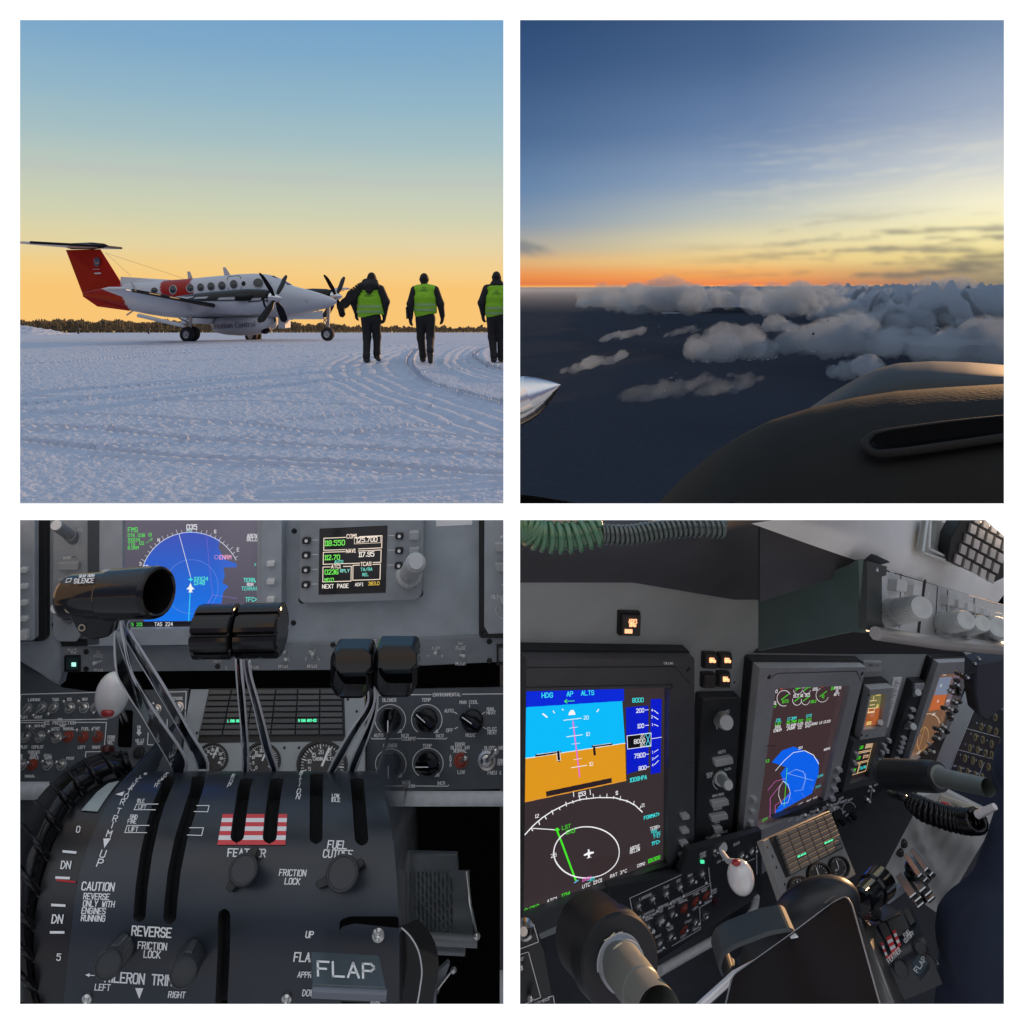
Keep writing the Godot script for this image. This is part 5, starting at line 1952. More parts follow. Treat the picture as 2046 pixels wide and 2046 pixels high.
	for t in [["GS 201",905,800,24,gr],["TAS 224",1104,788,26,wt]]:
		var q:Vector2=M.call(t[1],t[2])
		ptext(im,t[0],q.x,678,t[3]*0.8,t[4],0.0,0.0,0.86)
	m=mb()
	m.quad_uv(P.p(qa(872,-60),0.053),P.p(qa(1912,-60),0.053),P.p(qa(1908,808),0.053),P.p(qa(872,815),0.053))
	part("screen",m,screen_mat("map screen",im,0.9),md)
	key(md,P,qa(750,374),14,9,0.075,0.02,white_btn)
	for y in [302,440,576]:
		key(md,P,qb(130,y),15,9,0.075,0.02,white_btn)
	m=mb()
	m.quad(P.p(qb(22,-60),0.0765),P.p(qb(48,-60),0.0765),P.p(qb(44,660),0.0765),P.p(qb(14,660),0.0765))
	part("side_strip",m,mat("bezel edge light",Vector3(0.34,0.36,0.39),0.4),md)
	var ru:=thing("radio_unit",P.p(qb(800,300)),"radio tuning unit with a small black screen of green and white frequencies","radio unit")
	m=mb()
	slab(m,P,rquad(pl(qb,[346,-60,1300,-90,1282,585,1230,620,380,648,342,640]),4),0.0,0.025,0.0)
	part("tray",m,blk,ru)
	m=mb()
	slab(m,P,rquad(pl(qb,[348,-60,1302,-90,1288,545,1250,588,385,612,345,585]),4),0.025,0.085,2.0)
	part("bezel",m,mat("radio bezel",Vector3(0.33,0.365,0.395),0.42,{"grain":"soft mottle","grain_scale":1.4}),ru)
	var rs:=Pic.new(420,420,Color8(10,8,10))
	var wb:=Color8(255,236,215)
	var RM:=func(x:float,y:float)->Vector2:
		return Vector2((x-500)/524.0*420,(y-20)/512.0*420)
	for bx in [[534,92,452,94],[532,202,450,94],[530,318,222,116],[766,310,214,118]]:
		var a:Vector2=RM.call(bx[0],bx[1])
		var b:Vector2=RM.call(bx[0]+bx[2],bx[1]+bx[3])
		im=rs
		rs.path(PackedVector2Array([a,Vector2(b.x,a.y),b,Vector2(a.x,b.y),a]),4.5,wb)
	var g2:=Color8(120,245,90)
	for t in [["COM1",712,86,30,wb,true],["NAV1",710,198,28,wb,true],["ATC1",596,316,28,wb,true],["TCAS",826,304,28,wb,true],["118.550",546,132,38,g2,false],["125.700",790,118,36,Color8(255,240,225),false],["112.70",546,244,36,g2,false],["117.95",812,230,36,Color8(255,245,235),false],["AUTO",622,280,22,Color8(130,245,225),false],["0236",546,358,36,g2,false],["RPLY",668,352,24,Color8(150,250,230),false],["TA/RA",828,346,24,Color8(120,235,215),false],["REL",842,386,22,Color8(120,235,215),false],["MDT1",546,420,28,g2,false],["NEXT PAGE",528,470,30,Color8(255,246,236),false],["ADF1",786,462,24,Color8(255,246,236),false],["383.0",890,458,26,Color8(255,214,80),false]]:
		var q:Vector2=RM.call(t[1],t[2])
		if t[5]:
			rs.rect(q.x-4,q.y-14,(t[0] as String).length()*t[3]*0.8*0.84+4,28,Color8(10,8,10))
		ptext(rs,t[0],q.x,q.y,t[3]*0.8,t[4],0.0,0.0,0.84)
	var bx0:Vector2=RM.call(772,96)
	var bx1:Vector2=RM.call(976,146)
	rs.path(PackedVector2Array([bx0,Vector2(bx1.x,bx0.y),bx1,Vector2(bx0.x,bx1.y),bx0]),3.0,wb)
	m=mb()
	slab(m,P,pl(qb,[504,34,1026,10,1012,526,496,541]),0.085,0.0865)
	part("screen_glass",m,mat("screen black",Vector3(0.006,0.006,0.007),0.12),ru)
	m=mb()
	m.quad_uv(P.p(qb(506,36),0.088),P.p(qb(1024,12),0.088),P.p(qb(1010,524),0.088),P.p(qb(498,539),0.088))
	part("screen",m,screen_mat("radio screen",rs,0.95),ru)
	var ticks:=mb()
	for k in [[408,120,1],[405,232,1],[403,345,1],[403,458,1],[1120,85,-1],[1118,197,-1],[1115,312,-1]]:
		var b:=key(ru,P,qb(k[0],k[1]),15,11,0.085,0.02,blk)
		m=mb()
		slab(m,P,circle2(qb(k[0]+2,k[1]-3),3.2,12),0.104,0.107)
		part("dot",m,mat("white dot",Vector3(0.85,0.85,0.85),0.5),b)
		stripe(ticks,P,pl(qb,[k[0]+40*k[2],k[1]+2,k[0]+84*k[2],k[1]+1-0.5*k[2]]),1.3,0.0862)
	words(ticks,P,qb,[["IDENT",1230,24,24],["DME-H",1230,146,24],["1/2",1228,262,22]])
	var tk:=part("lettering",ticks,white,ru)
	for y in [75,197]:
		key(ru,P,qb(1235,y),19,16,0.085,0.03,grey_knob)
	m=mb()
	slab(m,P,pl(qb,[1200,270,1270,268,1270,300,1200,302]),0.085,0.10)
	part("key_guard",m,grey_knob,ru)
	m=mb()
	knob(m,P,qb(1155,468),qb(1228,345),26,0.36,[[0,1.05],[0.26,1.02],[0.27,0.98],[0.30,0.74],[0.62,0.72],[0.63,0.66],[0.66,0.74],[0.95,0.72],[0.99,0.66],[1.0,0.60],[1.0,0.0]],32,1,0.03)
	part("knob",m,mat("light knob",Vector3(0.44,0.46,0.47),0.5),ru)
	m=mb()
	lathe(m,at(qb(1228,345),3.18),at(qb(1228,345),3.0)-P.p(qb(1155,468)),[Vector2(0.004,0.031),Vector2(0.012,0.028),Vector2(0.012,0.0)],24)
	part("knob_cap",m,mat("knob cap pale",Vector3(0.46,0.48,0.49),0.55),ru)
	for q in [qb(360,596),qb(1266,548),qb(1130,20)]:
		screw(ru,P,q,8,0.06,blk)
	var rc:=thing("control_panel",P.p(qb(1860,450)),"dark control panel at the right edge with square grey buttons","panel")
	m=mb()
	slab(m,P,rquad(pl(qb,[1726,-60,1978,-60,1978,905,1740,905,1726,880]),4),0.0,0.05,1.0)
	part("housing",m,blk,rc)
	m=mb()
	slab(m,P,pl(qb,[1770,-60,1978,-60,1978,850,1800,858,1768,800]),0.05,0.07,1.5)
	part("plate",m,mat("control plate",Vector3(0.40,0.44,0.47),0.45),rc)
	key(rc,P,qb(1910,172),30,17,0.07,0.03,grey_knob)
	key(rc,P,qb(1910,326),30,17,0.07,0.03,grey_knob)
	key(rc,P,qb(1935,482),17,14,0.07,0.03,grey_knob)
	m=mb()
	words(m,P,qb,[["TILT",1851,568,24],["N",1902,104,26]])
	stripe(m,P,pl(qb,[1884,568,1925,566]),1.3)
	stripe(m,P,arc(qb(1930,668),18,110,250,10),1.8)
	lt=part("lettering",m,white,rc)
	lt.position+=Vector3(0,0,0.0705)
	m=mb()
	knob(m,P,qb(1945,668),qb(1938,640),13,0.14)
	part("knob",m,grey_knob,rc)
	screw(rc,P,qb(1772,850),9,0.05,blk)
	var S:=plane_surf(qa(0,1360),3.52,qa(1300,1360),3.50,qa(0,1930),3.36)
	var sp:=thing("switch_panel",S.p(qa(600,1650)),"dark switch panel of landing light and ice protection toggles","switch panel")
	m=mb()
	slab(m,S,pl(qa,[-160,1120,0,1130,120,1175,220,1270,330,1330,560,1362,1330,1338,1300,1600,1180,2420,-160,2420]),-0.03,0.0,1.0)
	part("plate",m,mat("switch plate",Vector3(0.085,0.10,0.115),0.48,{"grain":"soft mottle","grain_scale":2.0}),sp)
	m=mb()
	for l in [[8,1386,590,1370],[640,1369,640,1370],[8,1386,-20,1560],[-20,1592,690,1580],[1150,1368,1310,1364,1300,1600],[-20,1608,190,1608],[440,1606,682,1606,662,1836,520,1838,516,1880],[1160,1585,1160,1680],[1010,1690,1005,1782,1070,1786]]:
		stripe(m,S,pl(qa,l),1.7)
	words(m,S,qa,[["LANDING",112,1428,20],["TAXI",280,1427,20],["ICE",391,1425,20],["NAV",512,1424,20],["STROBE",1238,1418,20],["LEFT",34,1566,19],["RIGHT",146,1564,19],["OFF",316,1582,16],["ICE PROTECTION",315,1610,26],["ANTI-ICE",156,1634,17],["PROP",336,1634,15],["AUTO",278,1658,22],["MANUAL",386,1656,20],["FUEL VENT",558,1656,22],["PILOT",30,1800,20],["COPILOT",140,1800,20],["LEFT",487,1802,20],["RIGHT",602,1802,20],["SURFACE",112,1840,18],["DEICE",112,1862,18],["SINGLE",112,1886,18],["STALL",222,1866,18],["WARN",222,1888,18],["PITOT",398,1890,19],["DOWN",720,1720,19],["LOCK",718,1744,19],["REL",714,1768,19],["ON",938,1642,19],["HD LT",946,1748,19],["TEST",946,1772,19],["MANUAL",80,2030,18],["NG",8,1868,17],["CE",8,1892,17]])
	face(m,S,pl(qa,[925,1658,950,1658,950,1684,962,1684,938,1714,915,1684,926,1684]),0.0016)
	part("lettering",m,white,sp)
	var red_tip:=mat("red collar",Vector3(0.30,0.05,0.03),0.5)
	for t in [[60,1500,4,1560,0],[175,1490,104,1552,0],[268,1492,222,1540,0],[395,1495,345,1442,0],[508,1492,462,1440,0],[598,1488,580,1532,0],[45,1722,60,1640,0],[160,1720,74,1640,0],[290,1725,225,1680,0],[382,1718,318,1738,1],[500,1722,448,1668,1],[614,1722,570,1664,1],[1075,1510,1050,1460,0],[1250,1490,1212,1432,0],[20,1940,-10,1935,0],[100,1940,60,1925,1],[222,1940,178,1915,0],[330,1940,288,1920,0]]:
		toggle(sp,S,qa(t[0],t[1]),qa(t[2],t[3]),7.0,nickel if t[4]==0 else red_tip,nickel,true)
	m=mb()
	lathe(m,S.p(qa(938,1845)),S.normal(qa(938,1845)),[Vector2(0,0.024),Vector2(0.01,0.022),Vector2(0.012,0.014),Vector2(0.018,0.012),Vector2(0.018,0)],18)
	part("push_button",m,blk,sp)
	m=mb()
	lathe(m,S.p(qa(712,1828)),S.normal(qa(712,1828)),[Vector2(0,0.018),Vector2(0.05,0.017),Vector2(0.055,0.0)],18)
	part("release_button",m,mat("dark red button",Vector3(0.06,0.006,0.008),0.4),sp)
	m=mb()
	slab(m,S,rrect(qa(832,1655),27,74,0.04,4),0.0,0.004)
	part("handle_slot",m,void_m,sp)
	var gh:=thing("gear_handle",at(qa(725,1390),3.2),"translucent white egg-shaped landing gear handle with a red tip","handle")
	m=mb()
	var bs:=Basis(Vector3(0,0,1),-0.14)
	ball(m,at(qa(726,1390),3.15),Vector3(0.0640,0.0905,0.055),bs,18,24)
	var pearl:=mat("pearl plastic",Vector3(0.72,0.74,0.74),0.16,{"coat":1.0})
	pearl.subsurf_scatter_enabled=true
	pearl.subsurf_scatter_strength=0.4
	part("grip",m,pearl,gh)
	m=mb()
	ball(m,at(qa(689,1532),3.105),Vector3(0.026,0.0165,0.016),Basis(Vector3(0,0,1),-0.1),8,16)
	part("red_tip",m,mat("red tip",Vector3(0.35,0.012,0.015),0.3,{"coat":0.6}),gh)
	m=mb()
	tube(m,PackedVector3Array([at(qa(760,1440),3.2),S.p(qa(830,1620),-0.01)]),0.014,10)
	part("stem",m,nickel,gh)
	m=mb()
	for k in 3:
		var pts:=PackedVector3Array()
		for i in 9:
			var a:=-1.1+i*0.28
			pts.append(at(qa(735+20*k+sin(a)*50.0,1390-cos(a*0.9)*20.0+i*22.0-110),3.094+0.002*k+absf(i-4.0)*0.003))
	var N:=plane_surf(qa(1310,1350),3.50,qb(820,1350),3.48,qa(1310,1930),3.33)
	var an:=thing("warning_panel",N.p(qb(100,1600)),"grey annunciator panel of dark tiles with three round dials below","panel")
	m=mb()
	slab(m,N,pl(qa,[1345,1345,2715,1338,2720,2450,1240,2450,1300,1600]),-0.02,0.0,1.0)
	part("plate",m,mat("warning plate",Vector3(0.37,0.415,0.44),0.5,{"grain":"soft mottle","grain_scale":1.5}),an)
	m=mb()
	slab(m,N,pl(qb,[-400,1340,660,1336,672,1752,-495,1768]),0.0,0.003)
	part("tile_bed",m,blk,an)
	var tiles:=[mat("tile a",Vector3(0.060,0.068,0.074),0.35),mat("tile b",Vector3(0.075,0.080,0.085),0.35),mat("tile c",Vector3(0.050,0.060,0.064),0.35)]
	rng.seed=31
	for r in 8:
		for c in 6:
			var y0:=1352.0+r*45.6
			var y1:=y0+36.0
			var f:=func(cc:float,y:float)->Vector2:
				var t:=(y-1352.0)/365.0
				var x:=lerpf(-393.0-92.0*t,650.0+12*t,cc/6.0)
				return qb(x,y-cc*1.0+3.0)
			m=mb()
			var g:=0.022
			slab(m,N,PackedVector2Array([f.call(c+g,y0),f.call(c+1-g,y0),f.call(c+1-g,y1),f.call(c+g,y1)]),0.003,0.016,0.8)
			var t:=part("tile",m,tiles[rng.randi()%3],an)
			if r==5 and (c==1 or c==4):
				var gm:=mb()
				var q:Vector2=f.call(c+0.5,(y0+y1)/2)
				text(gm,N,"L ENG ANTI-ICE" if c==1 else "R ENG ANTI-ICE",q,4.6,1.15,Vector2(1,-0.012),Vector2(0,-1),0.5,0.0168,0.66)
				part("lit_caption",gm,mat("green caption",Vector3(0.05,0.5,0.25),0.5,{"emit":Vector3(0.08,0.85,0.42)}),t)
	for q in [qb(690,1425),qb(760,1520),qb(305,1806),qb(680,1800),qb(190,1806),qa(1393,1690)]:
		screw(an,N,q,2.6,0.0,dark_screw)
	for g in [[qa(1525,1885),27.0],[qb(20,1905),33.0],[qb(490,1945),46.0]]:
		m=mb()
		var q:Vector2=g[0]
		var r:float=g[1]
		ring(m,N,circle2(q,r*1.10,36),circle2(q,r*0.97,36),0.0,0.012,-0.004)
		var dn:=part("dial",m,blk,an)
		m=mb()
		face(m,N,circle2(q,r*0.98,36),0.002)
		part("dial_face",m,mat("dial face",Vector3(0.020,0.022,0.024),0.3),dn)
		m=mb()
		for k in 34:
			var a:=deg_to_rad(-230.0+k*8.4)
			var e:=Vector2(cos(a),sin(a))
			stripe(m,N,PackedVector2Array([q+e*r*0.92,q+e*r*(0.74 if k%4==0 else 0.83)]),r*(0.05 if k%4==0 else 0.03),0.0032)
			if k%4==0:
				text(m,N,str((k/4*5)%60),q+e*r*0.58,r*0.16,0.0,Vector2(1,0),Vector2(0,-1),0.5,0.0032)
		text(m,N,["FLAPS","CABIN CLIMB","CABIN ALT"][0 if r<30 else (1 if r<40 else 2)],q+Vector2(0,-r*0.28),r*0.13,0.0,Vector2(1,0),Vector2(0,-1),0.5,0.0032)
		stripe(m,N,PackedVector2Array([q,q+Vector2(0.32,-0.78).normalized()*r*0.78]),r*0.10,0.005)
		part("dial_markings",m,white,dn)
	var E:=plane_surf(qb(870,1350),3.47,qb(1930,1340),3.47,qe(870,240),3.34)
	var ep:=thing("environment_panel",E.p(qb(1400,1650)),"dark environmental control panel with six black rotary knobs","panel")
	m=mb()
	slab(m,E,pl(qb,[850,1352,1980,1330,1980,2130,960,2150,830,2150]),-0.03,0.0,1.0)
	part("plate",m,mat("switch plate",Vector3(0.085,0.10,0.115),0.48),ep)
	m=mb()
	stripe(m,E,pl(qb,[925,1390,1345,1387]),1.8)
	stripe(m,E,pl(qb,[1592,1384,1980,1380]),1.8)
	stripe(m,E,pl(qb,[876,1728,884,1736,1105,1734]),1.8)
	stripe(m,E,pl(qb,[1236,1733,1460,1736,1470,1728]),1.8)
	stripe(m,E,pl(qe,[960,212,1118,212]),1.8)
	stripe(m,E,pl(qe,[1212,212,1462,214,1472,206]),1.8)
	words(m,E,qb,[["ENVIRONMENTAL",1470,1387,24],["BLOWER",1018,1430,25],["TEMP",1308,1428,25],["MAN COOL",1644,1446,25],["AUTO",1487,1514,25],["MAN",1812,1500,25],["HEAT",1820,1528,25],["OFF",1492,1668,25],["ELEC",1826,1658,25],["HEAT",1828,1686,25],["MODE",1657,1706,26],["AUTO",932,1708,25],["INCR",1140,1710,25],["INCR",1414,1711,25],["COCKPIT",1170,1735,24],["BLOWER",1024,1788,25],["TEMP",1316,1790,25],["ENVIR",1574,1777,24],["BLEED AIR",1576,1804,24],["NORMAL",1576,1831,24],["BLEED AIR",1840,1806,24],["LEFT",1786,1832,24],["A",1499,1872,20],["U",1499,1896,20],["T",1499,1920,20],["O",1499,1942,20],["ENV",1895,1905,22],["OFF",1892,1932,22]])
	words(m,E,qe,[["INCR",1140,185,25],["INCR",1414,190,25],["CABIN",1168,212,24],["LOW",1570,104,26],["PNEU & ENV",1868,108,25]])
	for l in [[1648,1468,1648,1484],[1530,1526,1550,1537],[1748,1540,1768,1526],[1534,1655,1554,1645],[1758,1645,1778,1656]]:
		stripe(m,E,pl(qb,l),1.8)
	part("lettering",m,white,ep)
	for k in [[qb(1025,1585),-90.0,1],[qb(1312,1585),-138.0,1],[qb(1672,1595),-145.0,0],[qe(1020,42),-90.0,1],[qe(1310,36),0.0,1]]:
		var q:Vector2=k[0]
		var a:=deg_to_rad(k[1])
		var e:=Vector2(cos(a),sin(a))
		var r:=25.0
		if k[2]==1:
			m=mb()
			stripe(m,E,arc(q,30.5,-232,52,40),1.8)
			var ae:=arc(q,30.5,128 if k[1]<-80 and false else 52,52,1)
			var tipq:=q+Vector2(cos(deg_to_rad(52)),sin(deg_to_rad(52)))*30.5
			face(m,E,PackedVector2Array([tipq+Vector2(2,-6),tipq+Vector2(5,2),tipq+Vector2(-6,3)]),0.0014)
			part("scale_arc",m,white,ep)
		m=mb()
		var c0:=E.p(q)
		lathe(m,c0,E.normal(q)+Vector3(0,0.1,0),[Vector2(0,22*E.px(q)),Vector2(0.012,21*E.px(q)),Vector2(0.02,19*E.px(q)),Vector2(0.022,0)],32)
		var kn:=part("knob",m,gloss,ep)
		m=mb()
		var side:=Vector2(-e.y,e.x)
		slab(m,E,rquad(PackedVector2Array([q+e*26+side*7,q+e*26-side*7,q-side*13,q-e*21-side*9,q-e*21+side*9,q+side*13]),3),0.018,0.072,3.0)
		var pt:=part("pointer",m,gloss,kn)
		m=mb()
		stripe(m,E,PackedVector2Array([q+e*(22.0 if k[2]==0 or k[1]<-100.0 else 3.0),q+e*(1.0 if k[2]==0 or k[1]<-100.0 else -20.0)]),2.0,0.0745)
		part("index_line",m,white,pt)
	toggle(ep,E,qb(1580,1905),qb(1618,1888),9.5,red_tip,nickel)
	toggle(ep,E,qb(1785,1905),qb(1858,1832),12.0,nickel,nickel)
	m=mb()
	var rp:=PackedVector3Array()
	for x in [880,1200,1600,2020]:
		rp.append(at(qe(x,312-(x-900)*0.0),3.25))
	tube(m,rp,0.027,16)
	tag(obj("padded_roll",m,mat("pale roll",Vector3(0.62,0.65,0.68),0.55,{"grain":"soft mottle"})),"pale grey padded roll under the environmental panel","padding")
	m=mb()
	rp=PackedVector3Array()
	for x in [-120,100,330]:
		rp.append(at(qc(x,250),3.25))
	tube(m,rp,0.032,16)
	tag(obj("padded_roll",m,mats["pale roll"]),"pale grey padded roll left of the trim wheel","padding")
	var rpd:=thing("rudder_pedal",at(qe(1350,1100),3.2),"grey ribbed rudder pedal to the right of the pedestal","pedal")
	var ped_g:=mat("pedal rubber",Vector3(0.085,0.10,0.108),0.42,{"grain":"soft mottle","grain_scale":2.0})
	var pd:=curve_surf(func(q:Vector2)->float:
		var t:=clampf((q.y-1725.0)/160.0,0.0,1.0)
		return 3.26+0.10*sin(t*2.4)-0.22*t)
	m=mb()
	slab(m,pd,pl(qe,[1150,740,1540,750,1548,900,1120,890]),-0.02,0.0,2.0)
	part("top_plate",m,ped_g,rpd)
	m=mb()
	var rows:=PackedVector3Array()
	var ncol:=78
	for i in 26:
		var y:=870.0+i*20.0
		for j in ncol:
			var u:=float(j)/(ncol-1)
			var x:=lerpf(1075+(y-870)*0.12,1635+0.00012*pow(y-870,2.0),u)
			var grooves:=0.0
			if x>1140 and x<1500:
				var ph:=fmod((x-1140)/32.0,1.0)
				grooves=-0.014 if ph<0.16 else 0.0
			rows.append(pd.p(qe(x,y),grooves))
	m.grid(rows,26,ncol,false,PackedColorArray(),Vector3(0,0,1))
	part("ribbed_pad",m,ped_g,rpd)
	m=mb()
	var pts3:=PackedVector3Array()
	for k in 12:
		pts3.append(at(qe(1190+k*46.0,1400+2.5*k),3.0))
	var rr:=[]
	for k in 12:
		rr.append(0.020+(0.001 if k%2==0 and k<8 else 0.0))
	tube(m,pts3,rr,14)
	part("rolled_edge",m,mat("pedal edge",Vector3(0.16,0.175,0.18),0.28),rpd)
	m=mb()
	tube(m,PackedVector3Array([at(qe(1610,880),3.2),at(qe(1640,1150),3.14),at(qe(1690,1390),2.985)]),0.007,8)
	ball(m,at(qe(1692,1388),2.98),Vector3.ONE*0.013)
	part("side_rim",m,nickel,rpd)
	m=mb()
	box(m,at(qe(1440,1480),3.05),Vector3(0.16,0.018,0.05),Basis(Vector3(0,0,1),-0.05),0.003)
	box(m,at(qe(1335,1720),3.05),Vector3(0.042,0.23,0.03),Basis(Vector3(0,0,1),-0.02),0.003)
	part("arm",m,mat("pedal arm",Vector3(0.15,0.17,0.18),0.5),rpd)
	m=mb()
	var F2:=flat_surf(3.1)
	slab(m,F2,pl(qe,[1380,1640,1466,1562,1482,1580,1395,1800,1378,1806]),0.0,0.02)
	part("bracket",m,mats["pedal arm"],rpd)
	m=mb()
	tube(m,PackedVector3Array([at(qe(1385,1800),3.06),at(qe(1470,1690),3.08),at(qe(1500,1650),3.09)]),0.005,6)
	ball(m,at(qe(1510,1652),3.06),Vector3.ONE*0.012)
	part("spring",m,nickel,rpd)
func make_pedestal()->void:
	var ped:Material=mats["pedestal black"]
	var blk:Material=mats["black plastic"]
	var gloss:Material=mats["glossy black grip"]
	var chrome:Material=mats["chrome edge"]
	var blade:Material=mats["lever blade"]
	var void_m:Material=mats["dark interior"]
	var white:=wm()
	var C:=curve_surf(ped_depth)
	var tq:=thing("throttle_pedestal",at(qc(1700,1500),2.6),"curved black lever pedestal with six slots and a red and white striped placard","pedestal")
	var slots:=[
		[[1178,96,1150,200,1085,350,1040,500,985,750,950,1000,928,1290],96.0,140.0,1275.0],
		[[1400,100,1385,220,1315,440,1258,620,1205,880,1180,1100,1165,1300],102.0,140.0,1288.0],
		[[1795,96,1752,220,1722,420,1692,660],100.0,150.0,655.0],
		[[2020,96,1990,260,1965,450,1948,670],104.0,150.0,662.0],
		[[2318,96,2315,300,2312,660],102.0,118.0,664.0],
		[[2625,96,2645,300,2672,680],106.0,150.0,676.0],
		[[1596,1170,1592,1500,1570,1960],96.0,1175.0,2100.0],
	]
	var left:=[860,92,770,205,700,320,620,480,540,650,470,880,432,1080,405,1300,372,1600,340,1900,330,2100]
	var right:=[2780,92,2835,240,2880,420,2918,660,2940,900,2958,1200,2964,1500,2964,2100]
	var ys:=[]
	var y:=96.0
	while y<2000.0:
		ys.append(y)
		y+=3.0 if y<130.0 else (9.0 if y<700.0 else 14.0)
	var edges:=func(yy:float)->PackedFloat32Array:
		var out:=PackedFloat32Array([hline(left,yy)])
		for s in slots:
			var c:=hline(s[0],yy)
			var w:=0.0
			if yy>s[2] and yy<s[3]:
				var r:float=s[1]/2
				w=r
				var e:=minf((s[3]-yy)/r,1.0)
				w=r*sqrt(maxf(0.0,1.0-pow(1.0-e,2.0)))
				if s[2]>1000.0:
					var e2:=minf((yy-s[2])/r,1.0)
					w*=sqrt(maxf(0.0,1.0-pow(1.0-e2,2.0)))
			out.append(c-w)
			out.append(c+w)
		out.append(hline(right,yy))
		return out
	var order:=[0,1,2,13,14,3,4,5,6,7,8,9,10,11,12,15]
	var cover:=mb()
	var liner:=mb()
	for i in ys.size()-1:
		var e0:PackedFloat32Array=edges.call(ys[i])
		var e1:PackedFloat32Array=edges.call(ys[i+1])
		var seq:=[0,1,2,3,4,5,6,7,8,9,10,11,12,15]
		if ys[i]>1100.0:
			seq=[0,1,2,3,4,13,14,15]
		for k in range(0,seq.size(),2):
			var l0:float=e0[seq[k]]
			var r0:float=e0[seq[k+1]]
			var l1:float=e1[seq[k]]
			var r1:float=e1[seq[k+1]]
			for t in 3:
				var a:=qc(lerpf(l0,r0,t/3.0),ys[i])
				var b:=qc(lerpf(l0,r0,(t+1)/3.0),ys[i])
				var c:=qc(lerpf(l1,r1,(t+1)/3.0),ys[i+1])
				var d:=qc(lerpf(l1,r1,t/3.0),ys[i+1])
				cover.squad(C.p(a),C.p(b),C.p(c),C.p(d),C.normal(a),C.normal(b),C.normal(c),C.normal(d))
		for k in range(1,seq.size()-1):
			var a:=qc(e0[seq[k]],ys[i])
			var b:=qc(e1[seq[k]],ys[i+1])
			liner.quad(C.p(a),C.p(b),C.p(b,-0.07),C.p(a,-0.07))
		var fa:=qc(hline(left,ys[i]),ys[i])
		var fb:=qc(hline(right,ys[i]),ys[i])
		var fc:=qc(hline(right,ys[i+1]),ys[i+1])
		var fd:=qc(hline(left,ys[i+1]),ys[i+1])
		liner.quad(C.p(fa,-0.07),C.p(fb,-0.07),C.p(fc,-0.07),C.p(fd,-0.07))
		cover.quad(C.p(fb),C.p(fc),C.p(fc)+Vector3(0.0,-0.02,-0.5),C.p(fb)+Vector3(0.0,-0.02,-0.3))
		cover.quad(C.p(fa),C.p(fd),C.p(fd)+Vector3(0.02,-0.02,-0.5),C.p(fa)+Vector3(0.02,-0.02,-0.3))
	part("cover",cover,ped,tq)
	part("slot_liner",liner,mat("slot felt",Vector3(0.010,0.011,0.012),0.95,{"bump":"bump grain","bump_cm":0.3,"grain_scale":6.0}),tq)
	var prow:=[437.0,468.0,500.0,533.0,568.0,602.0,638.0,676.0]
	var pa:=mat("placard red",Vector3(0.72,0.06,0.07),0.45)
	var pb:=mat("placard white",Vector3(0.86,0.86,0.86),0.45)
	for k in 7:
		var m:=mb()
		for t in 5:
			var ya:=lerpf(prow[k],prow[k+1],t/5.0)
			var yb:=lerpf(prow[k],prow[k+1],(t+1)/5.0)
			var ea:PackedFloat32Array=edges.call(ya)
			var eb:PackedFloat32Array=edges.call(yb)
			var la:=lerpf(1584,1543,(ya-437)/239.0)
			var lb:=lerpf(1584,1543,(yb-437)/239.0)
			var ra:=lerpf(2088,2074,(ya-437)/239.0)
			var rb:=lerpf(2088,2074,(yb-437)/239.0)
			for seg in [[la,ea[5]-3,lb,eb[5]-3],[ea[6]+3,ea[7]-3,eb[6]+3,eb[7]-3],[ea[8]+3,ra,eb[8]+3,rb]]:
				m.quad(C.p(qc(seg[0],ya),0.003),C.p(qc(seg[1],ya),0.003),C.p(qc(seg[3],yb),0.003),C.p(qc(seg[2],yb),0.003))
		part("placard_band",m,pa if k%2==0 else pb,tq)
	var tm:=mb()
	var W:=func(s:String,x:float,yy:float,h:float,dx:=1.0,dy:=0.0,squash:=1.0,w:=0.0)->void:
		text(tm,C,s,qc(x,yy),h*0.2557*squash,w if w>0 else h*0.2557*0.16,Vector2(dx,dy),Vector2(0.16,-1),0.5,0.002,0.72)
	for t in [["CAUTION",612,998,60],["REVERSE",600,1076,44],["ONLY WITH",618,1133,44],["ENGINES",578,1188,44],["RUNNING",574,1245,44],["IDLE",944,332,26],["LIFT",956,380,26],["GND",890,456,30],["FINE",876,492,30],["LIFT",886,552,34],["FUEL",2480,674,58],["CUTOFF",2484,745,58],["FRICTION",2132,892,46],["LOCK",2130,958,46],["LEFT",648,1782,46],["RIGHT",1228,1840,46],["UP",2264,1372,48],["FLAP",2228,1548,66],["APPROACH",2282,1686,42],["DOWN",2268,1826,46]]:
		W.call(t[0],t[1],t[2],t[3],1.0,0.03)
	for t in [["REVERSE",1030,1350,70],["FRICTION",1036,1460,52],["LOCK",1034,1526,52],["AILERON TRIM",930,1715,76]]:
		text(tm,C,t[0],qc(t[1],t[2]),t[3]*0.2557,t[3]*0.2557*0.16,Vector2(1,0.06),Vector2(0.1,-1),0.5,0.002,0.69)
	text(tm,C,"FEATHER",qc(1772,737),58*0.2557,2.5,Vector2(1,0.02),Vector2(0.1,-1),0.5,0.002)
	text(tm,C,"LOW",qc(2466,293),26*0.2557,1.3,Vector2(1,0.02),Vector2(0,-1),0.5,0.002)
	text(tm,C,"IDLE",qc(2466,326),28*0.2557,1.3,Vector2(1,0.02),Vector2(0,-1),0.5,0.002)
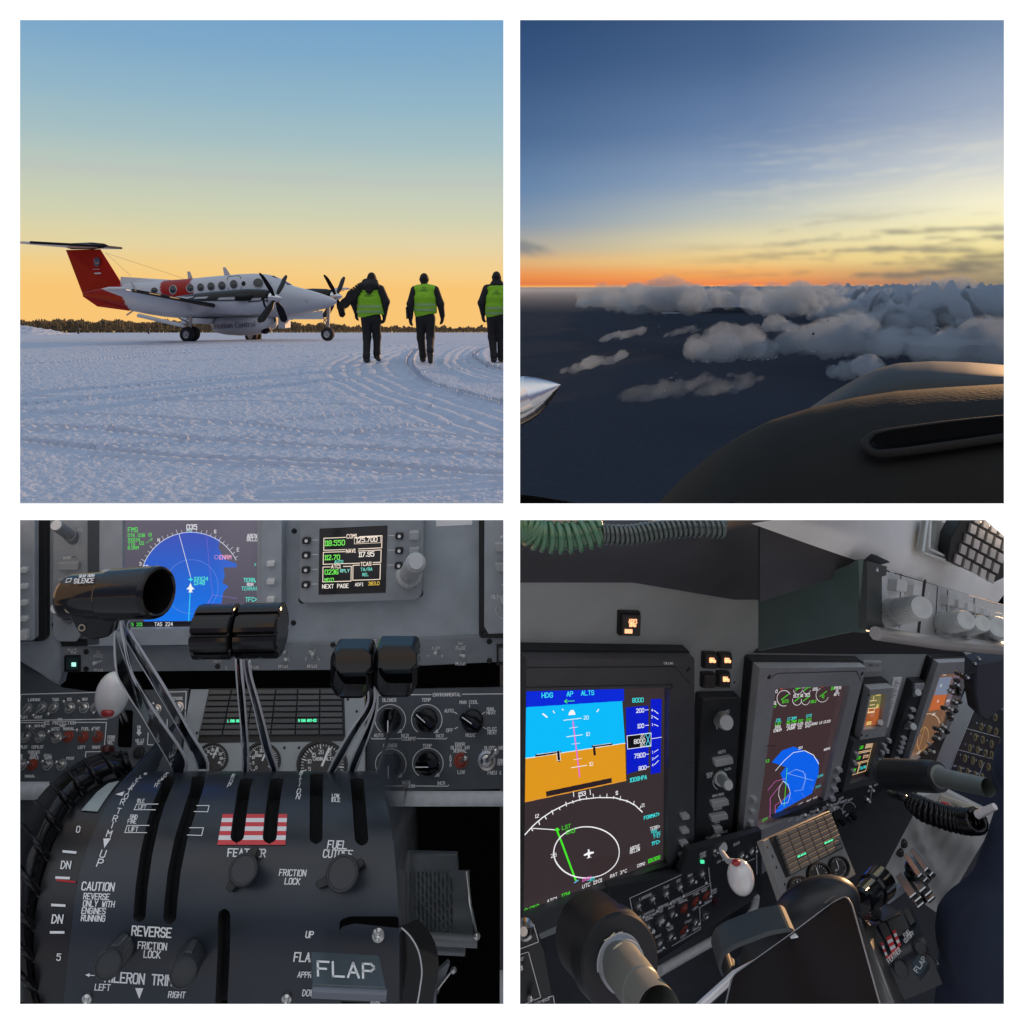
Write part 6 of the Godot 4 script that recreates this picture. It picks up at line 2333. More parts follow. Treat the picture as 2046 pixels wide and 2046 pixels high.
	for w in [["ELEVATOR",[[980,122],[945,145],[915,172],[888,208],[868,228],[850,258],[830,298],[802,342]],[12,18,24,32,34,36,38,42]],["TRIM",[[772,412],[744,470],[722,520],[698,588]],[42,44,46,48]],["UP",[[650,745],[628,815]],[54,56]],["POWER",[[1148,120],[1132,138],[1112,160],[1088,184],[1064,212]],[14,18,22,26,28]],["PROP",[[1668,132],[1660,148],[1648,182],[1634,212]],[16,22,26,30]],["CONDITION",[[2205,100],[2200,106],[2198,112],[2194,122],[2190,142],[2186,172],[2184,206],[2178,258],[2174,300]],[5,6,8,12,18,24,30,36,38]]]:
		for k in (w[0] as String).length():
			var q:=qc(w[1][k][0],w[1][k][1])
			var h:float=w[2][k]*0.2557
			text(tm,C,(w[0] as String)[k],q,h,maxf(h*0.15,1.0),Vector2(maxf(1.0,7.5/h),0.12),Vector2(0.35,-1),0.5,0.002,1.0)
	for l in [[[1078,358,912,358,892,402,1058,402]],[[1382,370,1478,370,1466,418,1362,416]],[[1008,524,838,524,820,580,990,580]],[[1326,542,1434,542,1420,602,1308,598]]]:
		stripe(tm,C,pl(qc,l[0]),1.5,0.002,false,3)
	for t in [[[745,282,818,258,798,296]],[[652,626,712,624,660,700]],[[902,1788,966,1788,934,1872]],[[512,1686,548,1672,544,1702]]]:
		face(tm,C,pl(qc,t[0]),0.002)
	stripe(tm,C,pl(qc,[540,1688,582,1690]),1.6,0.002)
	part("lettering",tm,white,tq)
	for k in [[qc(1752,880),qc(1742,858),28.0,0.13,qc(1870,720),qc(1650,1035)],[qe(648,905),qe(640,890),32.0,0.12,qe(822,825),qe(452,1000)]]:
		var m:=mb()
		var b:Vector2=k[0]
		var r:float=k[2]
		var px:=C.px(b)
		var p0:=C.p(b,0.004)
		var ax:=at(k[1],ped_depth(b)-k[3])-p0
		lathe(m,p0,ax,[Vector2(0,r*0.98*px),Vector2(0.06,r*0.98*px),Vector2(0.062,r*px),Vector2(0.115,r*0.97*px),Vector2(0.122,r*0.9*px),Vector2(0.122,r*0.84*px),Vector2(0.118,r*0.80*px),Vector2(0.118,0)],60,1,0.03)
		var kn:=part("friction_knob",m,mat("knurled knob",Vector3(0.030,0.034,0.038),0.42),tq)
		m=mb()
		for tip in [k[4],k[5]]:
			var t:Vector2=tip
			var e:=(t-b).normalized()
			var sd:=Vector2(-e.y,e.x)
			slab(m,C,PackedVector2Array([b+sd*13,b+(t-b)*0.96+sd*6,t-sd*2,b+(t-b)*0.94-sd*7,b-sd*13]),0.004,0.04,1.5)
		part("wing",m,blk,kn)
	for k in [[qc(792,1490),qc(685,1612),26.0],[qc(1338,1540),qc(1274,1672),27.0]]:
		var m:=mb()
		var p0:=C.p(k[0],0.0)
		var p1:=at(k[1],ped_depth(k[0])-0.24)
		var r:float=k[2]*2.3/F
		var l:=p0.distance_to(p1)
		lathe(m,p0,p1-p0,[Vector2(0,r),Vector2(0.02,r),Vector2(0.022,r*1.02),Vector2(l*0.9,r),Vector2(l*0.96,r*0.97),Vector2(l,r*0.9),Vector2(l,r*0.86),Vector2(l-0.006,r*0.84),Vector2(l-0.006,0)],64,1,0.05)
		var kn:=part("trim_knob",m,mat("knurled knob",Vector3(0.030,0.034,0.038),0.42),tq)
		m=mb()
		var up:=Vector3(0.25,1,0.1).normalized()
		var ax:=(p1-p0).normalized()
		up=(up-ax*up.dot(ax)).normalized()
		box(m,(p0+p1)/2+up*r*0.98-ax*l*0.04,Vector3(r*0.5,r*0.16,l*0.82),Basis(up.cross(ax),up,ax),0.002)
		part("rib",m,mat("knob rib",Vector3(0.06,0.066,0.072),0.3),kn)
	for q in [qc(530,1868),qe(210,1868),qe(902,1900)]:
		var m:=mb()
		lathe(m,C.p(q,0.0),C.normal(q),[Vector2(0,0.016),Vector2(0.008,0.015),Vector2(0.013,0.009),Vector2(0.009,0.005),Vector2(0.008,0)],14)
		part("screw",m,mats["nickel"],tq)
	var lever:=func(called:String,label:String,pairs:Array,d_top:float,d_bot:float,y_top:float,y_bot:float,dz:float,rods:bool)->Node3D:
		var s:=curve_surf(func(q:Vector2)->float:return lerpf(d_top,d_bot,(q.y-y_top)/(y_bot-y_top))+dz)
		var m:=mb()
		var poly:=PackedVector2Array()
		for p in pairs[0]:
			poly.append(p)
		var rev:Array=pairs[1].duplicate()
		rev.reverse()
		for p in rev:
			poly.append(p)
		slab(m,s,poly,-0.012,0.0)
		var o:=part(called,m,blade,tq)
		if label!="":
			o.set_meta("label",label)
		if rods:
			for e in pairs:
				var t:=mb()
				var pts:=PackedVector3Array()
				for p in smooth2(PackedVector2Array(e),5):
					pts.append(s.p(p,-0.004))
				tube(t,pts,0.0052,8)
				part("edge",t,chrome,o)
		return o
	lever.call("power_lever","wide chrome-edged power lever nearer the camera",[[qa(738,770),qa(745,880),qa(768,1235),qa(960,1560),qa(1178,1930),qc(1228,170),qc(1240,260)],[qa(790,770),qa(800,900),qa(884,1250),qa(1080,1560),qa(1300,1900),qc(1262,200),qc(1250,265)]],2.63,2.99,1234,1567,0.0,true)
	lever.call("power_lever","far power lever mirroring the display",[[qa(776,770),qa(800,895),qa(1040,1300),qa(1250,1660),qa(1378,1890),qc(1408,170),qc(1400,270)],[qa(862,800),qa(866,905),qa(1130,1330),qa(1330,1680),qa(1470,1920),qc(1440,210),qc(1420,280)]],2.66,2.99,1234,1567,0.035,true)
	lever.call("propeller_lever","",[[qa(1700,1090),qa(1712,1300),qa(1738,1600),qa(1757,1930),qc(1738,190),qc(1745,300)],[qa(1735,1080),qa(1752,1300),qa(1775,1600),qa(1795,1920),qc(1768,190),qc(1768,300)]],2.68,3.0,1314,1570,0.0,true)
	lever.call("propeller_lever","",[[qa(1762,1095),qa(1785,1270),qa(1840,1480),qa(1915,1800),qc(1966,100),qc(1980,290)],[qa(1800,1130),qa(1822,1270),qa(1880,1470),qa(1962,1790),qc(2010,110),qc(1998,300)]],2.70,3.0,1314,1570,0.02,true)
	lever.call("condition_lever","",[[qb(850,1340),qb(840,1480),qb(700,1700),qb(580,1910),qe(500,190),qe(462,270),qe(452,420)],[qb(900,1340),qb(885,1490),qb(745,1720),qb(625,1930),qe(528,190),qe(490,270),qe(476,420)]],2.78,3.0,1375,1575,0.0,true)
	lever.call("condition_lever","",[[qb(885,1340),qb(896,1480),qb(820,1690),qb(720,1910),qe(680,170),qe(705,240),qe(740,420)],[qb(920,1340),qb(915,1510),qb(860,1700),qb(770,1930),qe(720,170),qe(735,240),qe(762,420)]],2.78,3.0,1375,1575,0.015,true)
	var pg:=thing("power_grip",at(qa(740,600),2.6),"long glossy black power lever grip with a hollow right end","grip")
	var p0:=at(qa(408,617),2.68)
	var p1:=at(qa(1098,579),2.57)
	var ax:=(p1-p0)
	var l:=ax.length()
	var k2:=0.2536*2.62/F
	var m:=mb()
	lathe(m,p0,ax,[Vector2(-0.016,0),Vector2(-0.016,120*k2),Vector2(-0.010,160*k2),Vector2(0.006,176*k2),Vector2(l*0.44,178*k2),Vector2(l*0.46,182*k2),Vector2(l*0.47,194*k2),Vector2(l*0.95,196*k2),Vector2(l*0.99,188*k2),Vector2(l*1.0,172*k2),Vector2(l*0.99,158*k2),Vector2(l*0.90,150*k2),Vector2(l*0.6,146*k2),Vector2(l*0.6,0)],48)
	part("barrel",m,gloss,pg)
	m=mb()
	var gs:=flat_surf(2.60)
	slab(m,gs,rquad(pl(qa,[330,680,420,640,760,700,742,800,700,935,560,962,470,925,400,800]),6),-0.08,0.0,3.0)
	var bp:=part("button_plate",m,gloss,pg)
	m=mb()
	lathe(m,p0-ax.normalized()*0.01,-ax,[Vector2(0,140*k2),Vector2(0.012,135*k2),Vector2(0.02,110*k2),Vector2(0.022,0)],28)
	part("horn_button",m,mat("blue-black button",Vector3(0.02,0.03,0.035),0.15),pg)
	for q in [qa(385,712),qa(490,858)]:
		m=mb()
		lathe(m,gs.p(q,0.0),Vector3(0,0,1),[Vector2(0,0.0125),Vector2(0.003,0.012),Vector2(0.003,0.0075),Vector2(-0.002,0.006),Vector2(-0.002,0.0)],18)
		part("screw",m,mat("brass screw",Vector3(0.36,0.30,0.22),0.3,{"metal":1.0}),bp)
	m=mb()
	var cyl:=curve_surf(func(q:Vector2)->float:
		var t:=clampf((q.x-qa(330,0).x)/(qa(1118,0).x-qa(330,0).x),0.0,1.0)
		var cy:=lerpf(qa(0,620).y,qa(0,578).y,t)
		var r:=178*0.2536
		return lerpf(2.68,2.57,t)-sqrt(maxf(0.0,r*r-pow(q.y-cy,2.0)))*2.62/F)
	text(m,cyl,"SILENCE",qa(506,492),8.4,1.3,Vector2(1,-0.04),Vector2(0.15,-1),0.5,0.002)
	text(m,cyl,"GEAR HORN",qa(528,455),4.6,0.9,Vector2(1,-0.05),Vector2(0.3,-1),0.5,0.002)
	stripe(m,cyl,pl(qa,[362,505,374,476,410,474,398,500,362,505]),1.0,0.002)
	part("lettering",m,white,pg)
	for g in [[qa(1395,890),qa(1706,886),"left"],[qb(-168,885),qb(178,878),"right"]]:
		var a:Vector2=g[0]
		var b:Vector2=g[1]
		var o:=thing("propeller_grip",at((a+b)/2,2.62),"ridged glossy black propeller lever grip, the %s of the pair"%g[2],"grip","propeller lever grips")
		m=mb()
		var ra:=204*0.2536*2.62/F
		var prof:=PackedVector2Array()
		var n:=8
		for i in n:
			var t0:=TAU*(i+0.10)/n+0.28
			var t1:=TAU*(i+0.86)/n+0.28
			for s in 5:
				var t:=lerpf(t0,t1,s/4.0)
				prof.append(Vector2(cos(t),sin(t))*ra*(1.0 if s>0 and s<4 else 0.975))
			var tm2:=(t1+TAU*(i+1.10)/n+0.28)/2
			prof.append(Vector2(cos(t1+0.03),sin(t1+0.03))*ra*0.86)
			prof.append(Vector2(cos(tm2),sin(tm2))*ra*0.83)
			prof.append(Vector2(cos(TAU*(i+1.10)/n+0.25),sin(TAU*(i+1.10)/n+0.25))*ra*0.86)
		var xa:=at(a,2.62)
		var xb:=at(b,2.60)
		var stations:=[[0.0,0.86],[0.025,0.95],[0.05,1.0],[0.95,1.0],[0.975,0.95],[1.0,0.86]]
		for i in stations.size()-1:
			for j in prof.size():
				var j2:=(j+1)%prof.size()
				var q0:=xa.lerp(xb,stations[i][0])
				var q1:=xa.lerp(xb,stations[i+1][0])
				var f0:float=stations[i][1]
				var f1:float=stations[i+1][1]
				m.quad(q0+Vector3(0,prof[j].y,prof[j].x)*f0,q0+Vector3(0,prof[j2].y,prof[j2].x)*f0,q1+Vector3(0,prof[j2].y,prof[j2].x)*f1,q1+Vector3(0,prof[j].y,prof[j].x)*f1)
		for e in [[xa,0.86],[xb,0.86]]:
			for j in prof.size():
				var j2:=(j+1)%prof.size()
				m.tri(e[0],e[0]+Vector3(0,prof[j].y,prof[j].x)*e[1],e[0]+Vector3(0,prof[j2].y,prof[j2].x)*e[1])
		part("ridged_body",m,gloss,o)
	for g in [[570,890,1008,1375,"left"],[908,1246,985,1366,"right"]]:
		var o:=thing("condition_grip",at(qb((g[0]+g[1])/2.0,1180),2.72),"faceted glossy black condition lever grip, the %s of the pair"%g[4],"grip","condition lever grips")
		m=mb()
		var s:=curve_surf(func(q:Vector2)->float:return 2.74)
		var x0:float=g[0]
		var x1:float=g[1]
		var y0:float=g[2]
		var y1:float=g[3]
		var body:=rquad(pl(qb,[x0+20,y0,x1-20,y0,x1,y0+60,x1,y1-90,x1-60,y1,x0+60,y1,x0,y1-90,x0,y0+60]),8)
		slab(m,s,body,-0.06,0.05,9.0)
		var fs:=plane_surf(qb(x0,y0),2.70,qb(x1,y0),2.70,qb(x0,y0+200),2.655)
		slab(m,fs,pl(qb,[x0+60,y0+12,x1-70,y0+12,x1-12,y0+70,x1-12,y0+160,x1-60,y0+208,x0+60,y0+212,x0+16,y0+160,x0+16,y0+70]),-0.06,0.0,2.0)
		part("faceted_body",m,gloss,o)
	var tw:=thing("elevator_wheel",at(qc(200,800),2.75),"large ribbed glossy black trim wheel along the pedestal's left side","wheel")
	var inner:=[875,92,850,130,700,170,560,250,470,330,380,480,280,690,195,970,145,1240,132,1490,150,1720,200,1960,230,2100]
	var outer:=[840,-60,700,-56,560,-20,430,40,300,140,170,270,60,430,-40,640,-110,960,-140,1240,-150,1490,-150,1720,-150,2100]
	var n:=44
	var wr:=PackedVector3Array()
	var nc2:=12
	var path_i:=smooth2(pl(qc,inner),5)
	var path_o:=smooth2(pl(qc,outer),5)
	var wd:=func(q:Vector2)->float:return ped_depth(Vector2(q.x,maxf(q.y,1545.0)))+0.06
	for i in path_i.size():
		var a:=path_i[i]
		var b:=path_o[mini(i*path_o.size()/path_i.size(),path_o.size()-1)]
		for j in nc2:
			var u:=float(j)/(nc2-1)
			var q:=a.lerp(b,u)
			var d:float=wd.call(a)+0.05*u-0.07*sin(PI*u)
			wr.append(at(q,d))
	m=mb()
	m.grid(wr,path_i.size(),nc2,false,PackedColorArray(),Vector3(0,0,1))
	part("rim",m,gloss,tw)
	var step:=0
	for i in range(2,path_i.size()-2,5):
		var r2:=mb()
		var pts:=PackedVector3Array()
		for j in range(0,nc2):
			pts.append(wr[i*nc2+j]+Vector3(0,0.004,0.006))
		tube(r2,pts,[0.005,0.0115,0.012,0.0115,0.010,0.009,0.008,0.006,0.005,0.005,0.005,0.005],8)
		part("rib",r2,gloss,tw)
	var sc:=thing("trim_scale",at(qc(330,900),2.7),"black trim scale band with white ticks beside the trim wheel","scale")
	m=mb()
	var bs:=curve_surf(func(q:Vector2)->float:return ped_depth(q)+0.03)
	var yy:=100.0
	while yy<1990.0:
		var y2:=yy+20.0
		m.quad(bs.p(qc(hline(inner,yy)-30,yy)),bs.p(qc(hline(left,yy)+14,yy)),bs.p(qc(hline(left,y2)+14,y2)),bs.p(qc(hline(inner,y2)-30,y2)))
		yy=y2
	part("band",m,mat("scale black",Vector3(0.012,0.013,0.015),0.3),sc)
	m=mb()
	face(m,bs,pl(qc,[480,410,540,340,600,270,690,200,775,182,720,250,650,350,606,420]),0.004)
	part("pale_window",m,mat("pale window",Vector3(0.34,0.40,0.40),0.35),sc)
	m=mb()
	for t in [["0",457,557,46],["DN",362,832,56],["DN",297,1250,62],["5",308,1545,50]]:
		text(m,bs,t[0],qc(t[1],t[2]),t[3]*0.2557,t[3]*0.2557*0.16,Vector2(1,0.02),Vector2(0.15,-1),0.5,0.004)
	for t in [[345,728,434,736],[290,930,384,934],[258,1141,350,1146],[248,1353,342,1353]]:
		stripe(m,bs,pl(qc,t),5.0,0.004)
	part("ticks",m,white,sc)
	m=mb()
	stripe(m,bs,pl(qc,[298,950,432,964]),4.0,0.005)
	part("red_tick",m,mat("red paint",Vector3(0.5,0.01,0.02),0.5),sc)
	var fh:=thing("flap_handle",at(qe(680,1660),2.3),"dark grey flap handle plate lettered FLAP","handle")
	var fs:=plane_surf(qe(400,1505),2.36,qe(930,1530),2.36,qe(410,1830),2.22)
	m=mb()
	slab(m,fs,rquad(pl(qe,[396,1502,930,1532,984,1790,410,1762]),3),-0.03,0.0,1.5)
	part("plate",m,mat("flap plate",Vector3(0.075,0.10,0.115),0.32,{"grain":"soft mottle","grain_scale":2.0}),fh)
	m=mb()
	var e0:=fs.p(qe(410,1788),-0.012)
	var e1:=fs.p(qe(990,1815),-0.012)
	tube(m,PackedVector3Array([e0,e1]),0.0135,14)
	part("rounded_lip",m,mat("flap lip",Vector3(0.14,0.16,0.19),0.3),fh)
	m=mb()
	text(m,fs,"FLAP",qe(668,1655),28,4.4,Vector2(1,0.05),Vector2(-0.02,-1),0.5,0.002,1.15)
	part("lettering",m,white,fh)
	m=mb()
	slab(m,C,rquad(pl(qe,[620,1262,700,1232,1082,1232,1082,1990,640,1990]),8),0.001,0.004)
	part("cut_out",m,void_m,tq)
	m=mb()
	lathe(m,C.p(qe(925,1372),0.0),C.normal(qe(925,1372)),[Vector2(0,0.02),Vector2(0.01,0.019),Vector2(0.016,0.012),Vector2(0.010,0.006),Vector2(0.008,0)],16)
	part("screw",m,mats["nickel"],tq)
	m=mb()
	var cp:=PackedVector3Array()
	for q in smooth2(pl(qe,[1090,1310,1170,1385,1235,1500,1262,1650,1250,1780,1225,1930,1215,2010]),6):
		cp.append(at(q,2.5))
	for i in cp.size()-1:
		var w:=Vector3(0.050,-0.002,-0.03)
		m.quad(cp[i],cp[i+1],cp[i+1]+w,cp[i]+w)
		m.quad(cp[i],cp[i+1],Vector3(at(qe(1085,0),2.5).x,cp[i+1].y,cp[i+1].z),Vector3(at(qe(1085,0),2.5).x,cp[i].y,cp[i].z))
	var cam:=part("cam_plate",m,gloss,tq)
	m=mb()
	tube(m,cp,0.0028,6)
	part("bright_edge",m,chrome,cam)
	for s2 in [[qe(1055,790),0.02]]:
		m=mb()
		ball(m,at(s2[0],2.72),Vector3(0.011,0.016,0.012))
		part("screw",m,mats["nickel"],tq)
func q5(x:float,y:float)->Vector2:
	return Vector2(1036+x*0.25362,1036+y*0.25362)
func q6(x:float,y:float)->Vector2:
	return Vector2(1520+x*0.25362,1036+y*0.25362)
func q7(x:float,y:float)->Vector2:
	return Vector2(1036+x*0.25573,1516+y*0.25573)
func q8(x:float,y:float)->Vector2:
	return Vector2(1520+x*0.25573,1516+y*0.25573)
class Homog:
	var m:=Basis.IDENTITY
	var inv:=Basis.IDENTITY
	func _init(a:Vector2,b:Vector2,c:Vector2,d:Vector2)->void:
		var s:=a-b+c-d
		var e:=b-c
		var f:=d-c
		var det:=e.x*f.y-f.x*e.y
		var g:=(s.x*f.y-f.x*s.y)/det
		var h:=(e.x*s.y-s.x*e.y)/det
		m=Basis(Vector3(b.x-a.x+g*b.x,b.y-a.y+g*b.y,g),Vector3(d.x-a.x+h*d.x,d.y-a.y+h*d.y,h),Vector3(a.x,a.y,1))
		inv=m.inverse()
	func to_px(u:float,v:float)->Vector2:
		var r:=m*Vector3(u,v,1)
		return Vector2(r.x/r.z,r.y/r.z)
	func to_uv(p:Vector2)->Vector2:
		var r:=inv*Vector3(p.x,p.y,1)
		return Vector2(r.x/r.z,r.y/r.z)
func screen_mesh(s:Surf,h:Homog,lift:float,n:=6)->MB:
	var m:=mb()
	for i in n:
		for j in n:
			var uv:=[]
			for k in [[0,0],[1,0],[1,1],[0,1]]:
				uv.append(Vector2(float(i+k[0])/n,float(j+k[1])/n))
			m.quad_uv(s.p(h.to_px(uv[0].x,uv[0].y),lift),s.p(h.to_px(uv[1].x,uv[1].y),lift),s.p(h.to_px(uv[2].x,uv[2].y),lift),s.p(h.to_px(uv[3].x,uv[3].y),lift),uv[0],uv[1],uv[2],uv[3])
	return m
func S(m:MB,s:Surf,f:Callable,xy:Array,l0:float,l1:float,bev:=0.0,r:=0.0)->MB:
	var p:=pl(f,xy)
	slab(m,s,rquad(p,r) if r>0 else p,l0,l1,bev)
	return m
func lathe_px(m:MB,a:Vector2,da:float,b:Vector2,db:float,prof:Array,seg:=28,flutes:=0,deep:=0.04)->void:
	var p0:=at(a,da)
	var p1:=at(b,db)
	var pr:=[]
	for e in prof:
		pr.append(Vector2(e[0]*p0.distance_to(p1),e[1]*lerpf(da,db,clampf(e[0],0,1))/F))
	lathe(m,p0,p1-p0,pr,seg,flutes,deep)
func make_cockpit()->void:
	var K:=1.0/(2.9*1115.0)
	var plane:=func(closer:float)->Surf:
		var s:=Surf.new()
		s.a=K*closer*2799.8
		s.b=-K*closer*0.841
		s.c=-K*closer*0.5405
		return s
	var M:Surf=plane.call(1.0)
	var grey:=mat("cockpit grey",Vector3(0.36,0.39,0.38),0.55,{"grain":"soft mottle","grain_scale":1.0,"bump":"bump grain","bump_cm":0.03})
	var bez:=mat("cockpit bezel",Vector3(0.085,0.09,0.097),0.45,{"grain":"soft mottle","grain_scale":1.5})
	var bez2:=mat("cockpit bezel light",Vector3(0.46,0.47,0.48),0.42,{"grain":"soft mottle","grain_scale":1.5})
	var blk:Material=mats["black plastic"]
	var gloss:Material=mats["glossy black grip"]
	var dark:=mat("cockpit dark",Vector3(0.022,0.024,0.030),0.8,{"grain":"soft mottle","grain_scale":0.8})
	var void_m:Material=mats["dark interior"]
	var nickel:Material=mats["nickel"]
	var knobm:=mat("cockpit knob",Vector3(0.55,0.59,0.58),0.5)
	var btn:=mat("cockpit button",Vector3(0.50,0.52,0.51),0.5)
	var plate:=mat("cockpit plate",Vector3(0.030,0.033,0.036),0.5,{"grain":"soft mottle","grain_scale":2.0})
	var pale:=mat("pale trim",Vector3(0.66,0.65,0.62),0.5,{"grain":"soft mottle"})
	var white:=wm()
	var amber:=mat("amber legend",Vector3(0.9,0.5,0.3),0.5,{"emit":Vector3(1.3,0.62,0.30)})
	var m:=mb()
	face(m,flat_surf(7.4),PackedVector2Array([v2(1026,1020),v2(2200,1020),v2(2200,2200),v2(1026,2200)]),0.0)
	tag(obj("back_wall",m,void_m),"dark wall behind the cockpit","","","structure")
	var ip:=thing("instrument_panel",M.p(q5(1500,1000)),"dark grey cockpit instrument panel receding to the right","panel")
	part("sheet",S(mb(),M,q5,[-36,420,1500,420,2700,900,3900,1150,3500,2500,2900,3000,1800,3000,1200,2900,-36,3400],-0.05,0.0),grey,ip)
	for l in [[860,815,170,190,1],[1492,1106,110,128,2],[1612,1108,106,124,2],[1480,1262,106,120,0],[1600,1256,100,124,2]]:
		m=mb()
		slab(m,M,rrect(q5(l[0],l[1]),l[2]*0.2536,l[3]*0.2536,0.03,2),0.0,0.012,1.0)
		var a:=part("lit_switch",m,blk,ip)
		m=mb()
		slab(m,M,rrect(q5(l[0]+2,l[1]+1),l[2]*0.21,l[3]*0.21,0.03,2),0.012,0.022,1.0)
		part("cap",m,mat("brown cap",Vector3(0.055,0.048,0.045),0.35),a)
		if l[4]==0:
			continue
		m=mb()
		if l[4]==1:
			text(m,M,"ADF1",q5(866,775),6.5,1.6,Vector2(1,0.03),Vector2(0,-1),0.5,0.0235)
			text(m,M,"BRG",q5(866,806),6.0,1.6,Vector2(1,0.03),Vector2(0,-1),0.5,0.0235)
			slab(m,M,rrect(q5(834,856),15,8,0.03),0.022,0.0235)
		else:
			for y in [-26,-10]:
				text(m,M,"SEL" if y<-20 else "BRG",q5(l[0]+6,l[1]+y),4.2,1.7,Vector2(1,0.03),Vector2(0,-1),0.5,0.0235,1.05)
		part("legend",m,amber,a)
	for q in [q5(1322,1262),q5(1700,1290),q6(500,392)]:
		screw(ip,M,q,3.0,0.0,mats["dark screw"])
	part("placard",S(mb(),M,q6,[800,1116,945,1118,940,1198,790,1204],0.0,0.012,1.0),bez2,ip)
	part("checklist_strip",S(mb(),M,q6,[1040,1255,1108,1248,1000,1640,944,1640],0.0,0.006),mat("white paper",Vector3(0.86,0.86,0.86),0.8),ip)
	m=mb()
	for k in 34:
		if k%9!=5:
			var t:=k/34.0
			stripe(m,M,pl(q6,[lerpf(1052,962,t),1275+350*t,lerpf(1078+14*((k*7)%3-1),986,t),1274+350*t]),0.9,0.0075)
	text(m,M,"RAD ALT",q6(880,1144),4.0,0.8,Vector2(1,0.02),Vector2(0,-1),0.5,0.013)
	part("small_print",m,mat("print grey",Vector3(0.2,0.2,0.2),0.6),ip)
	var bezel:=func(called:String,where:Vector2,label:String,outer:PackedVector2Array,scr:PackedVector2Array,tall:float,mt:Material)->Node3D:
		var o:=thing(called,M.p(where),label,"display")
		var mm:=mb()
		slab(mm,M,rquad(inset(outer,-4.0),6),0.0,tall*0.5,1.0)
		part("surround",mm,blk,o)
		mm=mb()
		ring(mm,M,outer,scr,tall*0.3,tall,tall-0.03)
		part("bezel",mm,mt,o)
		return o
	var sc:=PackedVector2Array([q5(-38,1240),q5(1092,1236),q7(1085,735),q7(-40,1128)])
	var fd:Node3D=bezel.call("flight_display",q5(600,1500),"large flight display with blue and orange horizon at the left edge",PackedVector2Array([q5(-38,990),q5(1288,1010),q7(1300,742),q7(-38,1300)]),sc,0.07,bez)
	var h:=Homog.new(sc[0],sc[1],sc[2],sc[3])
	var w:=620
	var hh:=860
	var pc:=Pic.new(w,hh,Color8(54,44,46))
	var now:=[h,w,hh]
	var X:=func(f:Callable,x:float,y:float)->Vector2:
		return (now[0] as Homog).to_uv(f.call(x,y))*Vector2(now[1],now[2])
	var L2:=func(f:Callable,xy:Array)->PackedVector2Array:
		var o:=PackedVector2Array()
		for k in range(0,xy.size(),2):
			o.append(X.call(f,xy[k],xy[k+1]))
		return o
	pc.fill(L2.call(q5,[-60,1280,772,1262,776,1372,-60,1418]),Color8(0,38,214))
	pc.fill(L2.call(q5,[-60,1414,760,1372,786,1706,-60,1826]),Color8(0,186,250))
	pc.fill(L2.call(q5,[-60,1824,786,1706,796,2004,-60,2172]),Color8(222,150,24))
	pc.fill(L2.call(q5,[790,1424,966,1412,972,1898,802,1950]),Color8(0,22,196))
	pc.fill(L2.call(q5,[985,1362,1072,1360,1068,1942,990,1954]),Color8(0,22,200))
	pc.fill(L2.call(q5,[800,1648,990,1628,990,1732,806,1754]),Color8(8,8,10))
	pc.fill(L2.call(q7,[162,184,676,84,678,122,168,224]),Color8(40,28,32))
	var wh:=Color8(245,245,248)
	var cy:=Color8(60,232,232)
	var gn:=Color8(70,235,40)
	var mg:=Color8(236,110,210)
	for l in [[q5,[800,1648,990,1628,990,1732,806,1754,800,1648],3.0,wh],[q5,[-60,1824,786,1706],2.5,wh],[q5,[372,1530,424,1930],5.0,mg],[q7,[414,-20,424,72],5.0,mg],[q5,[88,1794,270,1768],9.0,Color8(20,10,20)],[q5,[530,1728,676,1712],9.0,Color8(20,10,20)],[q5,[88,1786,270,1764],2.0,wh],[q5,[530,1724,676,1706],2.0,wh],[q5,[258,1770,264,1836],9.0,Color8(20,10,20)],[q5,[540,1740,546,1792],9.0,Color8(20,10,20)],[q5,[246,1776,250,1838,276,1834,270,1768],2.0,wh],[q5,[300,1520,436,1506],2.5,wh],[q5,[322,1648,446,1634],2.5,wh],[q5,[362,1892,480,1876],2.5,wh],[q5,[344,1582,410,1574],2,wh],[q5,[364,1708,426,1700],2,wh],[q5,[380,1830,444,1822],2,wh],[q5,[302,1370,380,1368],3,gn],[q5,[322,1356,302,1370,324,1384],3,gn],[q5,[134,1466,166,1494],5,wh],[q5,[560,1456,572,1438],4,wh],[q5,[286,1430,294,1440],3,wh],[q5,[216,1444,226,1460],3,wh],[q5,[940,1448,966,1446],3,wh],[q5,[944,1568,970,1566],3,wh],[q5,[950,1796,972,1793],3,wh],[q5,[954,1898,976,1894],3,wh],[q5,[996,1674,1072,1664],3,wh],[q5,[1012,1452,1044,1478],2.5,wh],[q5,[1010,1500,1044,1522],2.5,wh],[q5,[1012,1560,1044,1574],2.5,wh],[q5,[1014,1780,1046,1760],2.5,wh],[q5,[1014,1832,1046,1806],2.5,wh],[q5,[1016,1880,1050,1846],2.5,wh],[q5,[945,1636,984,1632,966,1680,985,1728,948,1730,966,1680,945,1636],2.5,Color8(90,220,255)],[q7,[376,190,380,226],3,wh],[q7,[506,176,510,212],3,wh],[q7,[18,258,790,104],3,Color8(222,150,60)],[q7,[0,520,60,452,130,390,210,338,320,284,430,250,570,236,700,240,800,268,860,302,918,356],4.0,wh],[q7,[60,470,240,486],3,wh],[q7,[250,490,400,880],6.0,gn],[q7,[390,900,420,880],4,Color8(120,190,250)]]:
		pc.path(L2.call(l[0],l[1]),l[2],l[3])
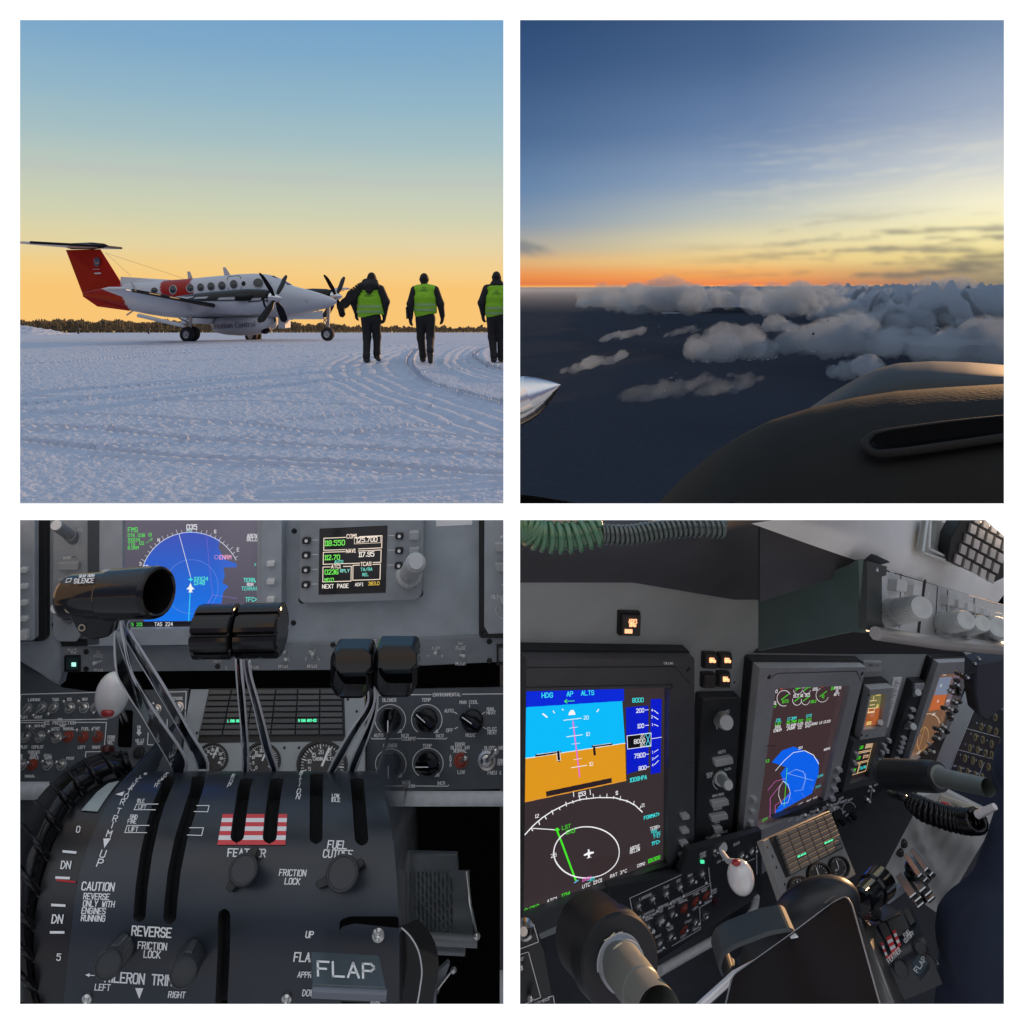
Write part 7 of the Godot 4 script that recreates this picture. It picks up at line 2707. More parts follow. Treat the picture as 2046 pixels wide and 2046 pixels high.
	for k in 17:
		var t:=k/16.0
		var a:Vector2=q7(lerpf(60,900,t),0)
		var yy:=236.0+0.00102*pow(lerpf(60,900,t)-585,2.0)*0.9
		pc.path(L2.call(q7,[lerpf(60,900,t),yy,lerpf(48,906,t),yy-(30 if k%2 else 18)]),2.5,wh)
	var el:=[]
	for k in 49:
		var a:=TAU*k/48
		el.append_array([482+cos(a)*262*cos(0.3)+sin(a)*198*sin(0.3),664-cos(a)*262*sin(0.3)*0.55+sin(a)*205*cos(0.3)])
	pc.path(L2.call(q7,el),3.5,wh)
	pc.fill(L2.call(q7,[494,640,506,640,508,660,542,660,540,672,510,682,512,700,526,702,482,714,496,700,492,684,464,694,462,682,494,664]),wh)
	pc.fill(L2.call(q5,[352,1440,376,1436,390,1462,392,1478,336,1480,338,1464]),wh)
	pc.fill(L2.call(q7,[230,486,252,466,274,484,252,500]),gn)
	for t in [[q5,"HDG",168,1320,46,cy],[q5,"AP",346,1312,42,cy],[q5,"ALTS",486,1306,42,cy],[q5,"8000",884,1368,40,cy],[q5,"20",476,1502,34,wh],[q5,"10",490,1630,34,wh],[q5,"10",518,1866,34,wh],[q5,"200",902,1452,38,wh],[q5,"100",908,1572,38,wh],[q5,"20",920,1652,32,wh],[q5,"8000",900,1692,40,wh],[q5,"80",922,1724,30,wh],[q5,"7900",902,1804,40,wh],[q5,"800",924,1904,38,wh],[q5,"4",996,1450,24,wh],[q5,"2",996,1502,24,wh],[q5,"1",998,1562,24,wh],[q5,"1",1002,1780,24,wh],[q5,"2",1004,1832,24,wh],[q5,"4",1004,1882,24,wh],[q7,"1006HPA",886,94,36,cy],[q7,"153",444,206,38,wh],[q7,"S",716,202,34,wh],[q7,"21",922,304,32,wh],[q7,"12",92,374,32,wh],[q7,"LST",324,464,36,gn],[q7,"13:13",356,498,34,gn],[q7,"25",226,684,36,wh],[q7,"FORMAT>",994,386,32,cy],[q7,"TERR>",1020,480,30,wh],[q7,"RDR",1012,508,28,cy],[q7,"STBY",1034,528,26,cy],[q7,"T-1.7",1034,548,26,cy],[q7,"TFC>",1026,596,32,cy],[q7,"ABOVE",862,630,28,wh],[q7,"BELOW",862,656,28,wh],[q7,"COM2",912,768,28,wh],[q7,"121.500",1014,726,32,gn],[q7,"RAT 3°C",736,834,32,wh],[q7,"UTC 13:01",530,908,34,wh],[q7,"EKRN",486,872,28,mg],[q7,"-65",518,878,30,cy],[q7,"ATC1",214,1036,34,wh],[q7,"1214",324,992,36,gn],[q7,"0.650",58,1098,38,gn]]:
		var p:Vector2=X.call(t[0],t[2],t[3])
		var hi:float=absf(X.call(t[0],t[2],t[3]+t[4]*0.5).y-X.call(t[0],t[2],t[3]-t[4]*0.5).y)
		ptext(pc,t[1],p.x,p.y,hi*0.8,t[5],maxf(hi*0.13,1.6),0.5,0.84)
	part("screen",screen_mesh(M,h,0.042),screen_mat("flight screen",pc,1.0),fd)
	m=mb()
	for l in [[-36,1052,1130,1070,1252,1200],[1236,1832,1284,1822],[1095,1250,1112,1234,1110,1210,-36,1208]]:
		stripe(m,M,pl(q5,l),1.2,0.0715)
	part("bezel_line",m,blk,fd)
	m=mb()
	text(m,M,"COLLINS",q5(1080,1040),4.0,0.9,Vector2(1,0.03),Vector2(0,-1),0.5,0.072)
	part("maker_name",m,white,fd)
	screw(fd,M,q5(1240,1094),6,0.07,blk)
	for y in [342,452,554,654]:
		key(fd,M,q7(1207-(y-342)*0.02,y),15,9,0.07,0.02,btn,-0.15)
	key(fd,M,q7(1200,745),13,17,0.07,0.02,btn,-0.1,"rocker")
	sc=PackedVector2Array([q6(18,1252),q6(614,1240),q8(412,262),q7(1775,488)])
	fd=bezel.call("engine_display",q6(300,1500),"middle display with engine dials above a blue coastline map",PackedVector2Array([q5(1795,1085),q6(738,1098),q8(472,312),q7(1655,640)]),sc,0.08,bez2)
	h=Homog.new(sc[0],sc[1],sc[2],sc[3])
	w=420
	hh=720
	now[0]=h
	now[1]=w
	now[2]=hh
	pc=Pic.new(w,hh,Color8(62,44,46))
	pc.fill(L2.call(q6,[110,1880,150,1825,220,1780,290,1778,350,1810,400,1880,396,1960,250,1920]),Color8(0,96,235))
	pc.fill(L2.call(q8,[30,-30,110,-120,200,-150,300,-110,400,-40,400,60,350,220,110,350,80,330,130,260,180,200,120,120,100,60,140,10]),Color8(0,96,235))
	pc.fill(L2.call(q8,[70,340,110,330,120,350,60,380]),Color8(0,96,235))
	for l in [[q6,[60,1930,130,1850,200,1790,290,1776,360,1812,404,1884],3,wh],[q8,[120,120,90,170,85,230,110,300,160,290,178,220,160,150,120,120],2,wh],[q8,[150,20,130,320],3,gn],[q8,[0,190,60,120,140,100],2,mg],[q8,[20,400,20,250,100,150],2,mg],[q8,[60,380,60,310,170,230],2,mg],[q8,[150,60,360,120],2,Color8(150,190,255)],[q8,[300,60,280,190,210,200],1.5,Color8(150,190,255)],[q8,[160,60,220,30,280,50,300,110,270,180],1.5,Color8(170,200,255)]]:
		pc.path(L2.call(l[0],l[1]),l[2],l[3])
	for c in [[120,1360,55,62,70,330],[230,1290,36,40,20,170],[300,1290,32,38,20,170],[225,1375,36,42,10,190],[292,1375,34,40,10,190],[425,1340,50,55,20,250]]:
		var a:=[]
		for k in 15:
			var t:=deg_to_rad(lerpf(c[4],c[5],k/14.0))
			a.append_array([c[0]+cos(t)*c[2],c[1]+sin(t)*c[3]])
		pc.path(L2.call(q6,a),2.4,wh)
		pc.path(L2.call(q6,[c[0]-20,c[1]+10,c[0]+34,c[1]-30]),2.6,gn)
	pc.fill(L2.call(q6,[90,1290,100,1262,112,1288]),Color8(220,60,40))
	pc.fill(L2.call(q6,[410,1278,420,1252,430,1276]),Color8(220,60,40))
	for t in [["ITT",40,1278,wh],["660",44,1306,wh],["1510",232,1272,gn],["PROP",272,1270,wh],["1510",318,1268,gn],["ITT",366,1264,wh],["650",368,1292,wh],["310",512,1262,gn],["FF",550,1258,wh],["124",508,1290,gn],["PRESS",548,1284,wh],["OIL",545,1310,wh],["80°C",540,1335,wh],["91.3 N1 91.5",262,1340,wh],["673",132,1384,gn],["65.7",34,1420,gn],["TORQ",24,1398,wh],["61",432,1352,gn],["68.2",356,1388,gn],["ZOL",80,1532,cy],["LST",76,1562,gn],["SVA",74,1586,wh],["ENGM",72,1612,wh],["17.3NM",186,1520,cy],["35.7NM",182,1548,gn],["70.4NM",180,1574,wh],["241NM",178,1598,wh],["0:12",254,1540,gn],["0:25",252,1566,wh],["1:12",250,1592,wh],["12:51",320,1500,cy],["13:13",318,1530,gn],["13:27",316,1556,wh],["14:13",314,1582,wh],["ROAD LB 13.200",420,1556,wh],["153",256,1754,wh],["ABOVE",468,1766,wh]]:
		var p:Vector2=X.call(q6,t[1],t[2])
		ptext(pc,t[0],p.x,p.y,13.0,t[3],2.0,0.5,0.8)
	for t in [["FMS",-72,-48,gn],["DTK 143",-50,-28,gn],["LST",-66,0,gn],["TFC>",398,168,cy],["TERR",412,86,cy],["177",-20,420,gn],["UTC",260,304,wh],["3.6",-100,330,mg],["RAT 3°C",350,268,wh]]:
		var p:Vector2=X.call(q8,t[1],t[2])
		ptext(pc,t[0],p.x,p.y,15.0,t[3],2.2,0.5,0.8)
	part("screen",screen_mesh(M,h,0.052),screen_mat("engine screen",pc,0.95),fd)
	m=mb()
	for l in [[-40,1170,30,1128,660,1126,700,1205],[-55,1700,20,1700]]:
		stripe(m,M,pl(q6,l),1.2,0.0815)
	part("bezel_line",m,blk,fd)
	for q in [q5(1868,1152),q6(704,1146)]:
		screw(fd,M,q,4.5,0.08,blk)
	for q in [q7(1748,214),q7(1736,310),q7(1726,400),q7(1716,488),q8(524,4),q8(508,78),q8(492,156),q8(474,228)]:
		key(fd,M,q,10,8,0.08,0.02,btn,-0.2)
	for q in [q7(1706,570),q8(458,298)]:
		key(fd,M,q,9,12,0.08,0.02,btn,-0.1,"rocker")
	sc=PackedVector2Array([q6(1340,1172),q6(1536,1164),q6(1314,1790),q6(1100,1852)])
	fd=bezel.call("flight_display",q6(1320,1500),"far flight display, brown and pale blue, in front of the right seat",PackedVector2Array([q6(1318,1078),q6(1590,1072),q6(1376,1832),q6(1070,1900)]),sc,0.08,bez2)
	h=Homog.new(sc[0],sc[1],sc[2],sc[3])
	w=220
	hh=520
	now[0]=h
	now[1]=w
	now[2]=hh
	pc=Pic.new(w,hh,Color8(124,90,66))
	pc.fill(L2.call(q6,[1360,1215,1460,1208,1420,1350,1318,1352]),Color8(124,134,156))
	pc.fill(L2.call(q6,[1318,1354,1420,1350,1386,1462,1278,1480]),Color8(196,104,58))
	pc.fill(L2.call(q6,[1468,1200,1530,1200,1430,1480,1396,1480]),Color8(112,96,110))
	var ar:=[]
	for k in 20:
		var a:=deg_to_rad(lerpf(190,355,k/19.0))
		ar.append_array([1280+cos(a)*84,1585+sin(a)*84])
	pc.path(L2.call(q6,ar),2.5,Color8(235,215,190))
	el=[]
	for k in 25:
		el.append_array([1232+cos(TAU*k/24)*42-sin(TAU*k/24)*14,1700+sin(TAU*k/24)*92])
	pc.path(L2.call(q6,el),2.0,Color8(225,180,110))
	pc.path(L2.call(q6,[1200,1780,1250,1600]),2.0,Color8(225,170,90))
	for t in [["HDG",1400,1190],["153",1318,1505],["10",1372,1280],["10",1350,1402],["200",1480,1250],["100",1456,1330],["800",1430,1400],["1214",1130,1826],["UTC",1200,1808]]:
		var p:Vector2=X.call(q6,t[1],t[2])
		ptext(pc,t[0],p.x,p.y,13.0,wh,2.0,0.5,0.8)
	part("screen",screen_mesh(M,h,0.052),screen_mat("far screen",pc,0.85),fd)
	for k in 6:
		key(fd,M,q6(1560-k*6+(-228 if k>2 else -30)-k*22,1500+k*70),5,5,0.08,0.02,btn)
	sc=PackedVector2Array([q6(770,1312),q6(892,1304),q6(856,1570),q6(714,1586)])
	fd=bezel.call("standby_display",q6(800,1450),"small amber standby horizon between the larger displays",PackedVector2Array([q6(764,1268),q6(948,1258),q6(892,1640),q6(690,1664)]),sc,0.09,bez2)
	h=Homog.new(sc[0],sc[1],sc[2],sc[3])
	w=140
	hh=200
	now[0]=h
	now[1]=w
	now[2]=hh
	pc=Pic.new(w,hh,Color8(122,104,60))
	pc.rect(0,0,140,105,Color8(112,106,62))
	pc.rect(0,105,140,95,Color8(160,84,40))
	for l in [[40,60,100,60],[50,85,90,85],[40,130,100,130],[70,30,70,60],[20,105,120,105],[45,110,45,125,95,125,95,110]]:
		var o:=PackedVector2Array()
		for k in range(0,l.size(),2):
			o.append(Vector2(l[k],l[k+1]))
		pc.path(o,4,Color8(250,225,175))
	for t in [["8000",108,20],["150",24,60],["20",116,95],["1006",70,186]]:
		ptext(pc,t[0],t[1],t[2],15,Color8(240,215,120),2.5,0.5,0.8)
	part("screen",screen_mesh(M,h,0.062,3),screen_mat("standby screen",pc,0.95),fd)
	for q in [q6(750,1310),q6(700,1625),q6(740,1630)]:
		screw(fd,M,q,3,0.09,blk)
	sc=PackedVector2Array([q6(694,1702),q6(834,1688),q6(764,1965),q6(616,2010)])
	fd=bezel.call("radio_unit",q6(740,1800),"small radio unit with amber boxes below the standby horizon",PackedVector2Array([q6(640,1672),q6(930,1644),q6(830,2010),q6(560,2070)]),sc,0.09,bez)
	h=Homog.new(sc[0],sc[1],sc[2],sc[3])
	w=150
	hh=220
	now[0]=h
	now[1]=w
	now[2]=hh
	pc=Pic.new(w,hh,Color8(30,18,14))
	for r in [[4,8,142,56],[4,72,142,56],[4,136,68,60],[78,136,68,60]]:
		pc.path(PackedVector2Array([Vector2(r[0],r[1]),Vector2(r[0]+r[2],r[1]),Vector2(r[0]+r[2],r[1]+r[3]),Vector2(r[0],r[1]+r[3]),Vector2(r[0],r[1])]),4,Color8(240,200,150))
	pc.rect(84,16,58,34,Color8(190,160,130))
	for t in [["121.50",42,38,gn],["112.70",42,100,gn],["117.95",112,100,Color8(240,190,150)],["1214",38,168,gn],["TA/RA",112,168,cy]]:
		ptext(pc,t[0],t[1],t[2],16,t[3],3,0.5,0.75)
	part("screen",screen_mesh(M,h,0.062,3),screen_mat("small radio screen",pc,0.95),fd)
	for q in [q6(655,1768),q6(642,1836),q6(628,1904),q6(876,1708),q6(862,1762),q6(850,1828),q6(916,1668),q6(900,1750),q6(884,1826)]:
		key(fd,M,q,6,7,0.09,0.02,btn)
	for k in [[q8(840,60),q8(955,60),13.0],[q8(1000,50),q8(1090,62),9.0],[q6(1180,1360),q6(1242,1370),8.0],[q6(1110,1610),q6(1205,1640),8.0],[q6(880,1600),q6(944,1605),7.0]]:
		m=mb()
		var d:=M.depth(k[0])
		lathe_px(m,k[0],d,k[1],d-0.25,[[0,k[2]*1.1],[0.4,k[2]*1.1],[0.42,k[2]*0.9],[0.95,k[2]*0.85],[1.0,k[2]*0.75],[1.0,0]],24)
		part("knob",m,knobm,fd)
	var cs:=thing("control_panel",M.p(q5(1550,1700)),"tall black control panel with grey knobs between the two nearer displays","panel")
	m=mb()
	slab(m,M,rquad(pl(q5,[1392,1362,1700,1356,1690,1560,1620,2700,1335,2740,1330,2600]),5),0.0,0.045,1.5)
	part("plate",m,plate,cs)
	m=mb()
	for t in [["BARO",1570,1466,22],["REFS",1546,1780,20],["DATA",1594,1916,18],["MENU",1450,1952,18],["ADV",1448,1974,18],["NAV/BRG",1520,2120,18],["RADAR",1518,2228,18],["GCS",1512,2332,18],["TILT",1442,2458,18],["RANGE",1568,2414,18]]:
		text(m,M,t[0],q5(t[1],t[2]),t[3]*0.25,0.9,Vector2(1,-0.2),Vector2(0,-1),0.5,0.047)
	stripe(m,M,arc(q5(1565,1565),17,150,230,8),1.4,0.047)
	stripe(m,M,arc(q7(1535,120),18,120,220,8),1.2,0.047)
	stripe(m,M,arc(q7(1500,600),18,120,220,8),1.2,0.047)
	part("lettering",m,white,cs)
	for r in [[q5(1545,1842),37,14],[q7(1508,276),34,12],[q7(1502,386),34,12],[q7(1495,485),17,13]]:
		key(cs,M,r[0],r[1],r[2],0.045,0.02,btn,-0.17)
	for k in [[q5(1560,1562),q5(1640,1608),15.5,[]],[q7(1530,112),q7(1642,208),13.5,[1]],[q7(1500,604),q7(1598,694),13.5,[1]]]:
		m=mb()
		var d:=M.depth(k[0])-0.03
		var r:float=k[2]
		var pf:=[[0,r*0.95],[0.1,r],[0.92,r*0.98],[1.0,r*0.86],[1.0,0]] if (k[3] as Array).is_empty() else [[0,r],[0.08,r*1.08],[0.5,r*1.05],[0.53,r*0.75],[0.62,r*0.72],[0.64,r*0.8],[0.94,r*0.78],[1.0,r*0.66],[1.0,0]]
		lathe_px(m,k[0],d,k[1],d-0.22,pf,40,1,0.04)
		part("knob",m,knobm,cs)
	for q in [q5(1418,1392),q5(1372,1714)]:
		screw(cs,M,q,4,0.045,mats["dark screw"])
	cs=thing("control_panel",M.p(q6(1100,1600)),"narrow dark control panel beside the white checklist strip","panel")
	part("plate",S(mb(),M,q6,[1150,1250,1240,1246,1050,1880,960,1900],0.0,0.05,1.0),plate,cs)
	part("grey_plate",S(mb(),M,q6,[1160,1262,1236,1256,1222,1310,1145,1322],0.05,0.06,0.5),bez2,cs)
	for k in [[1142,1460],[1126,1516],[1072,1684],[1062,1720],[1052,1756],[1042,1790],[1024,1850]]:
		key(cs,M,q6(k[0],k[1]),9,6,0.05,0.02,btn,-0.1)
	var GS:=curve_surf(func(q:Vector2)->float:return M.depth(q)-0.25-0.0012*maxf(0.0,1166.0-q.y))
	m=mb()
	var rows:=PackedVector3Array()
	for i in 16:
		for j in 40:
			var x:=lerpf(-38,1960,j/39.0)
			var yb:=lerpf(505,640,clampf((x-900)/800.0,0,1))
			var q:=q5(x,lerpf(-40,yb,i/15.0))
			var e:=i/15.0
			rows.append(at(q,maxf(2.22,M.depth(q)-0.03-0.18*sin(PI*minf(e*1.1,1.0)))))
	m.grid(rows,16,40,false,PackedColorArray(),Vector3(0,0,1))
	tag(obj("visor_lining",m,mat("visor lining",Vector3(0.055,0.060,0.072),0.75,{"grain":"soft mottle","grain_scale":1.0})),"dark padded underside of the glareshield above the left display","padding")
	m=mb()
	S(m,flat_surf(2.9),q6,[-20,40,400,60,1000,330,800,380,-20,640],0.0,0.02)
	tag(obj("visor_shade",m,mats["visor lining"]),"dark sheet standing for shade under the coaming left of the control box","padding")  # dark sheet placed where the coaming only leaves shade
	for c in [[[[-30,70],[60,60],[160,130],[400,150],[640,90]],27.0,15,"thick ribbed hose with green light put into its colour, hanging left under the visor",Vector3(0.06,0.17,0.09)],[[[640,120],[860,130],[1100,95],[1350,70],[1620,80]],17.0,22,"thinner dark ribbed hose running right under the visor",Vector3(0.055,0.075,0.07)]]:  # green light on the thick hose is put into its albedo
		var pts:=PackedVector3Array()
		for p in c[0]:
			pts.append(at(q5(p[0],p[1]),2.13+p[0]*0.00004))
		pts=smooth_path(pts,44)
		m=mb()
		coil(m,pts,c[1]*2.1/F,c[1]*2.1/F,0.0085 if c[2]<20 else 0.006,15.0 if c[2]<20 else 26.0)
		tube(m,pts,c[1]*1.9/F,10)
		tag(obj("ribbed_hose",m,mat("hose %d"%c[2],c[4],0.22,{"coat":0.6})),c[3],"hose")
	var CO:=plane_surf(q6(80,20),2.45,q6(1900,620),3.6,q6(900,-40),2.98)
	var cg:=thing("coaming",CO.p(q6(900,200)),"grey padded coaming crossing the top right of the cockpit","coaming")
	m=mb()
	rows=PackedVector3Array()
	for i in 9:
		for j in 24:
			var t:=j/23.0
			var low:=Vector2(lerpf(40,1960,t),lerpf(20,655,t)+26*sin(PI*t))
			var up:=Vector2(lerpf(600,2000,t),lerpf(-60,-20,t))
			var q:=q6(lerpf(low.x,up.x,i/8.0),lerpf(low.y,up.y,i/8.0))
			rows.append(CO.p(q,-0.05+0.06*sin(PI*minf(0.5,i/8.0*1.6))))
	m.grid(rows,9,24,false,PackedColorArray(),Vector3(0,0,1))
	part("padding",m,mat("coaming grey",Vector3(0.84,0.85,0.83),0.7,{"grain":"soft mottle","grain_scale":0.8,"bump":"bump grain","bump_cm":0.06}),cg)
	m=mb()
	S(m,flat_surf(3.05),q6,[1690,-60,2070,-60,2070,300,1930,150,1800,40],0.0,0.01)
	tag(obj("side_window",m,mat("bright window",Vector3(0.9,0.9,0.88),0.5,{"emit":Vector3(0.95,0.96,0.95)})),"overexposed bright side window in the upper right corner of the cockpit","window")
	var gb:=thing("clear_cover",CO.p(q6(1320,200)),"clear plastic guard box over two windows on the coaming","cover")
	m=mb()
	for l in [[1195,15,1152,280],[1218,20,1200,250],[1152,280,1440,388],[1200,250,1330,312],[1440,388,1494,95],[1195,15,1360,20],[1370,40,1332,330],[1360,20,1494,95],[1168,290,1345,345]]:
		tube(m,PackedVector3Array([CO.p(q6(l[0],l[1]),0.06),CO.p(q6(l[2],l[3]),0.06)]),0.006,6)
	part("frame",m,mat("clear plastic rim",Vector3(0.62,0.64,0.62),0.2,{"coat":1.0}),gb)
	for p in [[1200,20,1365,30,1330,320,1158,270],[1372,40,1490,95,1440,375,1338,328]]:
		part("pane",S(mb(),CO,q6,p,0.03,0.034),mat("pane grey",Vector3(0.40,0.42,0.40),0.12),gb)
	var kp:=thing("tile_panel",CO.p(q6(1700,250)),"slanted dark panel of pale square tiles at the top right","panel")
	part("bed",S(mb(),flat_surf(3.12),q6,[1600,-30,2010,150,2010,420,1838,505,1470,335,1500,150],-0.08,0.0,1.0),blk,kp)
	for r in 5:
		for c in 5:
			var u:=Vector2(1530+c*64+r*38,306+c*36-r*80)
			if u.x>1950:
				continue
			part("tile",S(mb(),flat_surf(3.12),q6,[u.x,u.y-34,u.x+46,u.y-10,u.x+30,u.y+56,u.x-14,u.y+36],0.0,0.015,0.8),mat("tile pale",Vector3(0.40,0.39,0.37),0.5) if (r+c)%3 else mat("tile paler",Vector3(0.48,0.46,0.45),0.5),kp)
	var BX:=plane_surf(q6(790,620),2.75,q6(1930,850),3.75,q6(790,860),2.72)
	var bx:=thing("autopilot_box",BX.p(q6(1300,700)),"grey control box of square buttons and large ribbed knobs under the coaming","control box")
	part("face_plate",S(mb(),BX,q6,[880,385,1960,690,1960,1000,800,850,800,400],-0.02,0.0,1.0),mat("box face",Vector3(0.62,0.635,0.625),0.5,{"grain":"soft mottle","grain_scale":1.5}),bx)
	var SD:=plane_surf(q6(740,600),2.76,q6(0,800),3.3,q6(740,900),2.74)
	part("side_plate",S(mb(),SD,q6,[-20,625,700,362,770,318,790,900,700,890,-20,1040],-0.02,0.0),mat("green-grey side",Vector3(0.12,0.175,0.155),0.5,{"grain":"soft mottle","grain_scale":0.8}),bx)
	part("end_cap",S(mb(),BX,q6,[772,330,930,370,925,440,890,450,890,800,915,850,800,870,772,860],0.0,0.03,1.0),mat("box dark",Vector3(0.05,0.06,0.058),0.5),bx)
	m=mb()
	rows=PackedVector3Array()
	tube(m,PackedVector3Array([BX.p(q6(764,880),0.06),BX.p(q6(1300,960),0.06),BX.p(q6(1836,1006),0.06)]),[0.022,0.024,0.028],10)
	part("lower_rail",m,mat("rail alloy",Vector3(0.50,0.49,0.48),0.35,{"metal":0.6}),bx)
	part("underside",S(mb(),flat_surf(3.4),q6,[0,1000,780,880,1840,1010,1500,1060,700,1060,-60,1052],0.0,0.01),dark,bx)
	for l in [[1102,430,1090,860],[1290,490,1240,890],[1390,540,1370,900],[1470,565,1455,912],[1680,630,1660,930]]:
		m=mb()
		stripe(m,BX,pl(q6,l),1.2 if l[0]!=1290 else 5.0,0.002)
		part("seam",m,blk,bx)
	for k in [[1042,520,21,25],[1165,556,17,23],[1434,640,13,19],[1514,666,13,18],[1586,688,12,17],[1648,708,10,16],[1712,728,10,15],[1762,746,9,14],[1824,760,8,12],[1886,785,8,12]]:
		key(bx,BX,q6(k[0],k[1]),k[2],k[3],0.0,0.035,mat("box button",Vector3(0.55,0.56,0.55),0.5),0.1)
	for k in [[1010,745,1270,700,27],[1410,830,1620,800,22],[1560,870,1750,825,19],[1800,880,1880,855,24]]:
		m=mb()
		var d:=BX.depth(q6(k[0],k[1]))
		var r:float=k[4]
		lathe_px(m,q6(k[0],k[1]),d,q6(k[2],k[3]),d-0.24,[[0,r],[0.05,r*0.98],[0.36,r*0.92],[0.4,r*0.84],[0.44,r*0.92],[0.92,r*0.88],[1.0,r*0.78],[1.0,r*0.55],[0.98,0]],60,1,0.025)
		part("knob",m,knobm,bx)
	screw(bx,BX,q6(846,396),5,0.03,nickel)
	m=mb()
	for t in [["FD",1030,432],["YD",1026,618],["V",1160,480],["I",1316,590],["I",1306,800]]:
		text(m,BX,t[0],q6(t[1],t[2]),6,1,Vector2(1,0.25),Vector2(0,-1),0.5,0.002)
	part("lettering",m,white,bx)
	var SW:Surf=plane.call(1.10)
	var sp:=thing("switch_panel",SW.p(q7(1200,1200)),"black switch panel of long toggles in white outlines, left of the levers","switch panel")
	part("plate",S(mb(),SW,q7,[700,1000,1260,900,1330,720,1900,560,1905,1060,1040,1610,870,1500],-0.03,0.0,1.0),plate,sp)
	m=mb()
	for l in [[1270,906,868,1088,900,1250,1500,968,1506,1110,1414,1160,1420,1280],[905,1256,1490,990],[930,1290,928,1264,1100,1190],[1050,1535,1150,1480],[1200,1460,1420,1330,1418,1284],[1495,960,1484,850],[1858,680,1862,900],[1790,800,1840,780]]:
		stripe(m,SW,pl(q7,l),1.3)
	for t in [["LANDING",990,1076,22],["TAXI",1152,1000,20],["ICE",1250,950,20],["NAV",1340,908,18],["ICE PROTECTION",1190,1130,22],["WSHLD ANTI-ICE",1050,1215,18],["NORMAL",1020,1248,16],["AUTO",1192,1158,18],["MANUAL",1286,1110,18],["FUEL VENT",1420,1040,18],["LEFT",1382,1166,17],["RIGHT",1478,1116,17],["STALL",1180,1310,16],["WARN",1186,1330,16],["DEICE",1090,1384,16],["PITOT",1326,1268,17],["LEFT",1288,1384,17],["RIGHT",1384,1326,17],["DOWN",1526,1024,15],["LOCK",1528,1044,15],["PROP",1440,738,18],["SYNC",1442,760,18],["SLEW",1702,662,18],["LDG GEAR",1590,790,15],["MANUAL",1100,1498,15]]:
		text(m,SW,t[0],q7(t[1],t[2]),t[3]*0.25,0.9,Vector2(0.93,-0.40),Vector2(0.05,-1),0.5)
	part("lettering",m,white,sp)
	for t in [[935,1150,975,1235],[1045,1095,1082,1190],[1150,1055,1186,1130],[1258,1005,1286,1075],[1350,955,1384,964],[1432,900,1464,972],[1000,1325,1050,1350],[1110,1270,1165,1295],[1200,1215,1230,1222],[1290,1165,1325,1222],[1378,1112,1416,1124],[1462,1066,1500,1076],[1100,1440,1130,1478],[1185,1390,1218,1402],[1290,1335,1316,1345],[1380,1280,1410,1292],[1455,1225,1470,1240],[1740,758,1780,766],[1818,725,1858,726],[1540,740,1530,720]]:
		toggle(sp,SW,q7(t[0],t[1]),q7(t[2],t[3]),7.0 if t[0]!=1000 and t[0]!=1110 else 10.0,mats["red collar"] if t[0] in [1290,1378,1462] else nickel,nickel)
	m=mb()
	slab(m,SW,rrect(q7(1432,800),7,6),0.002,0.006)
	part("green_light",m,mats["green caption"],sp)
	m=mb()
	slab(m,SW,rrect(q7(1525,1104),7,11),0.0,0.02)
	part("red_button",m,mats["dark red button"],sp)
	m=mb()
	tube(m,smooth_path(PackedVector3Array([SW.p(q7(1050,1590),0.05),SW.p(q7(1360,1420),0.05),SW.p(q7(1660,1260),0.05),SW.p(q7(1800,1160),0.03),SW.p(q7(1856,1070),0.0)]),5),0.024,12)
	tag(obj("lower_rail",m,pale),"pale rail curving under the left switch panel","trim")
	m=mb()
	tube(m,PackedVector3Array([M.p(q8(640,665),0.25),M.p(q8(920,490),0.25),M.p(q8(1195,335),0.25),M.p(q8(1290,270),0.2)]),[0.034,0.036,0.038,0.03],12)
	tag(obj("lower_rail",m,pale),"pale rail under the right switch panel, by the coiled cord","trim")
	var gh:=thing("gear_handle",at(q7(1735,920),2.75),"translucent egg-shaped gear handle with a red tip, between the displays and levers","handle")
	m=mb()
	ball(m,at(q7(1736,926),2.78),Vector3(0.046,0.058,0.045),Basis(Vector3(0,0,1),0.12),16,22)
	part("grip",m,mats["pearl plastic"],gh)
	m=mb()
	ball(m,at(q7(1700,812),2.77),Vector3(0.016,0.010,0.012))
	part("red_tip",m,mats["red tip"],gh)
	m=mb()
	tube(m,PackedVector3Array([at(q7(1700,808),2.8),at(q7(1640,800),2.9),at(q7(1590,735),3.0)]),0.010,8)
	part("stem",m,knobm,gh)
	var RS:Surf=plane.call(1.06)
	sp=thing("switch_panel",RS.p(q8(800,400)),"black switch panel crowded with small toggles right of the warning panel","switch panel")
	part("plate",S(mb(),RS,q8,[100,470,560,300,980,100,1000,290,1190,335,650,660,560,420],-0.03,0.0,1.0),plate,sp)
	m=mb()
	rng.seed=8
	for k in 60:
		var t:=rng.randf()
		var u:=rng.randf()
		var a:=Vector2(lerpf(230,960,t),lerpf(480,190,t))+Vector2(lerpf(-10,110,u),lerpf(-40,230,u)*smoothstep(0.35,0.6,t))
		text(m,RS,["OFF","ON","AUTO","LOW","TEMP","NORM","INCR","MAN"][k%8],q8(a.x,a.y),3.4,0.8,Vector2(0.9,-0.42),Vector2(0.05,-1),0.5)
	for c in [[600,440,50],[690,400,52],[680,560,46]]:
		stripe(m,RS,arc(q8(c[0],c[1]),c[2]*0.2557,160,340,14,1.2),1.0)
	stripe(m,RS,pl(q8,[864,240,850,420]),1.0)
	part("lettering",m,white,sp)
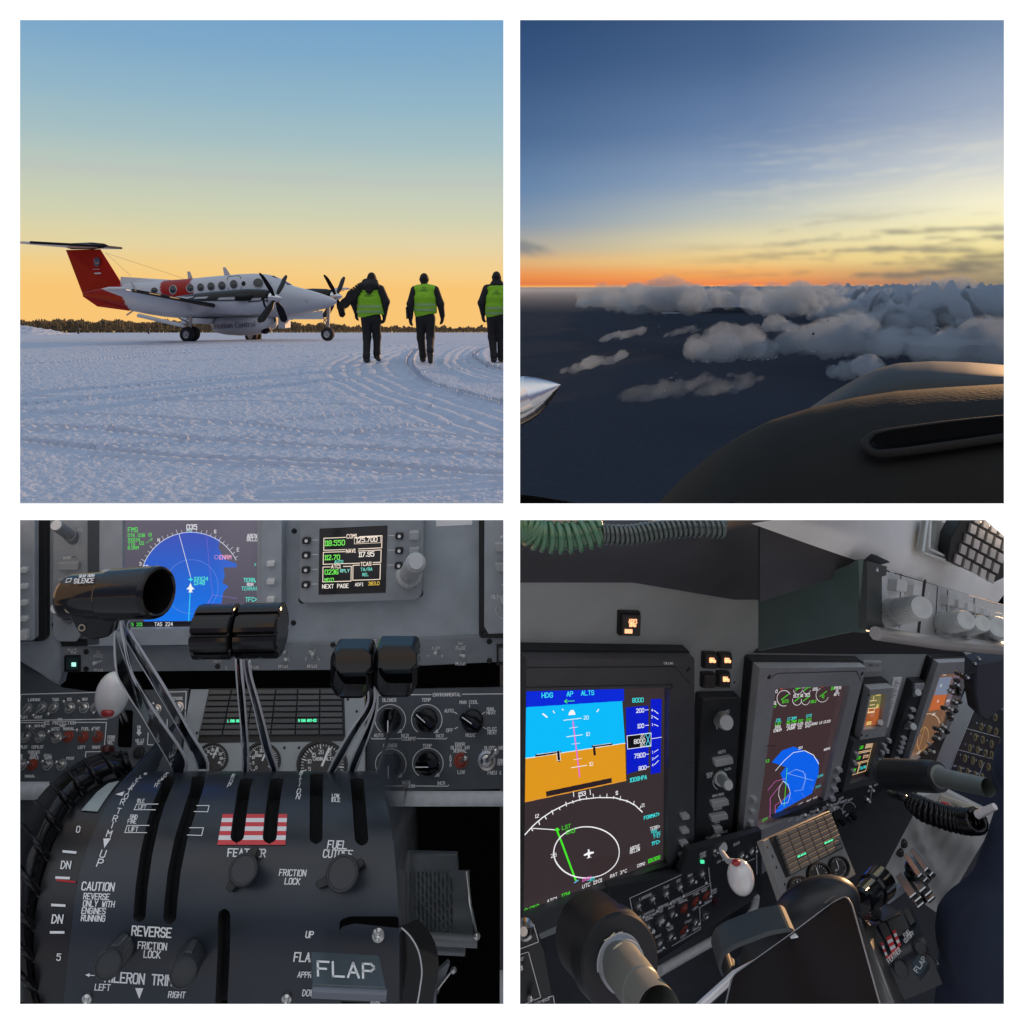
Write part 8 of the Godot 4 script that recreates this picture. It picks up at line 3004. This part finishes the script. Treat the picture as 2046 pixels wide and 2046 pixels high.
	for t in [[345,440,400,478],[440,400,488,440],[520,355,572,396],[850,215,880,250],[830,320,850,335],[930,310,960,320],[800,470,840,480],[720,510,770,520],[905,420,950,435],[940,200,980,205]]:
		toggle(sp,RS,q8(t[0],t[1]),q8(t[2],t[3]),5.0,nickel,mats["white toggle"] if t[1]<441 and t[0]<900 else nickel,false)
	for c in [[610,470,26],[700,425,30],[690,585,28]]:
		m=mb()
		lathe(m,RS.p(q8(c[0],c[1])),RS.normal(v2(0,0)),[Vector2(0,c[2]*0.0008),Vector2(0.05,c[2]*0.0007),Vector2(0.055,0)],20)
		part("knob",m,gloss,sp)
	var WP:=plane_surf(q8(20,640),3.1,q8(540,410),3.5,q8(200,1150),3.0)
	var an:=thing("warning_panel",WP.p(q8(380,700)),"tilted grey annunciator panel of dark tiles above three round dials","panel")
	part("plate",S(mb(),WP,q8,[20,640,540,405,745,905,560,1010,200,1160],-0.03,0.0,1.0),mat("tilted plate",Vector3(0.26,0.265,0.262),0.5,{"grain":"soft mottle","grain_scale":1.5}),an)
	part("tile_bed",S(mb(),WP,q8,[62,620,520,420,640,700,195,930],0.0,0.003),blk,an)
	var th:=Homog.new(q8(104,602),q8(530,425),q8(634,688),q8(212,915))
	for r in 8:
		for c in 6:
			m=mb()
			slab(m,WP,PackedVector2Array([th.to_px((c+0.04)/6.0,(r+0.08)/8.0),th.to_px((c+0.96)/6.0,(r+0.08)/8.0),th.to_px((c+0.96)/6.0,(r+0.92)/8.0),th.to_px((c+0.04)/6.0,(r+0.92)/8.0)]),0.003,0.014,0.4)
			var t:=part("tile",m,mat("tile warm",Vector3(0.13,0.127,0.125),0.4),an)
			if (r==5 and c==1) or (r==5 and c==4):
				m=mb()
				text(m,WP,"ENG ANTI-ICE",th.to_px((c+0.5)/6.0,(r+0.5)/8.0),3.0,0.8,Vector2(0.92,-0.40),Vector2(0.1,-1),0.5,0.015,0.6)
				part("lit_caption",m,mats["green caption"],t)
	for g in [[295,1025,21],[445,918,21],[598,848,17]]:
		var c:=q8(g[0],g[1])
		var r:float=g[2]
		m=mb()
		ring(m,WP,circle2(c,r*1.12,28,1.2,-0.4),circle2(c,r*0.98,28,1.2,-0.4),0.0,0.015,-0.002)
		var dn:=part("dial",m,blk,an)
		m=mb()
		face(m,WP,circle2(c,r,28,1.2,-0.4),0.003)
		part("dial_face",m,mats["dial face"],dn)
		m=mb()
		for k in 24:
			var e:=Vector2(cos(k*0.24+2.4),sin(k*0.24+2.4)*1.2).rotated(-0.4)
			stripe(m,WP,PackedVector2Array([c+e*r*0.92,c+e*r*(0.72 if k%4==0 else 0.82)]),0.9,0.004)
		stripe(m,WP,PackedVector2Array([c,c+Vector2(-0.25,-0.8)*r]),1.6,0.006)
		text(m,WP,"FLAPS" if g[0]<400 else "ALT",c+Vector2(-2,5),3.6,0.8,Vector2(0.92,-0.4),Vector2(0.1,-1),0.5,0.004)
		part("dial_markings",m,white,dn)
	for q in [q8(92,764),q8(122,848),q8(188,982),q8(52,690)]:
		screw(an,WP,q,2.6,0.0,mats["dark screw"])
func make_cockpit_front()->void:
	var dark:Material=mats["cockpit dark"]
	var blk:Material=mats["black plastic"]
	var gloss:Material=mats["glossy black grip"]
	var nickel:Material=mats["nickel"]
	var void_m:Material=mats["dark interior"]
	var chrome:Material=mats["chrome edge"]
	var white:=wm()
	var grey:=mat("side grey",Vector3(0.60,0.615,0.595),0.6,{"grain":"soft mottle","grain_scale":0.8})
	var shaft:=mat("shaft grey",Vector3(0.21,0.235,0.22),0.4,{"grain":"soft mottle","grain_scale":1.5})
	var yokeb:=mat("yoke black",Vector3(0.020,0.023,0.027),0.4,{"grain":"soft mottle","grain_scale":1.5})
	var m:=mb()
	box(m,Vector3(4.6,-2.66,-5.0),Vector3(9.1,0.06,6.0))
	tag(obj("floor",m,dark),"dark cockpit floor under the instrument panel","","","structure")
	var SWL:=plane_surf(q6(1350,1500),5.2,q6(1960,1300),4.2,q8(1500,500),4.6)
	part("wall",S(mb(),SWL,q6,[1620,1330,2100,1240,2100,2700,1900,2600,1290,2180,1400,1860],-0.05,0.0),grey,thing("side_wall",SWL.p(q6(1600,1600)),"pale grey cockpit side wall at the right edge","wall"))
	var PO:=flat_surf(4.1)
	m=S(mb(),PO,q6,[1606,1075,2000,1000,2000,1250,1910,1350,1690,1512,1630,1470,1600,1300],0.0,0.1,3.0)
	tag(obj("dark_post",m,mat("post navy",Vector3(0.028,0.032,0.045),0.7)),"dark padded post below the control box at the right","padding")
	var ke:=thing("plug_row",PO.p(q6(1500,1500)),"row of small black plugs with bright tips beside the far display","plugs")
	rng.seed=21
	for k in 34:
		var t:=k/33.0
		var c:=Vector2(lerpf(1640,1350,t)+rng.randf_range(-60,60),lerpf(1100,1800,t)+rng.randf_range(-30,30))
		m=mb()
		lathe_px(m,q6(c.x,c.y),4.15,q6(c.x+30,c.y+8),4.0,[[0,4.5],[0.6,4.5],[0.62,3.0],[1,2.6],[1,0]],8)
		part("plug",m,blk if k%3 else nickel,ke)
	var CB:Surf=SWL
	var cb:=thing("breaker_panel",CB.p(q6(1800,1700)),"dark circuit breaker panel with rows of brass-ringed breakers","breaker panel")
	part("frame",S(mb(),CB,q6,[1740,1455,2080,1500,2080,2460,1420,2330,1560,1900],0.0,0.03,1.0,8),mats["cockpit grey"],cb)
	part("plate",S(mb(),CB,q6,[1760,1500,2080,1540,2080,2440,1450,2290,1590,1890],0.03,0.045,0.5,5),mat("breaker plate",Vector3(0.030,0.034,0.042),0.5),cb)
	m=mb()
	for l in [[1762,1506,1602,1890,1466,2280],[1690,1672,1960,1745],[1618,1838,1960,1930],[1830,1960,1780,2090]]:
		stripe(m,CB,pl(q6,l),1.2,0.047)
	for c in [[1866,1566],[1816,1662],[1880,1680],[1768,1746],[1828,1765],[1724,1830],[1788,1846],[1850,1872],[1684,1912],[1748,1930],[1812,1956],[1876,1980],[1642,2000],[1706,2018],[1766,2042],[1822,2060],[1930,1590],[1936,1700],[1900,1800],[1900,1885]]:
		var q:=q6(c[0],c[1])
		var b:=mb()
		var k:=CB.px(q)
		lathe(b,CB.p(q,0.045),CB.normal(q),[Vector2(0,7.5*k),Vector2(0.006,7.2*k),Vector2(0.007,5.0*k),Vector2(0.002,4.8*k)],16)
		part("breaker",b,mat("breaker brass",Vector3(0.44,0.36,0.20),0.45,{"metal":0.3}),cb)
		text(m,CB,["5","ICE","NAV","10"][c[0]%4],q+Vector2(-10,-8),3.0,0.7,Vector2(1,0.15),Vector2(0,-1),0.5,0.047)
	part("lettering",m,white,cb)
	var PLQ:=flat_surf(3.9)
	var pq:=thing("side_console",PLQ.p(q8(1500,400)),"grey console with a red and cream instruction placard beside the coiled cord","console")
	part("top",S(mb(),PLQ,q8,[1240,300,1420,230,1880,460,1830,540,1690,470,1300,400],-0.03,0.0,2.0),grey,pq)
	part("placard",S(mb(),PLQ,q8,[1405,280,1660,365,1590,435,1380,350],0.0,0.006,0.6),mat("placard cream",Vector3(0.50,0.48,0.40),0.6),pq)
	part("red_patch",S(mb(),PLQ,q8,[1404,325,1450,335,1515,385,1490,395,1400,358],0.006,0.008),mats["placard red"],pq)
	m=mb()
	for k in 6:
		stripe(m,PLQ,pl(q8,[1470+k*12,330+k*11,1560+k*6,362+k*11]),0.7,0.0065)
	part("print",m,blk,pq)
	var y2:=thing("control_column",at(q8(1250,130),3.7),"far control column: black hub and grey shaft reaching right","control column")
	m=mb()
	lathe_px(m,q8(960,120),3.85,q8(1390,140),3.55,[[0,0],[0,24],[0.1,28],[0.9,29],[1.0,27],[1.0,0]])
	part("hub",m,yokeb,y2)
	m=mb()
	lathe_px(m,q8(1370,138),3.57,q8(1780,225),3.3,[[0,22],[0.08,22],[0.1,17],[1,17]])
	part("shaft",m,shaft,y2)
	var cc:=smooth_path(PackedVector3Array([at(q8(1170,330),3.2),at(q8(1280,400),3.15),at(q8(1450,460),3.1),at(q8(1600,490),3.05),at(q8(1690,485),3.0)]),30)
	m=mb()
	var n:=cc.size()
	coil(m,cc,0.025,0.036,0.0105,17.0)
	var co:=thing("coiled_cord",cc[n/2],"black coiled cord hanging below the far control column","cord")
	part("coil",m,gloss,co)
	m=mb()
	tube(m,smooth_path(PackedVector3Array([cc[0],at(q8(1100,300),3.2),at(q8(1010,270),3.3)]),4),0.014,8)
	part("lead",m,gloss,co)
	m=mb()
	tube(m,PackedVector3Array([at(q8(1690,440),3.0),at(q8(1830,372),2.95)]),[0.015,0.012],8)
	part("plug",m,mat("white plug",Vector3(0.7,0.68,0.66),0.5),co)
	var BG:=curve_surf(func(q:Vector2)->float:
		var c:=(q-q8(0,0))/0.2557
		return 3.75+0.03*sin((c.x*0.7+c.y*0.5)*0.011+2.0*sin(c.y*0.004))+0.012*sin((c.x-c.y*0.7)*0.021+1.5*sin(c.x*0.01))+0.004*sin(c.x*0.05+c.y*0.03))
	var bag:=thing("map_bag",at(q8(1400,800),3.75),"wrinkled grey fabric stowage bag with two snap studs behind the levers","bag")
	var hb:=Homog.new(q8(1190,445),q8(1800,545),q8(1400,1222),q8(950,900))
	m=mb()
	var rows:=PackedVector3Array()
	for i in 40:
		for j in 40:
			rows.append(BG.base(hb.to_px(j/39.0,i/39.0)))
	m.grid(rows,40,40,false,PackedColorArray(),Vector3(0,0,1))
	part("fabric",m,mat("bag fabric",Vector3(0.33,0.34,0.33),0.85,{"grain":"soft mottle","grain_scale":1.2,"bump":"bump grain","bump_cm":0.08}),bag)
	for q in [q8(1112,660),q8(1084,730)]:
		m=mb()
		ball(m,BG.base(q),Vector3.ONE*0.02)
		part("snap_stud",m,gloss,bag)
	var PD:=curve_surf(func(q:Vector2)->float:
		var c:=(q-q8(0,0))/0.2557
		var t:=clampf((c.x*0.45+c.y*0.9-1440.0)/620.0,0.0,1.0)
		return 3.35-0.45*sqrt(1.0-pow(1.0-t,2.0)))
	var tq:=thing("throttle_pedestal",at(q8(1100,1450),3.1),"small black lever pedestal with a striped placard beside the tablet","pedestal")
	var hp:=Homog.new(q8(820,1220),q8(1190,1180),q8(1420,1760),q8(1090,1900))
	m=mb()
	rows=PackedVector3Array()
	for i in 24:
		for j in 10:
			rows.append(PD.base(hp.to_px(j/9.0,i/23.0)))
	m.grid(rows,24,10,false,PackedColorArray(),Vector3(0,0,1))
	part("cover",m,mats["pedestal black"],tq)
	var strip:=func(called:String,poly:Array,lift:float,mt:Material)->void:
		var mm:=mb()
		face(mm,PD,pl(q8,poly),lift)
		part(called,mm,mt,tq)
	var dg:=mat("guide grey",Vector3(0.10,0.10,0.10),0.45)
	for g in [[870,1210,1000,1150,1100,1230,960,1300],[925,1310,985,1300,1052,1440,1000,1480],[980,1255,1060,1230,1130,1380,1060,1420],[1055,1220,1105,1195,1170,1340,1115,1370],[1125,1195,1165,1185,1215,1290,1180,1320],[850,1330,900,1320,985,1470,940,1490]]:
		strip.call("guide_plate",g,0.01,dg)
	for k in 5:
		for c in [[946,1460,16],[988,1420,40],[1040,1370,22]]:
			var t:=k*22.0
			var w:float=c[2]
			strip.call("placard_band",[c[0]+t*0.36,c[1]+t,c[0]+w+t*0.36,c[1]-w*0.55+t,c[0]+w+(t+22)*0.36,c[1]-w*0.55+t+22,c[0]+(t+22)*0.36,c[1]+t+22],0.012,mats["placard red"] if k%2==0 else mats["placard white"])
	strip.call("placard_band",[985,1562,1082,1470,1085,1490,1005,1574],0.0135,mats["placard red"])
	m=mb()
	text(m,PD,"FEATHER",q8(1042,1540),7.5,1.3,Vector2(0.72,-0.66),Vector2(-0.55,-0.85),0.5,0.014,0.72)
	text(m,PD,"FUEL",q8(1152,1382),6,1.1,Vector2(0.72,-0.66),Vector2(-0.55,-0.85),0.5,0.014,0.8)
	text(m,PD,"CUTOFF",q8(1166,1408),6,1.1,Vector2(0.72,-0.66),Vector2(-0.55,-0.85),0.5,0.014,0.8)
	part("lettering",m,white,tq)
	for k in [[1085,1610,1100,1650,14],[1195,1450,1250,1480,11]]:
		m=mb()
		lathe_px(m,q8(k[0],k[1]),3.0,q8(k[2],k[3]),2.85,[[0,k[4]],[0.9,k[4]],[1,k[4]*0.9],[1,0]],30,1,0.04)
		part("friction_knob",m,mats["knurled knob"],tq)
	var FP:=plane_surf(q8(1180,1640),2.8,q8(1320,1640),2.8,q8(1240,1740),2.74)
	part("flap_handle",S(mb(),FP,q8,[1180,1648,1240,1568,1322,1640,1246,1744],0.0,0.02,0.8),mats["flap plate"],tq)
	m=mb()
	text(m,FP,"FLAP",q8(1248,1660),10,1.8,Vector2(0.55,-0.83),Vector2(-0.8,-0.58),0.5,0.0215,0.95)
	part("flap_lettering",m,white,tq)
	m=mb()
	tube(m,PackedVector3Array([at(q8(1265,1500),2.9),at(q8(1345,1540),2.85),at(q8(1385,1600),2.8)]),0.004,6)
	part("wire",m,nickel,tq)
	m=mb()
	rows=PackedVector3Array()
	var ha:=Homog.new(q8(690,1120),q8(800,1180),q8(1130,1900),q8(925,1920))
	for i in 20:
		for j in 8:
			rows.append(at(ha.to_px(j/7.0,i/19.0),lerpf(3.2,2.85,i/19.0)-0.05*sin(j/7.0*PI)))
	m.grid(rows,20,8,false,PackedColorArray(),Vector3(0,0,1))
	tag(obj("metal_side",m,mat("brushed side",Vector3(0.26,0.26,0.25),0.38,{"metal":0.7,"grain":"soft mottle"})),"polished metal side strip between the tablet and the small pedestal","trim")
	var pg:=thing("power_grip",at(q8(900,1020),3.0),"short glossy black power lever grip with a bright end, by the tablet","grip")
	m=mb()
	lathe_px(m,q8(790,1110),2.9,q8(945,960),3.1,[[-0.1,0],[-0.08,20],[0,23],[0.48,24],[0.52,28],[0.95,29],[1,26],[1,0]])
	part("barrel",m,gloss,pg)
	m=mb()
	tube(m,PackedVector3Array([at(q8(735,1120),2.9),at(q8(800,1170),2.92),at(q8(880,1200),3.1)]),[0.03,0.035,0.03],10)
	part("stem",m,gloss,pg)
	for g in [["propeller_grip","ridged dark propeller grip with bright facets beside the map bag",1230,1050,[[1165,1030],[1240,985],[1285,1015],[1205,1060],[1305,1060],[1225,1105]],78.0],["condition_grip","black condition grip with four bright facets, topmost of the levers",1230,880,[[1225,880],[1275,835],[1315,870],[1268,915]],100.0]]:
		var o:=thing(g[0],at(q8(g[2],g[3]),3.1),g[1],"grip")
		m=mb()
		ball(m,at(q8(g[2],g[3]),3.12),Vector3(g[5],g[5]*0.95,g[5])*0.2557*3.1/F,Basis.IDENTITY,8,10)
		if g[5]>90:
			ball(m,at(q8(1185,930),3.14),Vector3.ONE*64*0.2557*3.1/F,Basis.IDENTITY,8,10)
		part("body",m,gloss,o)
		for f in g[4]:
			m=mb()
			var c:=q8(f[0],f[1])
			slab(m,flat_surf(3.03 if g[5]>90 else 3.07),rquad(PackedVector2Array([c+Vector2(-9,3),c+Vector2(4,-8),c+Vector2(9,-4),c+Vector2(-4,8)]) if g[5]<90 else PackedVector2Array([c+Vector2(-8,0),c+Vector2(0,-8),c+Vector2(8,-1),c+Vector2(0,8)]),1.5),-0.08,0.03,1.5)
			part("facet",m,mat("bright facet",Vector3(0.55,0.56,0.56),0.2,{"metal":0.8}),o)
	m=mb()
	S(m,flat_surf(3.2),q8,[940,1080,1100,950,1150,985,970,1120],0.0,0.02,0.8)
	tag(obj("lever_plate",m,mat("pale lever",Vector3(0.42,0.46,0.52),0.3)),"pale blue-grey lever blade between the power and propeller grips","lever")
	var yk:=thing("control_column",at(q7(700,1500),2.6),"near control column: black hub, ringed collar and grey shaft","control column")
	m=mb()
	lathe_px(m,q7(560,1370),2.85,q7(800,1600),2.62,[[-0.2,0],[-0.15,60],[0,74],[0.6,78],[0.66,84],[0.97,84],[1.0,80],[1.0,0]],40)
	part("hub",m,yokeb,yk)
	m=mb()
	lathe_px(m,q7(790,1588),2.62,q7(825,1630),2.59,[[0,50],[0,47],[1,47],[1.0,40]],40)
	part("collar_ring",m,mat("ring pale",Vector3(0.45,0.48,0.52),0.4),yk)
	m=mb()
	lathe_px(m,q7(800,1600),2.6,q7(1100,1990),2.3,[[0,42],[0.3,42],[0.31,43.5],[0.6,43.5],[0.62,42],[1,46]],40)
	part("shaft",m,shaft,yk)
	m=mb()
	for l in [[670,1418,760,1366],[722,1382,748,1358],[782,1356,812,1350],[742,1482,808,1440],[760,1462,800,1434]]:
		stripe(m,flat_surf(2.43),pl(q7,l),1.8)
	part("index_mark",m,mat("mark cream",Vector3(0.55,0.55,0.42),0.6),yk)
	var hn:=thing("wheel_horn",at(q7(1750,1550),2.45),"dark control wheel horn gripping the bright tablet rod","control wheel")
	m=mb()
	var HF:=flat_surf(2.5)
	S(m,HF,q7,[1560,1640,1590,1530,1700,1460,1960,1360,2140,1330,2190,1390,1960,1540,1830,1640,1800,1760,1740,1780,1700,1690,1640,1690,1600,1730],-0.10,0.0,5.0,10)
	part("horn",m,mat("horn",Vector3(0.050,0.066,0.074),0.6,{"grain":"soft mottle"}),hn)
	m=mb()
	ball(m,at(q8(425,1200),2.75),Vector3(0.165,0.10,0.08),Basis(Vector3(0,0,1),0.5),14,22)
	part("hub",m,yokeb,hn)
	m=mb()
	tube(m,PackedVector3Array([at(q7(1390,1960),2.32),at(q7(1690,1690),2.38),at(q8(-10,1590),2.40),at(q8(280,1395),2.46)]),0.0115,10)
	part("rod",m,chrome,hn)
	var tb:=thing("tablet",at(q8(500,1500),2.4),"black glossy tablet with a silver rim, mounted on the control wheel","tablet")
	var TB:=plane_surf(q8(250,1360),2.47,q8(620,1085),2.60,q8(900,1900),2.25)
	var tp:=rquad(pl(q8,[-230,1690,230,1362,560,1112,668,1062,720,1130,960,1990,-300,1990]),14,5)
	m=mb()
	slab(m,TB,tp,-0.02,0.0,1.0)
	part("case",m,mat("tablet rim",Vector3(0.60,0.60,0.60),0.25,{"metal":0.9}),tb)
	m=mb()
	slab(m,TB,inset(tp,4.0 if inset(tp,4.0)[0].x>tp[0].x else -4.0),0.0,0.0025)
	part("glass",m,mat("tablet glass",Vector3(0.010,0.008,0.008),0.22,{"spec":0.3}),tb)
	part("side_key",S(mb(),TB,q8,[490,1135,575,1078,580,1088,498,1146],-0.015,0.006,0.5),mats["horn"],tb)
	var LP:=flat_surf(2.75)
	var lp:=thing("switch_panel",LP.p(q7(80,1600)),"black corner panel with a chrome knob and a red-collared toggle, lower left","switch panel")
	part("plate",S(mb(),LP,q7,[-34,1240,120,1250,165,1390,200,1470,290,1990,-34,1990],0.0,0.02,0.5),mats["cockpit plate"],lp)
	m=mb()
	for l in [[118,1256,156,1390,-30,1460],[-30,1500,76,1468,172,1820,-30,1906],[30,1912,268,1806,300,1990]]:
		stripe(m,LP,pl(q7,l),1.5,0.022)
	for t in [["NT",24,1526,26],["TEST",140,1872,22],["GND IDLE",180,1850,24],["STOP",180,1898,24]]:
		text(m,LP,t[0],q7(t[1],t[2]),t[3]*0.25,1.1,Vector2(0.93,-0.38),Vector2(0,-1),0.5,0.022)
	part("lettering",m,white,lp)
	m=mb()
	lathe_px(m,q7(50,1330),2.74,q7(40,1350),2.6,[[0,19],[0.2,19],[0.25,14],[0.8,13],[1,8],[1,0]])
	part("chrome_knob",m,nickel,lp)
	toggle(lp,LP,q7(30,1590),q7(20,1630),11,nickel,nickel)
	toggle(lp,LP,q7(75,1800),q7(95,1870),13,mats["red tip"],nickel)
	var base:=at(q8(1650,1500),2.9)
	var pr:=thing("person",base,"person in dark navy clothes at the right edge, knee and sleeve showing","person")
	var bones:=[]
	for b in [[2280,1900,2.5,1820,1420,2.95,0.26,0.17],[1820,1420,2.95,1660,2080,3.1,0.17,0.13],[2290,500,3.0,2240,1500,2.8,0.19,0.26],[2130,-100,3.1,2040,60,3.1,0.10,0.075],[2040,60,3.1,1900,190,3.2,0.07,0.055]]:
		bones.append([at(q8(b[0],b[1]),b[2])-base,at(q8(b[3],b[4]),b[5])-base,b[6],b[7]])
	m=mb()
	var lo:=Vector3.ONE*9
	var hi:=-lo
	for b in bones:
		lo=lo.min(b[0]-Vector3.ONE*b[2]).min(b[1]-Vector3.ONE*b[3])
		hi=hi.max(b[0]+Vector3.ONE*b[2]).max(b[1]+Vector3.ONE*b[3])
	var nz:=FastNoiseLite.new()
	nz.frequency=2.2
	skin(m,func(p:Vector3)->float:return sdf(p,bones,0.06)+0.02*nz.get_noise_3d(p.x*1.4,p.y,p.z),lo-Vector3.ONE*0.08,hi+Vector3.ONE*0.08,0.035,base)
	part("body",m,mat("navy cloth",Vector3(0.020,0.030,0.062),0.9,{"grain":"soft mottle","grain_scale":2.0,"bump":"bump grain","bump_cm":0.1}),pr)
func make_nose()->void:
	var T:=func(x:float,y:float)->Vector2:
		return Vector2(1036+x*0.5041,400+y*0.5041)
	var edge:=[540,1218,640,1110,760,1010,860,942,1000,872,1160,822,1330,782,1500,756,1700,741,1990,724]
	var ey:=func(x:float)->float:
		for k in range(0,edge.size()-3,2):
			if x<=edge[k+2]:
				return lerpf(edge[k+1],edge[k+3],(x-edge[k])/(edge[k+2]-edge[k]))
		return 724.0
	var G:=curve_surf(func(q:Vector2)->float:
		var x:=(q.x-1036)/0.5041
		var t:=clampf(((q.y-400)/0.5041-ey.call(x))/560.0,0.0,1.0)
		return 3.1-0.9*sqrt(1.0-pow(1.0-t,2.0))+0.1*(1.0-smoothstep(500,1200,x)))
	var gs:=thing("glareshield",at(T.call(1500,1000),2.5),"dark grey padded glareshield with one long rounded slot","glareshield")
	var m:=mb()
	var rows:=PackedVector3Array()
	for i in 40:
		for j in 60:
			var x:=lerpf(540,1985,j/59.0)
			var y0:float=ey.call(x)
			var u:=i/39.0
			rows.append(G.base(T.call(x,lerpf(y0,1242,u*u*0.5+u*0.5))))
	m.grid(rows,40,60,false,PackedColorArray(),Vector3(0,1,1))
	noise_image("leather",0.16,0.0,1.0,256,FastNoiseLite.TYPE_CELLULAR,2)
	part("padding",m,mat("glareshield cover",Vector3(0.016,0.0165,0.016),0.7,{"grain":"soft mottle","grain_scale":1.2,"bump":"leather","bump_cm":0.12,"spec":0.15}),gs)
	m=mb()
	var sl:=smooth2(pl(T,[2000,896,1700,925,1440,962,1385,985,1376,1010,1400,1034,1450,1038,1640,1014,2000,962]),4)
	var pts:=PackedVector3Array()
	for q in sl:
		pts.append(G.p(q,0.03))
	tube(m,pts,0.013,10)
	part("slot_rim",m,mat("slot rim",Vector3(0.014,0.014,0.014),0.6,{"spec":0.2}),gs)
	m=mb()
	var inn:=smooth2(pl(T,[2000,900,1700,932,1450,970,1408,996,1432,1020,1640,1000,2000,952]),4)
	for k in inn.size()/2:
		var a:=inn[k]
		var b:=inn[inn.size()-1-k]
		if k+1<inn.size()/2:
			m.quad(G.p(a,0.045),G.p(inn[k+1],0.045),G.p(inn[inn.size()-2-k],0.045),G.p(b,0.045))
	part("slot",m,mats["dark interior"],gs)
	var top:=[1120,850,1165,815,1240,765,1330,712,1420,668,1500,646,1640,638,1780,642,1990,658]
	m=mb()
	rows=PackedVector3Array()
	var ty:=func(x:float)->float:
		for k in range(0,top.size()-3,2):
			if x<=top[k+2]:
				return lerpf(top[k+1],top[k+3],(x-top[k])/(top[k+2]-top[k]))
		return 658.0
	for i in 24:
		for j in 50:
			var x:=lerpf(1125,1985,j/49.0)
			var u:=i/23.0
			var y:float=lerpf(ty.call(x),maxf(ey.call(x)+30,ty.call(x)+4),1.0-sqrt(1.0-u*u))
			rows.append(at(T.call(x,y),4.6-0.7*u-0.25*sin((x-1125)/860.0*PI)))
	m.grid(rows,24,50,false,PackedColorArray(),Vector3(0,1,1))
	tag(obj("cowling",m,mat("cowling paint",Vector3(0.032,0.037,0.040),0.5,{"spec":0.25,"grain":"soft mottle","grain_scale":0.5})),"glossy grey aircraft nose cowling beyond the glareshield","cowling")
	var sp:=thing("spinner",at(T.call(40,780),2.4),"polished metal propeller spinner tip poking in from the left","spinner")
	m=mb()
	lathe_px(m,T.call(-24,803),2.42,T.call(168,731),2.40,[[0,0],[0,49],[0.2,46],[0.4,41],[0.6,30],[0.8,16.5],[0.93,6.5],[1.0,0]],48)
	part("cone",m,mat("polished spinner",Vector3(0.62,0.63,0.66),0.2,{"metal":1.0}),sp)
	m=mb()
	slab(m,flat_surf(2.2),pl(T,[-40,1162,60,1172,200,1194,280,1212,400,1250,-40,1250]),0.0,0.004)
	tag(obj("window_sill",m,mats["dark interior"]),"black window sill in the lower left corner under the sea view","sill")
func _ready()->void:
	make_light()
	noise_image("fine grain",0.08,0.82,1.0,256)
	noise_image("soft mottle",0.02,0.90,1.0,256)
	noise_image("rough mottle",0.02,0.55,1.0,256)
	noise_image("bump grain",0.12,0.0,1.0,256)
	make_mount()
	make_snow()
	make_forest()
	make_aircraft()
	make_people()
	make_lever_place()
	make_pedestal()
	make_cockpit()
	make_cockpit_front()
	make_nose()
	make_sea()
	make_clouds()
	make_haze()
